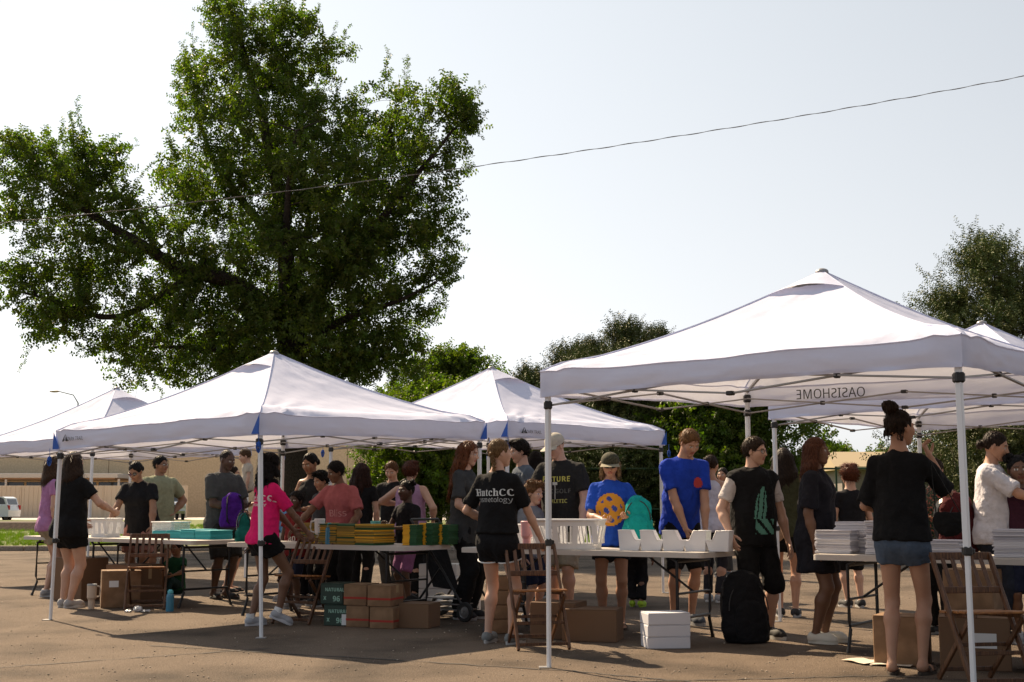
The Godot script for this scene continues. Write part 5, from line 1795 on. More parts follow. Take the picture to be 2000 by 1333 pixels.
func make_hair(kind: String) -> Array:
	var long := 0.0
	if kind in ["long", "wavy", "curly"]: long = 0.42
	var s := SDF.new(Vector3(-0.17, -0.17 - long, -0.24), Vector3(0.17, 0.25, 0.14), 0.0085)
	var I := Basis.IDENTITY
	var rng := RandomNumberGenerator.new()
	rng.seed = hash(kind)
	var puff := 0.0
	match kind:
		"short": puff = 0.004
		"buzz": puff = -0.006
		"tousled": puff = 0.012
		"crop": puff = 0.008
		"curly": puff = 0.012
	s.ell(Vector3(0, 0.030, -0.016), Vector3(0.084 + puff, 0.098 + puff, 0.101 + puff), I, 0.01)
	if kind == "tousled":
		for i in 22:
			var a := rng.randf() * TAU
			s.ell(Vector3(cos(a) * 0.055, 0.095 + rng.randf() * 0.03, sin(a) * 0.06 + 0.005), Vector3(0.03, 0.016, 0.03), Basis(Vector3.UP, a), 0.012)
	s.cut(Vector3(0, 0.070, 0.074), Vector3(0, -0.46, 0.88).normalized())
	s.cut(Vector3(0, -0.055, -0.02), Vector3(0, -0.96, 0.28).normalized())
	# round the ears
	for q in [-1.0, 1.0]:
		s.ell(Vector3(q * 0.098, -0.03, 0.020), Vector3(0.035, 0.045, 0.04), I, 0.01, true)
	match kind:
		"long", "wavy":
			for i in 11:
				var t := -1.0 + 2.0 * i / 10.0
				var a := t * 1.75
				var top := Vector3(sin(a) * 0.078, 0.02 + rng.randf() * 0.02, -0.012 - cos(a) * 0.082)
				var low := Vector3(sin(a) * (0.098 + 0.02 * rng.randf()), -0.30 - 0.14 * cos(a) - rng.randf() * 0.05, -0.03 - cos(a) * 0.075)
				var mid := top.lerp(low, 0.45) + Vector3(sin(a) * 0.018, 0, -cos(a) * 0.015)
				var k := 0.018 if kind == "wavy" else 0.0
				mid += Vector3(rng.randf_range(-k, k), 0, rng.randf_range(-k, k))
				s.bone(top, mid, 0.030, 0.032, 0.022)
				s.bone(mid, low, 0.032, 0.016, 0.022)
		"curly":
			for i in 120:
				var a := rng.randf_range(-2.2, 2.2)
				var y := 0.1 - 0.42 * rng.randf()
				var rad := 0.085 + 0.03 * clampf(-y * 4.0 + 0.4, 0, 1)
				s.ell(Vector3(sin(a) * rad, y, -0.02 - cos(a) * rad), Vector3(0.026, 0.03, 0.026), I, 0.012)
		"bun":
			for i in 16:
				var a := rng.randf() * TAU
				var b := rng.randf_range(-0.6, 0.9)
				s.ell(Vector3(cos(a) * 0.034, 0.135 + b * 0.03, -0.075 + sin(a) * 0.034), Vector3(0.026, 0.022, 0.026), I, 0.014)
			s.ell(Vector3(0, 0.128, -0.07), Vector3(0.045, 0.042, 0.045), I, 0.012)
			for i in 7:
				var a := rng.randf_range(-1.4, 1.4)
				var p := Vector3(sin(a) * 0.09, -0.02, -0.02 - cos(a) * 0.085)
				s.bone(p, p + Vector3(rng.randf_range(-0.02, 0.02), -0.07, -0.01), 0.008, 0.004, 0.006)
		"low_bun":
			s.ell(Vector3(0, -0.02, -0.125), Vector3(0.045, 0.042, 0.035), I, 0.012)
		"pony":
			var p := Vector3(0, 0.055, -0.105)
			for q in [Vector3(0, 0.05, -0.165), Vector3(0.01, -0.05, -0.185), Vector3(0.015, -0.16, -0.16)]:
				s.bone(p, q, 0.036, 0.044, 0.015)
				p = q
		"braid":
			for i in 13:
				var t := i / 12.0
				var c := Vector3(-0.03 - 0.05 * t, -0.01 - 0.015 * i, -0.105 + 0.02 * sin(t * 3.0))
				s.ell(c + Vector3(0.013 * (1 if i % 2 else -1), 0, 0), Vector3(0.022, 0.019, 0.02) * (1.0 - 0.35 * t), Basis(Vector3.BACK, 0.5 * (1 if i % 2 else -1)), 0.004)
		"bob":
			for i in 9:
				var a := -1.7 + 3.4 * i / 8.0
				var top := Vector3(sin(a) * 0.08, 0.02, -0.014 - cos(a) * 0.084)
				s.bone(top, top + Vector3(sin(a) * 0.012, -0.13, -cos(a) * 0.008), 0.026, 0.02, 0.02)
		"puffs":
			for q in [-1.0, 1.0]:
				for i in 10:
					s.ell(Vector3(q * 0.075 + rng.randf_range(-0.025, 0.025), 0.105 + rng.randf_range(-0.025, 0.025), -0.03 + rng.randf_range(-0.025, 0.025)), Vector3(0.02, 0.02, 0.02), I, 0.01)
	s.rough(strand_noise, 0.013 if kind in ["curly", "tousled", "bun", "wavy"] else 0.008, Vector3(70, 14, 70))
	var a := s.arrays()
	# loose strands laid over the surface
	var many: int = a[0].size()
	var len_ := 0.10 if long > 0.0 else (0.045 if kind in ["tousled", "bob", "pony", "bun", "curly"] else 0.022)
	if kind == "buzz": return a
	for i in 1500 if long > 0.0 else 900:
		var k := rng.randi() % many
		var p: Vector3 = a[0][k]
		var n: Vector3 = a[1][k]
		var d := Vector3(rng.randf_range(-0.25, 0.25), -1.0, rng.randf_range(-0.25, 0.25))
		if kind in ["short", "tousled", "crop"]: d = Vector3(p.x * 6.0, -0.3 + rng.randf_range(-0.3, 0.5), 0.4 if p.y > 0.05 else -0.3) + n * 0.4
		if kind in ["bun", "pony", "low_bun", "braid"]: d = (Vector3(0, 0.12, -0.09) - p).normalized() + Vector3(rng.randf_range(-0.4, 0.4), rng.randf_range(-0.4, 0.4), 0)
		d = (d - n * d.dot(n) * 0.85).normalized()
		var sd := n.cross(d).normalized() * 0.0016
		var out := rng.randf_range(0.001, 0.006) + (0.007 * rng.randf() if rng.randf() < 0.12 else 0.0)
		var l := len_ * rng.randf_range(0.5, 1.3)
		var q1 := p + d * l * 0.5 + n * out
		var q2 := p + d * l + n * (out * 0.4 + rng.randf_range(-0.004, 0.004))
		var b: int = a[0].size()
		for v in [p - sd - n * 0.003, p + sd - n * 0.003, q1 - sd, q1 + sd, q2]:
			a[0].append(v)
			a[1].append(n)
		for t in [[0, 1, 2], [1, 3, 2], [2, 3, 4]]:
			var g: Vector3 = (a[0][b + t[1]] - a[0][b + t[0]]).cross(a[0][b + t[2]] - a[0][b + t[0]])
			if g.dot(n) > 0: a[2].append_array([b + t[0], b + t[2], b + t[1]])
			else: a[2].append_array([b + t[0], b + t[1], b + t[2]])
	return a

func ik(a: Vector3, target: Vector3, l1: float, l2: float, pole: Vector3) -> Array:
	var d := target - a
	var l := clampf(d.length(), absf(l1 - l2) + 0.01, (l1 + l2) * 0.998)
	d = d.normalized()
	var x := (l1 * l1 - l2 * l2 + l * l) / (2.0 * l)
	var y := sqrt(maxf(l1 * l1 - x * x, 0.0))
	var p := (pole - d * pole.dot(d)).normalized()
	return [a + d * x + p * y, a + d * l]

# everything that needs no scene tree; runs in worker threads
func build_person(s: Dictionary) -> void:
	var H: float = s.h
	var w: float = s.get("w", 1.0) * 0.93
	var g := H / 1.7
	var fem: bool = s.sex == "f"
	var kid: bool = s.sex == "c"
	var hs: float = s.get("head", (H / 7.6) / 0.232 if not kid else maxf(0.74, H / 6.3 / 0.232))
	hs = clampf(hs, 0.6, 1.0)
	var hip: float = s.get("hip", 0.52) * H
	var lean := deg_to_rad(s.get("lean", 0.0))
	var roll := deg_to_rad(s.get("roll", 0.0))
	var up := Vector3(sin(roll), cos(lean) * cos(roll), sin(lean)).normalized()
	var X := Vector3.RIGHT.rotated(Vector3.UP, deg_to_rad(s.get("twist", 0.0)))
	X = (X - up * X.dot(up)).normalized()
	var fw := X.cross(up)
	var pel := Vector3(s.get("sway", 0.0), hip, -0.04 * sin(lean) * 2.0)
	var sh := pel + up * 0.292 * H
	var nb := pel + up * 0.312 * H
	var hb := Basis(X, up, fw) * Basis(Vector3.RIGHT, -lean * 0.6) * Basis(Vector3.UP, deg_to_rad(s.get("hy", 0.0))) * Basis(Vector3.RIGHT, deg_to_rad(s.get("hp", 0.0)))
	var hc := nb + (up * 0.45 + hb.y * 0.55).normalized() * (0.062 * H + 0.115 * hs - 0.035 * g) + hb.z * 0.022
	s.head_at = Transform3D(hb * hs, hc)
	# joints
	var sw := (0.092 if fem else 0.104) * H * lerpf(1.0, w, 0.4)
	var hw := 0.052 * H * lerpf(1.0, w, 0.5)
	var arms := []
	for q in [1, -1]:
		var a: Vector3 = sh + X * (sw * q) - up * 0.012 * H
		var tgt = s.get("lh" if q > 0 else "rh")
		if tgt == null: tgt = a + Vector3(0.06 * q, -0.315 * H, 0.03)
		var pole: Vector3 = s.get("lp" if q > 0 else "rp", X * q * 0.7 - fw * 0.8 - up * 0.3)
		var r := ik(a, tgt, 0.172 * H, 0.150 * H, pole)
		arms.append([a, r[0], r[1]])
	var legs := []
	for q in [1, -1]:
		var a: Vector3 = pel + Vector3(hw * q, -0.012 * H, 0)
		var tgt = s.get("lf" if q > 0 else "rf")
		if tgt == null: tgt = Vector3(0.075 * g * q, 0.0, 0.02 * q)
		tgt += Vector3(0, 0.048 * H, 0)
		var r := ik(a, tgt, 0.243 * H, 0.233 * H, s.get("lk" if q > 0 else "rk", Vector3(q * 0.12, 0, 1)))
		legs.append([a, r[0], r[1]])
	s.arms = arms
	s.legs = legs
	var cell: float = s.get("cell", 0.0165)
	var pts := [pel, nb, hc]
	for a in arms: pts.append_array(a)
	for l in legs: pts.append_array(l)
	var mn := Vector3(9, 9, 9)
	var mx := -mn
	for p in pts:
		mn = mn.min(p)
		mx = mx.max(p)
	mn -= Vector3(0.26 * w, 0.14, 0.27 * w)
	mx += Vector3(0.26 * w, 0.10, 0.27 * w)
	# --- body ---
	var b := SDF.new(mn, mx, cell)
	var pr := (0.168 if fem else 0.158) * g * w
	var wr := (0.128 if fem else 0.142) * g * w
	var cr := (0.142 if fem else 0.162) * g * lerpf(1.0, w, 0.8)
	var waist := pel + up * 0.10 * H
	var chest := pel + up * 0.225 * H
	b.bone(pel - up * 0.01 * H, waist, pr, wr, 0.04, X, 0.70)
	b.bone(waist, chest, wr, cr, 0.04, X, 0.68)
	for q in [-1, 1]:
		b.bone(nb - up * 0.035 * H, sh + X * (sw * 0.86 * q) - up * 0.020 * H, 0.066 * g, 0.050 * g, 0.05)
		b.bone(nb + up * 0.012 * H, sh + X * (sw * 0.62 * q) - up * 0.006 * H, 0.042 * g, 0.036 * g, 0.04)
	b.bone(nb - up * 0.02, hc - hb.y * 0.03 * hs - hb.z * 0.02, (0.052 if fem else 0.060) * g, (0.050 if fem else 0.058) * maxf(hs, 0.8), 0.03)
	if fem and not kid:
		for q in [-1, 1]: b.ell(chest + X * (0.07 * g * q) + fw * (0.075 * g * w) - up * 0.02, Vector3(0.07, 0.07, 0.06) * g * w, Basis(X, up, fw), 0.04)
	for q in [-1, 1]: b.ell(pel - up * 0.03 * H - fw * 0.055 * w * g + X * 0.07 * q * g * w, Vector3(0.09, 0.1, 0.085) * g * w, Basis(X, up, fw), 0.04)
	var aw := lerpf(1.0, w, 0.8) * g
	for a in arms:
		b.bone(a[0], a[1], (0.046 if fem else 0.053) * aw, (0.036 if fem else 0.042) * aw, 0.03)
		var e: Vector3 = a[2] - a[1]
		b.bone(a[1], a[1] + e * 0.35, (0.036 if fem else 0.042) * aw, (0.038 if fem else 0.044) * aw, 0.02)
		b.bone(a[1] + e * 0.35, a[2], (0.038 if fem else 0.044) * aw, 0.025 * g, 0.02)
	var lw := lerpf(1.0, w, 0.85) * g
	for l in legs:
		var e: Vector3 = l[2] - l[1]
		var back: Vector3 = (l[0] - l[1]).cross(e).cross(e).normalized() if (l[0] - l[1]).cross(e).length() > 0.001 else Vector3(0, 0, -1)
		if back.dot(fw) > 0: back = -back
		b.bone(l[0], l[1], (0.090 if fem else 0.086) * lw, 0.051 * lw, 0.04)
		b.bone(l[1], l[1] + e * 0.3 + back * 0.012, 0.048 * lw, 0.055 * lw, 0.03)
		b.bone(l[1] + e * 0.3 + back * 0.012, l[2], 0.055 * lw, 0.030 * lerpf(1.0, lw, 0.5), 0.03)
	var k := 0
	s.feet = []
	for l in legs:
		var toe: Vector3 = s.get("lt" if k == 0 else "rt", Vector3(0.16 if k == 0 else -0.16, 0, 1)).normalized()
		var ank: Vector3 = l[2]
		var ybase := ank.y - 0.048 * H
		var pitch: float = s.get("ltip" if k == 0 else "rtip", 0.0)
		var fb := Basis(Vector3.UP.cross(toe).normalized(), Vector3.UP, toe) * Basis(Vector3.RIGHT, deg_to_rad(pitch))
		var ft := Transform3D(fb.scaled_local(Vector3.ONE * maxf(g, 0.6) * (0.94 if fem else 1.03)), ank - fb.y * 0.048 * H)
		s.feet.append(ft)
		b.bone(ft * Vector3(0, 0.055, -0.03), ft * Vector3(0, 0.030, 0.13), 0.034 * g, 0.026 * g, 0.03)
		b.bone(ft * Vector3(0, 0.032, 0.10), ft * Vector3(0, 0.022, 0.175), 0.034 * g, 0.022 * g, 0.02, fb.x, 0.55)
		k += 1
	var ba := b.arrays()
	var skin: Color = s.skin
	var cols := PackedColorArray()
	cols.resize(ba[0].size())
	for i in cols.size():
		var v := fold_noise.get_noise_3dv(ba[0][i] * 9.0)
		cols[i] = Color(skin.r * (1.0 + 0.08 * v), skin.g * (1.0 + 0.13 * v), skin.b * (1.0 + 0.13 * v))
	# head and hands, each with a finer grid of its own
	var hd: Dictionary = head_parts["m" if s.sex == "m" else "f"]
	var hair_c: Color = s.get("hair_c", Color(0.02, 0.014, 0.01))
	var lip := Color(skin.r * 0.80, skin.g * 0.50, skin.b * 0.50)
	var tone := [skin, lip, hair_c.lerp(skin, 0.35), Color(0.55, 0.53, 0.5), Color(0.03, 0.02, 0.015)]
	_append(ba, cols, hd.a, s.head_at, hd.tags, tone, false)
	for q in 2:
		var a: Array = arms[q]
		var dn: Vector3 = -(a[2] - a[1]).normalized()
		if s.has("hd" + str(q)): dn = -(s["hd" + str(q)] as Vector3).normalized()
		var th: Vector3 = s.get("th" + str(q), fw)
		var z := (th - dn * th.dot(dn)).normalized()
		var bx_ := dn.cross(z) * (1.0 if q == 0 else -1.0)
		var hsz := g * (0.90 if fem else 1.0) if not kid else maxf(0.62, g)
		_append(ba, cols, hand_parts[s.get("grip" + str(q), 0)], Transform3D(Basis(bx_ * hsz, dn * hsz, z * hsz), a[2] - dn * 0.01), null, tone, q == 1)
	s.body = [ba, cols]
	# --- clothes ---
	s.cloth = []
	for layer in ["under", "top"]:
		var top: Dictionary = s.get(layer, {})
		if not top: continue
		var loose: float = top.get("loose", 0.014) * 0.62
		var c := SDF.new(mn, mx, cell)
		var hem := pel - up * float(top.get("hem", 0.05))
		var T := 0.010 + loose * 0.8
		c.bone(hem, waist, pr + T + 0.016, wr + T + loose * 0.9, 0.04, X, 0.76, true)
		c.bone(waist, chest, wr + T + loose * 0.9, cr + T, 0.05, X, 0.74)
		var tank: bool = top.get("sleeve", 0.5) <= 0.0
		if top.get("sleeve", 0.5) < 0.1 and not tank: T += 0.012
		var sr := (0.062 if tank else 0.072) * g + loose * 0.2 + (0.014 if top.get("sleeve", 0.5) == 0.06 else 0.0)
		var sp := 0.60 if tank else 0.76
		for q in [-1, 1]:
			c.bone(nb - up * 0.038 * H, sh + X * (sw * (sp + 0.10) * q) - up * 0.024 * H, sr + 0.008 * g, sr - 0.010 * g, 0.05)
			if not tank: c.bone(nb - up * 0.004 * H, sh + X * (sw * 0.62 * q) - up * 0.008 * H, 0.050 * g, 0.046 * g, 0.04)
		if fem and not kid:
			for q in [-1, 1]: c.ell(chest + X * (0.07 * g * q) + fw * (0.080 * g * w) - up * 0.02, Vector3(0.078, 0.078, 0.066) * g * w, Basis(X, up, fw), 0.05)
		for q in [-1, 1]: c.ell(pel - up * 0.02 * H - fw * 0.056 * w * g + X * 0.066 * q * g * w, Vector3(0.112, 0.125, 0.112) * g * w, Basis(X, up, fw), 0.05)
		if not tank:
			var sl: float = top.get("sleeve", 0.5)
			for a in arms:
				var e: Vector3 = a[0] + (a[1] - a[0]) * minf(sl, 1.0)
				var flare := (0.012 if sl < 1.0 else 0.004) + loose * 0.7
				c.bone(a[0], e, (0.058 if fem else 0.064) * aw + loose * 0.15, (0.043 if fem else 0.049) * aw + flare, 0.03, Vector3.ZERO, 1.0, false, sl < 1.0)
				if sl > 1.0: c.bone(a[1], a[1] + (a[2] - a[1]) * (sl - 1.0), 0.05 * aw, 0.037 * g, 0.03, Vector3.ZERO, 1.0, false, true)
		# the shirt ends at its hem
		c.cut(pel + up * 0.03 if top.has("tuck") else hem, -up)
		c.rough(fold_noise, 0.011 + loose * 0.30, Vector3(8, 4.5, 8))
		s.cloth.append(["shirt" if layer == "top" else "undershirt", c.arrays(), top.m])
		if s.has("prints") and layer == "top":
			s.print_out = []
			for p in s.prints: s.print_out.append(_conform(p, c, pel, X, up, fw, g))
	var low: Dictionary = s.get("low", {})
	if low:
		var c := SDF.new(mn, mx, cell)
		var lo: float = low.get("loose", 0.012)
		var wt := pel + up * 0.055 * H
		if low.kind == "skirt":
			c.bone(wt, pel, wr + 0.02, pr + 0.02, 0.03, X, 0.74, true)
			c.bone(pel, pel - Vector3(0, low.len * H, 0), pr + 0.02, pr + 0.02 + low.get("flare", 0.06), 0.03, X, 0.8, false, true)
		else:
			c.bone(pel - up * 0.015 * H, wt, pr + 0.007, wr + 0.012, 0.04, X, 0.73, false, true)
			for q in [-1, 1]: c.ell(pel - up * 0.03 * H - fw * 0.055 * w * g + X * 0.07 * q * g * w, Vector3(0.098, 0.108, 0.096) * g * w, Basis(X, up, fw), 0.04)
			var ln: float = low.len     # 0..1 thigh, 1..2 shin
			for l in legs:
				var e: Vector3 = l[0] + (l[1] - l[0]) * minf(ln, 1.0)
				var re := lerpf((0.092 if fem else 0.086) * lw, 0.055 * lw, minf(ln, 1.0))
				c.bone(l[0], e, (0.098 if fem else 0.094) * lw + lo * 0.3, re + 0.010 + lo, 0.045, Vector3.ZERO, 1.0, false, ln <= 1.0)
				if ln > 1.0:
					var e2: Vector3 = l[1] + (l[2] - l[1]) * (ln - 1.0)
					c.bone(l[1], e2, 0.062 * lw + lo, lerpf(0.06, 0.045, ln - 1.0) * lw + 0.012 + lo, 0.03, Vector3.ZERO, 1.0, false, true)
		c.rough(fold_noise, 0.009 + lo * 0.4, Vector3(9, 5, 9))
		s.cloth.append([low.get("called", low.kind), c.arrays(), low.m])
		if low.has("trim"):
			var mbt := MB.new()
			for l in legs:
				var e: Vector3 = l[0] + (l[1] - l[0]) * low.len
				var dr: Vector3 = (l[1] - l[0]).normalized()
				var rr := lerpf((0.092 if fem else 0.086) * lw, 0.055 * lw, low.len) + 0.012 + lo
				var ring := []
				for i in 17:
					var an := TAU * i / 16.0
					ring.append(e + (X * cos(an) + fw * sin(an) - dr * (X * cos(an) + fw * sin(an)).dot(dr)).normalized() * rr)
				mbt.tube(ring, 0.006, 5, false)
			s.trim = mbt

func _append(ba: Array, cols: PackedColorArray, a: Array, x: Transform3D, tags, tone: Array, mirror: bool) -> void:
	var base: int = ba[0].size()
	var nb := x.basis.orthonormalized()
	for i in a[0].size():
		ba[0].append(x * a[0][i])
		ba[1].append((nb * a[1][i]).normalized())
		cols.append(tone[tags[i]] if tags != null else tone[0])
	if mirror:
		for i in range(0, a[2].size(), 3):
			ba[2].append_array([base + a[2][i], base + a[2][i + 2], base + a[2][i + 1]])
	else:
		for i in a[2].size(): ba[2].append(base + a[2][i])

# lays flat print (lettering, pictures) on the cloth
func _conform(p: Dictionary, c: SDF, pel: Vector3, X: Vector3, up: Vector3, fw: Vector3, g: float) -> Dictionary:
	var out := fw if p.get("front", false) else -fw
	var right := -out.cross(up)   # seen from outside, text runs to the viewer's right
	var vs: PackedVector3Array = p.v.duplicate()
	var ns := PackedVector3Array()
	var org: Vector3 = pel + up * p.y * g + right * p.x * g
	for i in vs.size():
		var q: Vector3 = org + right * vs[i].x + up * vs[i].y + out * 0.45
		vs[i] = c.hit(q, -out, 0.7) + out * 0.001
		ns.append(out)
	return {"v": vs, "n": ns, "ix": p.ix, "c": p.get("c"), "m": p.m, "called": p.get("called", "print")}

func text_print(t: String, size: float, bold := true, serif := false, slant := 0.0) -> Array:
	var f := SystemFont.new()
	f.font_names = PackedStringArray(["Droid Serif" if serif else "Droid Sans"])
	f.font_weight = 700 if bold else 400
	f.font_italic = slant > 0.0
	var tm := TextMesh.new()
	tm.font = f
	tm.text = t
	tm.font_size = 64
	tm.pixel_size = size / 64.0
	tm.depth = 0.0
	tm.curve_step = 3.0
	var a := tm.get_mesh_arrays()
	return [a[Mesh.ARRAY_VERTEX], a[Mesh.ARRAY_INDEX] if a[Mesh.ARRAY_INDEX] != null else PackedInt32Array(range(a[Mesh.ARRAY_VERTEX].size()))]

func lettering(t: String, size: float, x: float, y: float, c: Color, o := {}) -> Dictionary:
	var a := text_print(t, size, o.get("bold", true), o.get("serif", false), o.get("slant", 0.0))
	return {"v": a[0], "ix": a[1], "x": x, "y": y, "front": o.get("front", false), "m": mat("print %s" % c.to_html(), c, {"rough": 0.8}), "called": "lettering"}

# disc of cells coloured by fn(u, v) -> Color or null for bare cloth
func picture(r: Vector2, x: float, y: float, front: bool, fn: Callable, n := 22) -> Dictionary:
	var v := PackedVector3Array()
	var ix := PackedInt32Array()
	var c := PackedColorArray()
	for i in n:
		for j in n:
			var u := (j + 0.5) / n * 2.0 - 1.0
			var w := (i + 0.5) / n * 2.0 - 1.0
			var k = fn.call(u, w)
			if k == null: continue
			var b := v.size()
			for q in [[0, 0], [1, 0], [1, 1], [0, 1]]:
				v.append(Vector3(((j + q[0]) / float(n) * 2.0 - 1.0) * r.x, ((i + q[1]) / float(n) * 2.0 - 1.0) * r.y, 0))
				c.append(k)
			ix.append_array([b, b + 2, b + 1, b, b + 3, b + 2])
	return {"v": v, "ix": ix, "c": c, "x": x, "y": y, "front": front, "m": mat("print ink", Color(1, 1, 1), {"rough": 0.8, "vc": true})}

# ---------- shoes, caps, glasses ----------
var shoe_meshes := {}
func shoe(kind: String) -> Array:
	if shoe_meshes.has(kind): return shoe_meshes[kind]
	var out := []
	var sole := MB.new()
	var rows := []
	# outline of the foot, heel at -0.075, toe at 0.2
	var fat := 1.0 if kind != "clog" else 1.12
	var h0 := 0.0
	var h1 := 0.022 if kind in ["sandal", "slide"] else 0.032
	var ring0 := []
	var ring1 := []
	for i in 25:
		var t := TAU * i / 24.0
		var z := 0.0625 + 0.14 * cos(t)
		var wd := (0.036 + 0.012 * clampf((z - 0.02) * 9.0, 0.0, 1.0)) * fat
		ring0.append(Vector3(sin(t) * wd, h0 + 0.001, z))
		ring1.append(Vector3(sin(t) * wd * 1.04, h1, z * 1.0))
	sole.sheet([ring0, ring1])
	sole.poly(ring1.slice(0, 24), Vector3.UP)
	out.append(["sole", sole.mesh()])
	if kind == "sandal" or kind == "slide":
		var st := MB.new()
		for zz in ([0.10, 0.14] if kind == "slide" else [0.03, 0.125]):
			var a := []
			var b := []
			for i in 9:
				var t := PI * i / 8.0
				a.append(Vector3(cos(t) * 0.047, 0.02 + sin(t) * 0.055 * (1.0 if zz < 0.1 else 0.8), zz - 0.02))
				b.append(Vector3(cos(t) * 0.047, 0.02 + sin(t) * 0.050 * (1.0 if zz < 0.1 else 0.75), zz + 0.02))
			st.sheet([a, b])
		out.append(["strap", st.mesh()])
	else:
		var s := SDF.new(Vector3(-0.08, -0.02, -0.12), Vector3(0.08, 0.19, 0.25), 0.008)
		var high := kind == "hightop"
		s.bone(Vector3(0, 0.045, -0.03), Vector3(0, 0.045, 0.13), 0.042 * fat, 0.044 * fat, 0.02)
		s.bone(Vector3(0, 0.038, 0.12), Vector3(0, 0.035, 0.165), 0.044 * fat, 0.034 * fat, 0.02)
		s.bone(Vector3(0, 0.06, -0.02), Vector3(0, 0.145 if high else (0.085 if kind != "clog" else 0.075), -0.012), 0.044, 0.044 if high else 0.042, 0.03, Vector3.ZERO, 1.0, false, true)
		s.cut(Vector3(0, 0.022, 0), Vector3.DOWN)
		out.append(["upper", arr_mesh(s.arrays())])
		if kind in ["sneaker", "hightop"]:
			var lc := MB.new()
			for i in 4: lc.bar(Vector3(-0.024, 0.088 - 0.007 * i, 0.055 + 0.016 * i), Vector3(0.024, 0.088 - 0.007 * i, 0.058 + 0.016 * i), 0.006, 0.005)
			out.append(["lace", lc.mesh()])
	shoe_meshes[kind] = out
	return out

func cap_mesh(brim := true) -> Array:
	var dome := MB.new()
	var g := []
	for i in 9:
		var ph := PI * 0.5 * i / 8.0
		var row := []
		for j in 21:
			var th := TAU * j / 20.0
			row.append(Vector3(sin(th) * 0.094 * cos(ph), 0.045 + 0.088 * sin(ph), -0.008 + cos(th) * 0.108 * cos(ph)))
		g.append(row)
	dome.sheet(g, true)
	var row0 := []
	var row1 := []
	for j in 21:
		var th := TAU * j / 20.0
		row0.append(Vector3(sin(th) * 0.0945, 0.018 - 0.012 * cos(th), -0.008 + cos(th) * 0.1085))
		row1.append(Vector3(sin(th) * 0.094, 0.046, -0.008 + cos(th) * 0.108))
	dome.sheet([row0, row1], true)
	dome.ell(Vector3(0, 0.134, -0.008), Vector3(0.008, 0.005, 0.008))
	var vis := MB.new()
	for top in [0, 1]:
		var b := []
		for i in 5:
			var r := i / 4.0
			var row := []
			for j in 15:
				var th := -1.15 + 2.3 * j / 14.0
				var reach := 0.072 * cos(th * 0.85) * r
				row.append(Vector3(sin(th) * (0.094 + reach * 0.35), 0.026 - 0.012 * r - 0.018 * absf(th) * absf(th) * 0.6 * r - (0.004 if top == 0 else 0.0), -0.008 + cos(th) * 0.107 + reach))
			b.append(row)
		vis.sheet(b, top == 0)
	return [dome.mesh(), vis.mesh()]

func glasses_mesh(dark: bool) -> Array:
	var fr := MB.new()
	var ln := MB.new()
	for q in [-1.0, 1.0]:
		var ring := []
		var inner := []
		for i in 17:
			var t := TAU * i / 16.0
			ring.append(Vector3(q * 0.034 + cos(t) * 0.025, 0.003 + sin(t) * 0.017, 0.098 - absf(q * 0.034 + cos(t) * 0.025) * 0.25))
		for i in 16: inner.append(ring[i])
		fr.tube(ring, 0.0022 if not dark else 0.003, 5, false)
		ln.poly(inner, Vector3.BACK)
		fr.tube([Vector3(q * 0.058, 0.008, 0.084), Vector3(q * 0.080, 0.008, 0.02), Vector3(q * 0.080, 0.0, -0.02)], 0.0022, 5)
	fr.tube([Vector3(-0.010, 0.006, 0.096), Vector3(0, 0.009, 0.099), Vector3(0.010, 0.006, 0.096)], 0.002, 5)
	return [fr.mesh(), ln.mesh()]

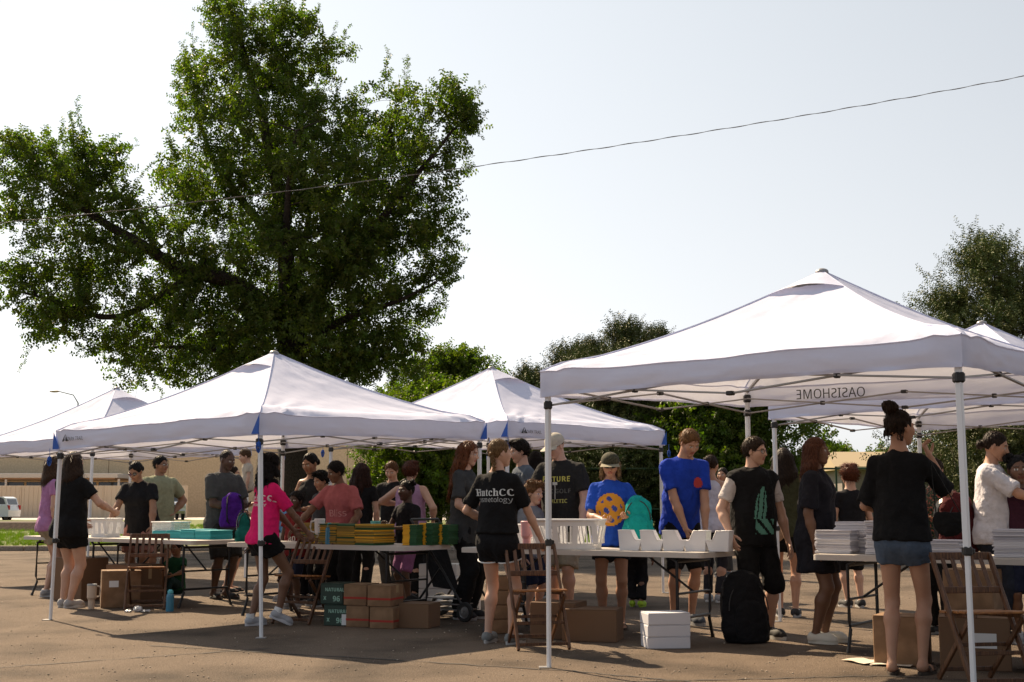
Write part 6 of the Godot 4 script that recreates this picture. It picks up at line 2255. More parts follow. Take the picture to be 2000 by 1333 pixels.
func place_person(s: Dictionary) -> Node3D:
	var t := thing("person", s.label, "person", Vector3(s.x, s.get("lift", 0.0), -s.d), s.yaw, s.get("group", ""))
	var skin_m := mat("skin", Color(1, 1, 1), {"rough": 0.52, "spec": 0.45, "vc": true})
	part(t, "body", arr_mesh(s.body[0], s.body[1]), skin_m)
	for c in s.cloth:
		var o := part(t, c[0], arr_mesh(c[1]), c[2])
		if c[0] == "shirt" and s.has("print_out"):
			for p in s.print_out:
				var m := ArrayMesh.new()
				var a := []
				a.resize(Mesh.ARRAY_MAX)
				a[Mesh.ARRAY_VERTEX] = p.v
				a[Mesh.ARRAY_NORMAL] = p.n
				a[Mesh.ARRAY_INDEX] = p.ix
				if p.c != null: a[Mesh.ARRAY_COLOR] = p.c
				m.add_surface_from_arrays(Mesh.PRIMITIVE_TRIANGLES, a)
				part(o, p.called, m, p.m)
		if s.has("trim") and c[0] != "shirt": part(o, "hem_trim", s.trim.mesh(), mat("white trim", Color(0.75, 0.75, 0.75)))
	if s.has("hair"):
		var hm := mat("hair " + s.hair_c.to_html(), Color(s.hair_c.r * 1.5, s.hair_c.g * 1.5, s.hair_c.b * 1.5), {"rough": 0.55, "spec": 0.32, "back": Color(0.7, 0.6, 0.5), "alb": noise_tex(0.03, 32, false, 4.0, [[0.2, 0.5, 0.8], [Color(0.45, 0.45, 0.45), Color(0.75, 0.75, 0.75), Color(1, 1, 1)]], 256), "tri": Vector3(26, 3, 26), "nrm": noise_tex(0.02, 31, true, 6.0, [], 256), "ns": 0.5})
		part(t, "hair", arr_mesh(hair_parts[s.hair]), hm, s.head_at)
	if s.has("cap"):
		var cm := cap_mesh()
		var c := part(t, "cap", cm[0], s.cap, s.head_at * Transform3D(Basis.IDENTITY.scaled(Vector3(1.02, 1.02, 1.02)), Vector3.ZERO))
		part(c, "brim", cm[1], s.get("brim", s.cap))
	if s.has("glasses"):
		var gm := glasses_mesh(s.glasses == "dark")
		var c := part(t, "glasses", gm[0], mat("black frame", Color(0.012, 0.012, 0.012), {"rough": 0.3}), s.head_at)
		part(c, "lens", gm[1], mat("sunglass lens", Color(0.01, 0.01, 0.012), {"rough": 0.08, "spec": 0.7}) if s.glasses == "dark" else mat("clear lens", Color(0.9, 0.95, 1.0), {"rough": 0.02, "alpha": 0.06, "spec": 0.15}))
	if s.has("shoes"):
		var sd: Dictionary = s.shoes
		for ft in s.feet:
			var ps := shoe(sd.kind)
			var r := part(t, "shoe", ps[0][1], sd.sole, ft)
			for i in range(1, ps.size()): part(r, ps[i][0], ps[i][1], sd.m if i == 1 else sd.get("lace", sd.sole))
		if sd.has("sock"):
			var mb := MB.new()
			for ft in s.feet: mb.tube([ft * Vector3(0, 0.05, -0.012), ft * Vector3(0, float(sd.sock), -0.016)], [0.047 * ft.basis.x.length(), 0.045 * ft.basis.x.length()], 12, false)
			var k := part(t, "socks", mb.mesh(), sd.get("sock_m", mat("white sock", Color(0.7, 0.7, 0.7))))
	return t

func people_specs() -> Array:
	var L := []
	L.append({"label": "young woman in a lavender tee and khaki shorts behind the leftmost tent pole", "x": -5.810, "d": 15.600, "h": 1.735, "yaw": 125, "sex": "f", "skin": Color(0.50, 0.30, 0.215), "hair": "long", "hair_c": Color(0.075, 0.040, 0.022), "top": {"m": cloth("lavender", Color(0.46, 0.22, 0.42)), "hem": 0.1, "loose": 0.02}, "low": {"kind": "shorts", "m": cloth("khaki", Color(0.33, 0.28, 0.20)), "len": 0.55}, "shoes": {"kind": "sneaker", "m": mat("shoe 0.30, 0.30, 0.31", Color(0.30, 0.30, 0.31), {"rough": 0.75}), "sole": mat("sole 0.55, 0.55, 0.55", Color(0.55, 0.55, 0.55), {"rough": 0.7}), "sock": 0.10}})
	L.append({"label": "woman in black tee and black shorts with very long brown hair, reaching over the basket", "x": -4.948, "d": 13.900, "h": 1.712, "yaw": 152, "sex": "f", "skin": Color(0.50, 0.30, 0.215), "w": 1.2, "hair": "long", "hair_c": Color(0.045, 0.024, 0.014), "top": {"m": cloth("black tee", Color(0.012, 0.012, 0.013)), "hem": 0.12, "loose": 0.03, "sleeve": 0.62}, "low": {"kind": "shorts", "m": cloth("black shorts", Color(0.010, 0.010, 0.011)), "len": 0.5, "loose": 0.015}, "shoes": {"kind": "sneaker", "m": mat("shoe 0.34, 0.33, 0.33", Color(0.34, 0.33, 0.33), {"rough": 0.75}), "sole": mat("sole 0.5, 0.5, 0.5", Color(0.5, 0.5, 0.5), {"rough": 0.7})}, "rh": Vector3(-0.3, 1.06, 0.34), "lh": Vector3(0.16, 0.95, 0.3), "grip1": 1})
	L.append({"label": "woman in a black polo and sunglasses bending over the table", "x": -4.751, "d": 15.900, "h": 1.700, "yaw": -8, "sex": "f", "skin": Color(0.28, 0.145, 0.085), "w": 1.3, "lean": 14, "hp": 24, "hy": -8, "hair": "low_bun", "hair_c": Color(0.010, 0.008, 0.008), "glasses": "dark", "top": {"m": cloth("black polo", Color(0.014, 0.014, 0.016)), "hem": 0.1, "loose": 0.03, "sleeve": 0.65}, "low": {"kind": "shorts", "m": cloth("dusty pink", Color(0.36, 0.17, 0.14)), "len": 0.85, "loose": 0.03}, "shoes": {"kind": "sneaker", "m": mat("shoe 0.30, 0.30, 0.31", Color(0.30, 0.30, 0.31), {"rough": 0.75}), "sole": mat("sole 0.55, 0.55, 0.55", Color(0.55, 0.55, 0.55), {"rough": 0.7}), "sock": 0.10}, "rh": Vector3(-0.26, 0.84, 0.42), "lh": Vector3(0.3, 0.86, 0.34)})
	L.append({"label": "man in a sage green tee standing with a hand on his hip", "x": -4.913, "d": 17.200, "h": 1.801, "yaw": 40, "sex": "m", "skin": Color(0.28, 0.145, 0.085), "w": 1.25, "hair": "short", "hair_c": Color(0.010, 0.008, 0.008), "hy": 25, "glasses": "clear", "top": {"m": cloth("sage", Color(0.30, 0.31, 0.20)), "hem": 0.1, "loose": 0.03, "sleeve": 0.7}, "low": {"kind": "shorts", "m": cloth("khaki", Color(0.33, 0.28, 0.20)), "len": 0.95, "loose": 0.03}, "shoes": {"kind": "sneaker", "m": mat("shoe 0.02, 0.02, 0.022", Color(0.02, 0.02, 0.022), {"rough": 0.75}), "sole": mat("sole 0.4, 0.4, 0.4", Color(0.4, 0.4, 0.4), {"rough": 0.7}), "sock": 0.09}, "lh": Vector3(0.2, 1.02, 0.05), "lp": Vector3(1, 0, -0.35)})
	L.append({"label": "tall bald man in a dark grey tee holding a purple backpack", "x": -3.561, "d": 15.253, "h": 1.803, "yaw": 48, "sex": "m", "skin": Color(0.075, 0.038, 0.024), "w": 1.12, "hair": "buzz", "hair_c": Color(0.02, 0.012, 0.010), "hp": 16, "hy": 12, "top": {"m": cloth("dark grey tee", Color(0.070, 0.070, 0.072)), "hem": 0.12, "loose": 0.035, "sleeve": 0.8}, "low": {"kind": "shorts", "m": cloth("dark camouflage", Color(0.030, 0.028, 0.026)), "len": 1.0, "loose": 0.04}, "shoes": {"kind": "slide", "m": mat("shoe 0.02, 0.02, 0.02", Color(0.02, 0.02, 0.02), {"rough": 0.75}), "sole": mat("sole 0.02, 0.02, 0.02", Color(0.02, 0.02, 0.02), {"rough": 0.7})}, "rh": Vector3(-0.04, 1.1, 0.3), "lh": Vector3(0.12, 1.12, 0.3), "grip0": 1, "grip1": 1})
	L.append({"label": "woman in black with dark hair standing close behind the tall bald man", "x": -3.752, "d": 16.500, "h": 1.640, "yaw": 95, "sex": "f", "skin": Color(0.42, 0.225, 0.145), "hair": "bun", "hair_c": Color(0.028, 0.016, 0.010), "top": {"m": cloth("black tee b", Color(0.02, 0.02, 0.02)), "hem": 0.1}, "low": {"kind": "shorts", "m": cloth("black shorts", Color(0.010, 0.010, 0.011)), "len": 0.9}, "shoes": {"kind": "slide", "m": mat("shoe 0.02, 0.02, 0.02", Color(0.02, 0.02, 0.02), {"rough": 0.75}), "sole": mat("sole 0.02, 0.02, 0.02", Color(0.02, 0.02, 0.02), {"rough": 0.7})}, "lh": Vector3(0.16, 1.15, 0.28), "rh": Vector3(-0.05, 1.0, 0.32)})
	L.append({"label": "toddler in a cream shirt carried on a hip", "x": -3.405, "d": 15.900, "h": 0.860, "yaw": -70, "sex": "c", "skin": Color(0.50, 0.30, 0.215), "lift": 0.93, "hair": "short", "hair_c": Color(0.11, 0.06, 0.03), "hp": 18, "top": {"m": cloth("cream", Color(0.52, 0.46, 0.38)), "hem": 0.06, "loose": 0.01}, "low": {"kind": "shorts", "m": cloth("grey kid", Color(0.12, 0.12, 0.12)), "len": 1.0}, "lf": Vector3(0.1, 0.12, 0.16), "rf": Vector3(-0.1, 0.12, 0.16), "cell": 0.015})
	L.append({"label": "woman in a hot pink lettered tee and black shorts leaning on the table", "x": -2.350, "d": 11.788, "h": 1.599, "yaw": 128, "sex": "f", "skin": Color(0.155, 0.078, 0.046), "lean": 3, "hair": "curly", "hair_c": Color(0.010, 0.008, 0.008), "top": {"m": cloth("hot pink", Color(0.86, 0.022, 0.18)), "hem": 0.08, "loose": 0.022, "sleeve": 0.85}, "low": {"kind": "shorts", "m": cloth("black shorts", Color(0.010, 0.010, 0.011)), "len": 0.42, "loose": 0.02}, "shoes": {"kind": "sneaker", "m": mat("shoe 0.36, 0.37, 0.40", Color(0.36, 0.37, 0.40), {"rough": 0.75}), "sole": mat("sole 0.55, 0.55, 0.58", Color(0.55, 0.55, 0.58), {"rough": 0.7}), "sock": 0.13}, "rh": Vector3(-0.24, 0.83, 0.36), "lh": Vector3(0.1, 0.84, 0.4), "lf": Vector3(0.06, 0, -0.08), "rf": Vector3(-0.1, 0.05, 0.12), "rtip": 24, "grip1": 1, "prints": [lettering("HutchCC", 0.085, 0.0, 0.37, Color(0.85, 0.62, 0.68)), lettering("COSMETOLOGY", 0.034, 0.0, 0.305, Color(0.85, 0.62, 0.68))]})
	L.append({"label": "small child in green sitting under the left table", "x": -4.088, "d": 15.200, "h": 1.020, "yaw": -20, "sex": "c", "skin": Color(0.28, 0.145, 0.085), "hip": 0.16, "hair": "puffs", "hair_c": Color(0.010, 0.008, 0.008), "top": {"m": cloth("green kid", Color(0.025, 0.10, 0.045)), "hem": 0.06}, "low": {"kind": "pants", "m": cloth("dark teal kid", Color(0.02, 0.05, 0.05)), "len": 1.9}, "lf": Vector3(0.12, 0, 0.34), "rf": Vector3(-0.12, 0, 0.34), "shoes": {"kind": "sneaker", "m": mat("shoe 0.30, 0.30, 0.31", Color(0.30, 0.30, 0.31), {"rough": 0.75}), "sole": mat("sole 0.55, 0.55, 0.55", Color(0.55, 0.55, 0.55), {"rough": 0.7}), "sock": 0.10}, "lh": Vector3(0.14, 0.3, 0.26), "rh": Vector3(-0.12, 0.34, 0.24), "cell": 0.016})
	L.append({"label": "woman in a dark tank top with hair pulled back, looking down", "x": -2.369, "d": 14.700, "h": 1.735, "yaw": -22, "sex": "f", "skin": Color(0.28, 0.145, 0.085), "hp": 20, "hy": -10, "hair": "low_bun", "hair_c": Color(0.010, 0.008, 0.008), "top": {"m": cloth("charcoal tank", Color(0.022, 0.022, 0.024)), "hem": 0.08, "sleeve": 0.0}, "low": {"kind": "pants", "m": cloth("black pants", Color(0.014, 0.014, 0.015)), "len": 1.95}, "shoes": {"kind": "sneaker", "m": mat("shoe 0.02, 0.02, 0.022", Color(0.02, 0.02, 0.022), {"rough": 0.75}), "sole": mat("sole 0.4, 0.4, 0.4", Color(0.4, 0.4, 0.4), {"rough": 0.7}), "sock": 0.09}, "rh": Vector3(-0.08, 1.12, 0.3), "lh": Vector3(0.06, 1.08, 0.32), "grip0": 1, "grip1": 1})
	L.append({"label": "teenage boy with black hair behind the woman in dusty pink", "x": -2.139, "d": 14.100, "h": 1.505, "yaw": -48, "sex": "m", "skin": Color(0.42, 0.225, 0.145), "hp": 18, "hair": "tousled", "hair_c": Color(0.010, 0.008, 0.008), "top": {"m": cloth("slate tee", Color(0.06, 0.065, 0.07)), "hem": 0.08}, "low": {"kind": "pants", "m": cloth("black pants", Color(0.014, 0.014, 0.015)), "len": 1.95}, "shoes": {"kind": "sneaker", "m": mat("shoe 0.02, 0.02, 0.022", Color(0.02, 0.02, 0.022), {"rough": 0.75}), "sole": mat("sole 0.4, 0.4, 0.4", Color(0.4, 0.4, 0.4), {"rough": 0.7}), "sock": 0.09}})
	L.append({"label": "woman in a dusty pink tee stretching an arm across the table", "x": -1.838, "d": 13.500, "h": 1.600, "yaw": -24, "sex": "f", "skin": Color(0.155, 0.078, 0.046), "w": 1.22, "lean": 10, "hp": 16, "hy": -30, "hair": "crop", "hair_c": Color(0.010, 0.008, 0.008), "top": {"m": cloth("dusty pink tee", Color(0.42, 0.125, 0.135)), "hem": 0.1, "loose": 0.03, "sleeve": 0.8}, "low": {"kind": "pants", "m": cloth("black pants", Color(0.014, 0.014, 0.015)), "len": 1.95}, "shoes": {"kind": "sneaker", "m": mat("shoe 0.02, 0.02, 0.022", Color(0.02, 0.02, 0.022), {"rough": 0.75}), "sole": mat("sole 0.4, 0.4, 0.4", Color(0.4, 0.4, 0.4), {"rough": 0.7}), "sock": 0.09}, "rh": Vector3(-0.42, 0.86, 0.34), "lh": Vector3(0.22, 0.86, 0.28), "prints": [lettering("Bliss", 0.10, 0.03, 0.25, Color(0.55, 0.27, 0.27), {"front": true, "slant": 1.0, "bold": false})]})
	L.append({"label": "child in a light blue shirt bending towards the pole", "x": -2.647, "d": 14.900, "h": 1.420, "yaw": -85, "sex": "c", "skin": Color(0.155, 0.078, 0.046), "lean": 38, "hair": "short", "hair_c": Color(0.010, 0.008, 0.008), "top": {"m": cloth("light blue", Color(0.16, 0.40, 0.78)), "hem": 0.1, "loose": 0.02}, "low": {"kind": "shorts", "m": cloth("navy kid", Color(0.02, 0.025, 0.05)), "len": 1.0}, "shoes": {"kind": "sneaker", "m": mat("shoe 0.30, 0.30, 0.31", Color(0.30, 0.30, 0.31), {"rough": 0.75}), "sole": mat("sole 0.55, 0.55, 0.55", Color(0.55, 0.55, 0.55), {"rough": 0.7}), "sock": 0.10}, "lh": Vector3(0.12, 0.65, 0.45), "rh": Vector3(-0.12, 0.65, 0.45)})
	L.append({"label": "small child in a dark red shirt at the table edge", "x": -2.388, "d": 13.750, "h": 1.235, "yaw": -25, "sex": "c", "skin": Color(0.075, 0.038, 0.024), "hair": "short", "hair_c": Color(0.010, 0.008, 0.008), "top": {"m": cloth("dark red", Color(0.17, 0.018, 0.02)), "hem": 0.08}, "low": {"kind": "shorts", "m": cloth("navy kid", Color(0.02, 0.025, 0.05)), "len": 1.0}, "shoes": {"kind": "sneaker", "m": mat("shoe 0.30, 0.30, 0.31", Color(0.30, 0.30, 0.31), {"rough": 0.75}), "sole": mat("sole 0.55, 0.55, 0.55", Color(0.55, 0.55, 0.55), {"rough": 0.7}), "sock": 0.10}, "cell": 0.016, "prints": [lettering("80", 0.08, 0.02, 0.16, Color(0.5, 0.45, 0.42), {"front": true})]})
	L.append({"label": "woman in black with long dark auburn hair, back turned", "x": -1.890, "d": 15.500, "h": 1.642, "yaw": 172, "sex": "f", "skin": Color(0.50, 0.30, 0.215), "hair": "wavy", "hair_c": Color(0.042, 0.016, 0.010), "top": {"m": cloth("black tee c", Color(0.014, 0.014, 0.016)), "hem": 0.1}, "low": {"kind": "pants", "m": cloth("black pants", Color(0.014, 0.014, 0.015)), "len": 1.95}, "shoes": {"kind": "sneaker", "m": mat("shoe 0.02, 0.02, 0.022", Color(0.02, 0.02, 0.022), {"rough": 0.75}), "sole": mat("sole 0.4, 0.4, 0.4", Color(0.4, 0.4, 0.4), {"rough": 0.7}), "sock": 0.09}})
	L.append({"label": "man with short reddish hair looking down", "x": -1.598, "d": 16.600, "h": 1.707, "yaw": -14, "sex": "m", "skin": Color(0.50, 0.30, 0.215), "hp": 24, "hair": "short", "hair_c": Color(0.13, 0.065, 0.03), "top": {"m": cloth("black tee d", Color(0.016, 0.016, 0.018)), "hem": 0.1}, "low": {"kind": "pants", "m": cloth("grey pants", Color(0.06, 0.06, 0.06)), "len": 1.95}, "shoes": {"kind": "sneaker", "m": mat("shoe 0.02, 0.02, 0.022", Color(0.02, 0.02, 0.022), {"rough": 0.75}), "sole": mat("sole 0.4, 0.4, 0.4", Color(0.4, 0.4, 0.4), {"rough": 0.7}), "sock": 0.09}})
	L.append({"label": "woman in a lavender tank top with short auburn hair, back turned", "x": -1.232, "d": 15.000, "h": 1.637, "yaw": 165, "sex": "f", "skin": Color(0.50, 0.30, 0.215), "w": 1.32, "hair": "tousled", "hair_c": Color(0.105, 0.034, 0.018), "top": {"m": cloth("lavender tank", Color(0.42, 0.25, 0.40)), "hem": 0.1, "sleeve": 0.0, "loose": 0.02}, "low": {"kind": "pants", "m": cloth("black pants", Color(0.014, 0.014, 0.015)), "len": 1.95}, "shoes": {"kind": "sneaker", "m": mat("shoe 0.02, 0.02, 0.022", Color(0.02, 0.02, 0.022), {"rough": 0.75}), "sole": mat("sole 0.4, 0.4, 0.4", Color(0.4, 0.4, 0.4), {"rough": 0.7}), "sock": 0.09}, "lh": Vector3(0.24, 1.14, 0.26), "lp": Vector3(1, -0.3, -0.2), "rh": Vector3(-0.26, 0.95, 0.1)})
	L.append({"label": "child in black with hair puffs drinking beside the lavender tank top", "x": -1.165, "d": 13.800, "h": 1.349, "yaw": -42, "sex": "c", "skin": Color(0.075, 0.038, 0.024), "hair": "puffs", "hair_c": Color(0.010, 0.008, 0.008), "top": {"m": cloth("black kid", Color(0.015, 0.015, 0.018)), "hem": 0.08}, "low": {"kind": "shorts", "m": cloth("magenta kid", Color(0.25, 0.10, 0.22)), "len": 0.9}, "shoes": {"kind": "sneaker", "m": mat("shoe 0.30, 0.30, 0.31", Color(0.30, 0.30, 0.31), {"rough": 0.75}), "sole": mat("sole 0.55, 0.55, 0.55", Color(0.55, 0.55, 0.55), {"rough": 0.7}), "sock": 0.10}, "rh": Vector3(-0.08, 0.9, 0.24), "lh": Vector3(0.08, 0.88, 0.24), "grip0": 1, "grip1": 1, "cell": 0.017})
	L.append({"label": "girl with wavy auburn hair in a loose charcoal tee and black trousers", "x": -0.478, "d": 12.482, "h": 1.758, "yaw": 72, "sex": "f", "skin": Color(0.50, 0.30, 0.215), "hp": 12, "hair": "wavy", "hair_c": Color(0.165, 0.055, 0.020), "top": {"m": cloth("charcoal tee", Color(0.052, 0.054, 0.056)), "hem": 0.17, "loose": 0.035, "sleeve": 0.8}, "low": {"kind": "pants", "m": cloth("black pants", Color(0.014, 0.014, 0.015)), "len": 1.95, "loose": 0.03}, "shoes": {"kind": "sneaker", "m": mat("shoe 0.02, 0.02, 0.022", Color(0.02, 0.02, 0.022), {"rough": 0.75}), "sole": mat("sole 0.4, 0.4, 0.4", Color(0.4, 0.4, 0.4), {"rough": 0.7}), "sock": 0.09}, "rh": Vector3(-0.2, 0.98, 0.24), "lh": Vector3(0.12, 0.96, 0.26)})
	L.append({"label": "woman with a blonde braid in a lettered black tee and white-trimmed shorts", "x": -0.119, "d": 10.257, "h": 1.650, "yaw": 152, "sex": "f", "skin": Color(0.50, 0.30, 0.215), "hy": -38, "hair": "braid", "hair_c": Color(0.20, 0.115, 0.050), "top": {"m": cloth("black lettered tee", Color(0.012, 0.012, 0.013)), "hem": -0.03, "loose": 0.028, "sleeve": 0.82}, "low": {"kind": "shorts", "m": cloth("black gym shorts", Color(0.012, 0.012, 0.014)), "len": 0.42, "loose": 0.022, "trim": "1"}, "shoes": {"kind": "sneaker", "m": mat("shoe 0.16, 0.17, 0.17", Color(0.16, 0.17, 0.17), {"rough": 0.75}), "sole": mat("sole 0.4, 0.4, 0.4", Color(0.4, 0.4, 0.4), {"rough": 0.7}), "sock": 0.085}, "rh": Vector3(-0.27, 0.84, 0.26), "lh": Vector3(0.2, 0.98, 0.2), "lf": Vector3(0.1, 0, 0.02), "rf": Vector3(-0.13, 0, 0.0), "prints": [lettering("HutchCC", 0.078, 0.0, 0.375, Color(0.62, 0.64, 0.64), {"serif": true}), lettering("cosmetology", 0.055, 0.0, 0.315, Color(0.42, 0.43, 0.43), {"bold": false, "slant": 1.0})]})
	L.append({"label": "young man with dark hair in a blue-grey tee facing left", "x": 0.124, "d": 13.600, "h": 1.840, "yaw": -72, "sex": "m", "skin": Color(0.50, 0.30, 0.215), "hp": 14, "hair": "tousled", "hair_c": Color(0.018, 0.012, 0.009), "top": {"m": cloth("blue grey tee", Color(0.115, 0.135, 0.165)), "hem": 0.1, "loose": 0.02}, "low": {"kind": "pants", "m": cloth("grey pants", Color(0.06, 0.06, 0.06)), "len": 1.95}, "shoes": {"kind": "sneaker", "m": mat("shoe 0.02, 0.02, 0.022", Color(0.02, 0.02, 0.022), {"rough": 0.75}), "sole": mat("sole 0.4, 0.4, 0.4", Color(0.4, 0.4, 0.4), {"rough": 0.7}), "sock": 0.09}})
	L.append({"label": "person with dark hair in maroon behind the young man in blue-grey", "x": 0.294, "d": 15.400, "h": 1.785, "yaw": 160, "sex": "f", "skin": Color(0.155, 0.078, 0.046), "hair": "bob", "hair_c": Color(0.010, 0.008, 0.008), "top": {"m": cloth("maroon", Color(0.09, 0.022, 0.026)), "hem": 0.1}, "low": {"kind": "pants", "m": cloth("black pants", Color(0.014, 0.014, 0.015)), "len": 1.95}, "shoes": {"kind": "sneaker", "m": mat("shoe 0.02, 0.02, 0.022", Color(0.02, 0.02, 0.022), {"rough": 0.75}), "sole": mat("sole 0.4, 0.4, 0.4", Color(0.4, 0.4, 0.4), {"rough": 0.7}), "sock": 0.09}})
	L.append({"label": "boy with light brown hair peering over the table", "x": 0.187, "d": 12.200, "h": 1.310, "yaw": 55, "sex": "c", "skin": Color(0.50, 0.30, 0.215), "hp": 10, "hair": "tousled", "hair_c": Color(0.17, 0.085, 0.035), "top": {"m": cloth("pale grey kid", Color(0.20, 0.21, 0.23)), "hem": 0.08}, "low": {"kind": "shorts", "m": cloth("navy kid", Color(0.02, 0.025, 0.05)), "len": 1.0}, "shoes": {"kind": "sneaker", "m": mat("shoe 0.30, 0.30, 0.31", Color(0.30, 0.30, 0.31), {"rough": 0.75}), "sole": mat("sole 0.55, 0.55, 0.55", Color(0.55, 0.55, 0.55), {"rough": 0.7}), "sock": 0.10}})
	L.append({"label": "man in a beige cap, sunglasses and black tee with a yellow print", "x": 0.510, "d": 12.500, "h": 1.852, "yaw": -26, "sex": "m", "skin": Color(0.50, 0.30, 0.215), "w": 1.12, "lean": 6, "hp": 22, "hy": -26, "hair": "buzz", "hair_c": Color(0.06, 0.035, 0.02), "glasses": "dark", "cap": mat("beige cap", Color(0.42, 0.38, 0.31), {"rough": 0.9}), "top": {"m": cloth("washed black tee", Color(0.026, 0.025, 0.024)), "hem": 0.1, "loose": 0.03, "sleeve": 0.75}, "low": {"kind": "shorts", "m": cloth("khaki", Color(0.33, 0.28, 0.20)), "len": 1.0, "loose": 0.03}, "shoes": {"kind": "sneaker", "m": mat("shoe 0.02, 0.02, 0.022", Color(0.02, 0.02, 0.022), {"rough": 0.75}), "sole": mat("sole 0.4, 0.4, 0.4", Color(0.4, 0.4, 0.4), {"rough": 0.7}), "sock": 0.09}, "lh": Vector3(0.3, 0.93, 0.22), "rh": Vector3(-0.22, 0.98, 0.36), "prints": [lettering("PASTURE", 0.072, 0.0, 0.40, Color(0.50, 0.46, 0.10), {"front": true}), lettering("DISC GOLF", 0.060, 0.0, 0.29, Color(0.10, 0.10, 0.09), {"front": true}), lettering("ATHLETIC", 0.052, 0.0, 0.20, Color(0.42, 0.40, 0.12), {"front": true}), picture(Vector2(0.026, 0.085), 0.0, 0.295, true, func(u, v): return Color(0.5, 0.5, 0.46) if (absf(u) < 0.22 or v > 0.72 and absf(u) < 0.95) else null, 12)]})
	L.append({"label": "woman in a camouflage cap and blue tee with a round yellow print", "x": 0.920, "d": 11.541, "h": 1.594, "yaw": -6, "sex": "f", "skin": Color(0.42, 0.225, 0.145), "w": 1.05, "hp": 12, "hair": "bob", "hair_c": Color(0.26, 0.17, 0.085), "glasses": "dark", "cap": mat("camouflage cap", Color(1, 1, 1), {"rough": 0.9, "tri": 9.0, "alb": noise_tex(0.02, 91, false, 4.0, [[0.0, 0.42, 0.44, 0.56, 0.58, 1.0], [Color(0.20, 0.19, 0.12), Color(0.20, 0.19, 0.12), Color(0.36, 0.34, 0.24), Color(0.36, 0.34, 0.24), Color(0.10, 0.11, 0.08), Color(0.10, 0.11, 0.08)]], 256)}), "brim": mat("tan brim", Color(0.25, 0.22, 0.15), {"rough": 0.9}), "top": {"m": cloth("royal blue", Color(0.022, 0.085, 0.50)), "hem": 0.08, "loose": 0.028, "sleeve": 0.8}, "low": {"kind": "shorts", "m": cloth("dark denim", Color(0.025, 0.03, 0.045)), "len": 0.5}, "shoes": {"kind": "sandal", "m": mat("shoe 0.05, 0.03, 0.02", Color(0.05, 0.03, 0.02), {"rough": 0.75}), "sole": mat("sole 0.05, 0.035, 0.025", Color(0.05, 0.035, 0.025), {"rough": 0.7})}, "lh": Vector3(0.17, 1.02, 0.28), "rh": Vector3(-0.06, 0.99, 0.3), "grip0": 1, "grip1": 1, "lf": Vector3(0.09, 0, 0), "rf": Vector3(-0.08, 0, 0.04), "prints": [picture(Vector2(0.135, 0.15), 0.0, 0.27, true, func(u, v): return null if u * u + v * v > 1.0 else (Color(0.03, 0.06, 0.30) if (absf(sin(u * 5.0 + v * 3.0) * cos(v * 4.5 - u)) > 0.62 and u * u + v * v < 0.62) else Color(0.62, 0.27, 0.02)), 30)]})
	L.append({"label": "boy in a royal blue tee with short ginger hair looking down", "x": 1.620, "d": 11.900, "h": 1.887, "yaw": 12, "sex": "m", "skin": Color(0.42, 0.225, 0.145), "w": 0.92, "lean": 15, "hp": 30, "hy": 14, "hair": "short", "hair_c": Color(0.21, 0.10, 0.036), "top": {"m": cloth("cobalt", Color(0.018, 0.055, 0.42)), "hem": 0.14, "loose": 0.03, "sleeve": 0.72}, "low": {"kind": "shorts", "m": cloth("black shorts", Color(0.010, 0.010, 0.011)), "len": 1.0, "loose": 0.02}, "shoes": {"kind": "sneaker", "m": mat("shoe 0.05, 0.06, 0.08", Color(0.05, 0.06, 0.08), {"rough": 0.75}), "sole": mat("sole 0.3, 0.3, 0.3", Color(0.3, 0.3, 0.3), {"rough": 0.7})}, "rh": Vector3(-0.05, 0.86, 0.3), "lh": Vector3(0.14, 0.88, 0.28), "prints": [picture(Vector2(0.04, 0.05), 0.09, 0.36, true, func(u, v): return Color(0.45, 0.05, 0.05) if u * u + v * v < 1.0 else null, 10)]})
	L.append({"label": "woman in a white tank top with a dark ponytail, back turned", "x": 2.368, "d": 14.700, "h": 1.705, "yaw": 152, "sex": "f", "skin": Color(0.42, 0.225, 0.145), "hair": "pony", "hair_c": Color(0.035, 0.018, 0.011), "top": {"m": cloth("white tank", Color(0.62, 0.58, 0.66)), "hem": 0.08, "sleeve": 0.0}, "low": {"kind": "pants", "m": cloth("dark leggings", Color(0.03, 0.028, 0.032)), "len": 1.95, "loose": 0.0}, "shoes": {"kind": "sneaker", "m": mat("shoe 0.30, 0.30, 0.31", Color(0.30, 0.30, 0.31), {"rough": 0.75}), "sole": mat("sole 0.55, 0.55, 0.55", Color(0.55, 0.55, 0.55), {"rough": 0.7}), "sock": 0.10}})
	L.append({"label": "distant person in dark clothes beyond the boy in blue", "x": 3.417, "d": 20.000, "h": 1.725, "yaw": -30, "sex": "f", "skin": Color(0.42, 0.225, 0.145), "hair": "bob", "hair_c": Color(0.028, 0.016, 0.010), "top": {"m": cloth("black tee e", Color(0.02, 0.02, 0.02)), "hem": 0.1}, "low": {"kind": "pants", "m": cloth("grey pants", Color(0.06, 0.06, 0.06)), "len": 1.95}, "shoes": {"kind": "sneaker", "m": mat("shoe 0.02, 0.02, 0.022", Color(0.02, 0.02, 0.022), {"rough": 0.75}), "sole": mat("sole 0.4, 0.4, 0.4", Color(0.4, 0.4, 0.4), {"rough": 0.7}), "sock": 0.09}, "cell": 0.028})
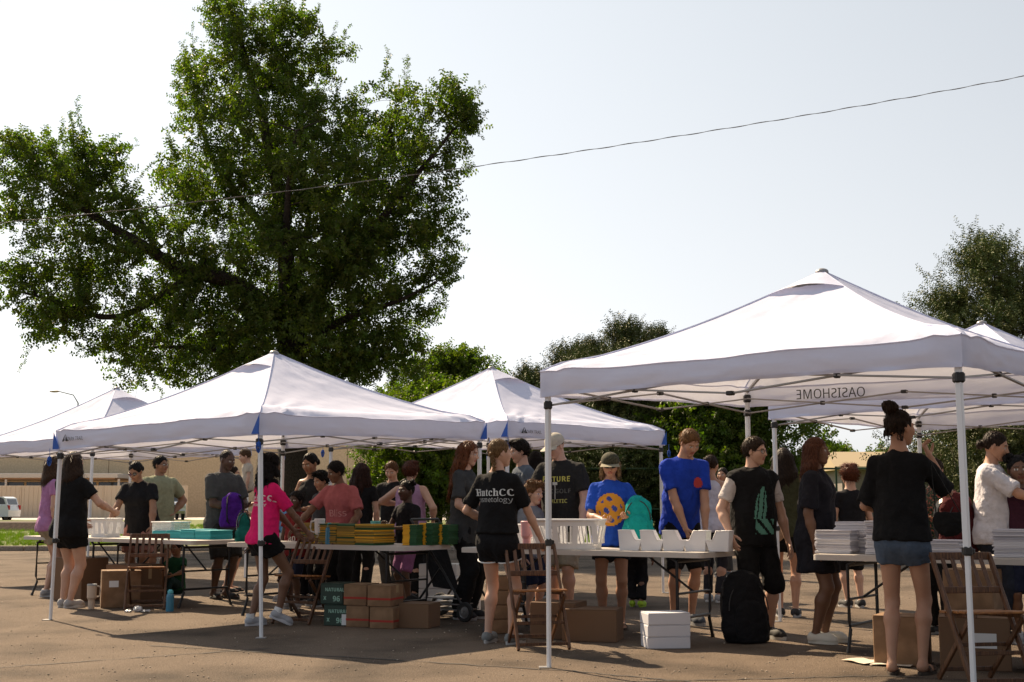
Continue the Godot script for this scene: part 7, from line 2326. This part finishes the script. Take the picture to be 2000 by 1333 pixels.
	L.append({"label": "man in glasses and a black sleeveless top printed with green hands over white sleeves", "x": 2.067, "d": 10.620, "h": 1.687, "yaw": 16, "sex": "m", "skin": Color(0.50, 0.30, 0.215), "w": 1.06, "hy": 38, "hp": 6, "hair": "crop", "hair_c": Color(0.040, 0.024, 0.014), "glasses": "clear", "under": {"m": cloth("white undershirt", Color(0.60, 0.55, 0.53)), "hem": -0.05, "loose": 0.004, "sleeve": 0.72}, "top": {"m": cloth("black vest", Color(0.012, 0.012, 0.013)), "hem": 0.1, "loose": 0.046, "sleeve": 0.06}, "low": {"kind": "shorts", "m": cloth("black long shorts", Color(0.012, 0.012, 0.013)), "len": 1.08, "loose": 0.024}, "shoes": {"kind": "hightop", "m": mat("shoe 0.02, 0.02, 0.02", Color(0.02, 0.02, 0.02), {"rough": 0.75}), "sole": mat("sole 0.5, 0.5, 0.48", Color(0.5, 0.5, 0.48), {"rough": 0.7})}, "rh": Vector3(-0.29, 0.88, 0.14), "lh": Vector3(0.3, 0.82, 0.04), "lf": Vector3(0.13, 0, 0.0), "rf": Vector3(-0.1, 0, 0.03), "prints": [picture(Vector2(0.125, 0.20), 0.02, 0.20, true, func(u, v): return Color(0.10, 0.27, 0.21) if ((absf(u + 0.25 - v * 0.30) < 0.42 * sqrt(maxf(0.0, 1.0 - v * v)) and sin((u - v * 0.3) * 17.0) > -0.75 and v > -0.35) or (v <= -0.35 and absf(u - 0.1) < 0.75 and sin((u * 0.7 + v) * 11.0) > -0.5)) else null, 34)]})
	L.append({"label": "girl with long dark hair in an olive top carrying a tan bag", "x": 2.800, "d": 12.713, "h": 1.697, "yaw": 168, "sex": "f", "skin": Color(0.42, 0.225, 0.145), "hair": "long", "hair_c": Color(0.028, 0.016, 0.010), "top": {"m": cloth("olive", Color(0.055, 0.058, 0.030)), "hem": 0.08, "sleeve": 0.5}, "low": {"kind": "shorts", "m": cloth("black shorts", Color(0.010, 0.010, 0.011)), "len": 0.5}, "shoes": {"kind": "sneaker", "m": mat("shoe 0.02, 0.02, 0.022", Color(0.02, 0.02, 0.022), {"rough": 0.75}), "sole": mat("sole 0.4, 0.4, 0.4", Color(0.4, 0.4, 0.4), {"rough": 0.7}), "sock": 0.09}})
	L.append({"label": "woman in a long black tee and white clogs with ginger-tipped hair", "x": 2.536, "d": 10.333, "h": 1.671, "yaw": 64, "sex": "f", "skin": Color(0.155, 0.078, 0.046), "w": 1.18, "hair": "long", "hair_c": Color(0.105, 0.036, 0.016), "top": {"m": cloth("long black tee", Color(0.016, 0.016, 0.022)), "hem": 0.3, "loose": 0.04, "sleeve": 0.9}, "low": {"kind": "shorts", "m": cloth("black shorts", Color(0.010, 0.010, 0.011)), "len": 0.6}, "shoes": {"kind": "clog", "m": mat("shoe 0.60, 0.57, 0.50", Color(0.60, 0.57, 0.50), {"rough": 0.75}), "sole": mat("sole 0.60, 0.57, 0.50", Color(0.60, 0.57, 0.50), {"rough": 0.7})}})
	L.append({"label": "child with short red-brown hair in black, back turned", "x": 3.804, "d": 13.900, "h": 1.534, "yaw": 188, "sex": "c", "skin": Color(0.50, 0.30, 0.215), "hair": "tousled", "hair_c": Color(0.12, 0.035, 0.015), "top": {"m": cloth("black kid tee", Color(0.015, 0.015, 0.018)), "hem": 0.1}, "low": {"kind": "shorts", "m": cloth("black shorts", Color(0.010, 0.010, 0.011)), "len": 1.0}, "shoes": {"kind": "sneaker", "m": mat("shoe 0.02, 0.02, 0.022", Color(0.02, 0.02, 0.022), {"rough": 0.75}), "sole": mat("sole 0.4, 0.4, 0.4", Color(0.4, 0.4, 0.4), {"rough": 0.7}), "sock": 0.09}, "prints": [picture(Vector2(0.02, 0.02), 0.14, 0.12, false, func(u, v): return Color(0.05, 0.5, 0.3), 4)]})
	L.append({"label": "woman with a messy bun in a black tee and denim shorts, hand at her mouth", "x": 2.627, "d": 8.371, "h": 1.745, "yaw": 150, "sex": "f", "skin": Color(0.42, 0.225, 0.145), "w": 0.94, "hy": -34, "hair": "bun", "hair_c": Color(0.026, 0.015, 0.010), "top": {"m": cloth("loose black tee", Color(0.012, 0.012, 0.013)), "hem": 0.03, "loose": 0.036, "sleeve": 0.95}, "low": {"kind": "shorts", "m": cloth("denim", Color(0.085, 0.115, 0.165)), "len": 0.36, "loose": 0.012}, "shoes": {"kind": "sandal", "m": mat("shoe 0.05, 0.03, 0.02", Color(0.05, 0.03, 0.02), {"rough": 0.75}), "sole": mat("sole 0.05, 0.035, 0.025", Color(0.05, 0.035, 0.025), {"rough": 0.7})}, "rh": Vector3(-0.16, 1.44, 0.24), "rp": Vector3(-0.5, -1, 0.1), "lh": Vector3(0.1, 1.08, 0.24), "grip1": 1, "lf": Vector3(0.09, 0, -0.05), "rf": Vector3(-0.09, 0, 0.05)})
	L.append({"label": "woman in a white tee with dark hair tied back, reaching right", "x": 4.035, "d": 10.400, "h": 1.726, "yaw": 62, "sex": "f", "skin": Color(0.42, 0.225, 0.145), "w": 1.15, "hp": 16, "hair": "low_bun", "hair_c": Color(0.028, 0.016, 0.010), "top": {"m": cloth("white tee", Color(0.66, 0.64, 0.68)), "hem": 0.1, "loose": 0.035, "sleeve": 0.85}, "low": {"kind": "pants", "m": cloth("dark denim", Color(0.025, 0.03, 0.045)), "len": 1.95}, "shoes": {"kind": "sneaker", "m": mat("shoe 0.02, 0.02, 0.022", Color(0.02, 0.02, 0.022), {"rough": 0.75}), "sole": mat("sole 0.4, 0.4, 0.4", Color(0.4, 0.4, 0.4), {"rough": 0.7}), "sock": 0.09}, "rh": Vector3(-0.16, 1.14, 0.48), "lh": Vector3(0.1, 1.12, 0.46)})
	L.append({"label": "little girl with a pink bow behind the paper stacks", "x": 4.223, "d": 10.300, "h": 1.481, "yaw": -12, "sex": "c", "skin": Color(0.155, 0.078, 0.046), "hair": "puffs", "hair_c": Color(0.010, 0.008, 0.008), "top": {"m": cloth("plum kid", Color(0.06, 0.02, 0.035)), "hem": 0.08}, "low": {"kind": "shorts", "m": cloth("navy kid", Color(0.02, 0.025, 0.05)), "len": 1.0}, "shoes": {"kind": "sneaker", "m": mat("shoe 0.30, 0.30, 0.31", Color(0.30, 0.30, 0.31), {"rough": 0.75}), "sole": mat("sole 0.55, 0.55, 0.55", Color(0.55, 0.55, 0.55), {"rough": 0.7}), "sock": 0.10}})
	L.append({"label": "person in a dark floral shirt behind the woman with the bun", "x": 3.771, "d": 11.000, "h": 1.520, "yaw": -34, "sex": "f", "skin": Color(0.42, 0.225, 0.145), "hair": "low_bun", "hair_c": Color(0.028, 0.016, 0.010), "top": {"m": mat("floral cloth", Color(1, 1, 1), {"rough": 0.9, "tri": 5.0, "alb": noise_tex(0.03, 55, false, 4.0, [[0.0, 0.45, 0.5, 0.62, 0.66, 1.0], [Color(0.05, 0.13, 0.10), Color(0.05, 0.13, 0.10), Color(0.16, 0.33, 0.22), Color(0.16, 0.33, 0.22), Color(0.62, 0.28, 0.26), Color(0.7, 0.4, 0.3)]], 256)}), "hem": 0.1, "loose": 0.02, "sleeve": 0.7}, "low": {"kind": "pants", "m": cloth("black pants", Color(0.014, 0.014, 0.015)), "len": 1.95}, "shoes": {"kind": "sneaker", "m": mat("shoe 0.02, 0.02, 0.022", Color(0.02, 0.02, 0.022), {"rough": 0.75}), "sole": mat("sole 0.4, 0.4, 0.4", Color(0.4, 0.4, 0.4), {"rough": 0.7}), "sock": 0.09}, "rh": Vector3(-0.05, 1.0, 0.32), "lh": Vector3(0.12, 1.0, 0.3)})
	L.append({"label": "child in black with neon green shoes behind the woman in the camouflage cap", "x": 1.395, "d": 14.008, "h": 1.180, "yaw": 165, "sex": "c", "skin": Color(0.155, 0.078, 0.046), "hair": "short", "hair_c": Color(0.010, 0.008, 0.008), "top": {"m": cloth("black kid tee", Color(0.015, 0.015, 0.018)), "hem": 0.1}, "low": {"kind": "pants", "m": cloth("black pants", Color(0.014, 0.014, 0.015)), "len": 1.9}, "shoes": {"kind": "sneaker", "m": mat("shoe 0.28, 0.45, 0.02", Color(0.28, 0.45, 0.02), {"rough": 0.75}), "sole": mat("sole 0.25, 0.4, 0.02", Color(0.25, 0.4, 0.02), {"rough": 0.7})}})
	return L
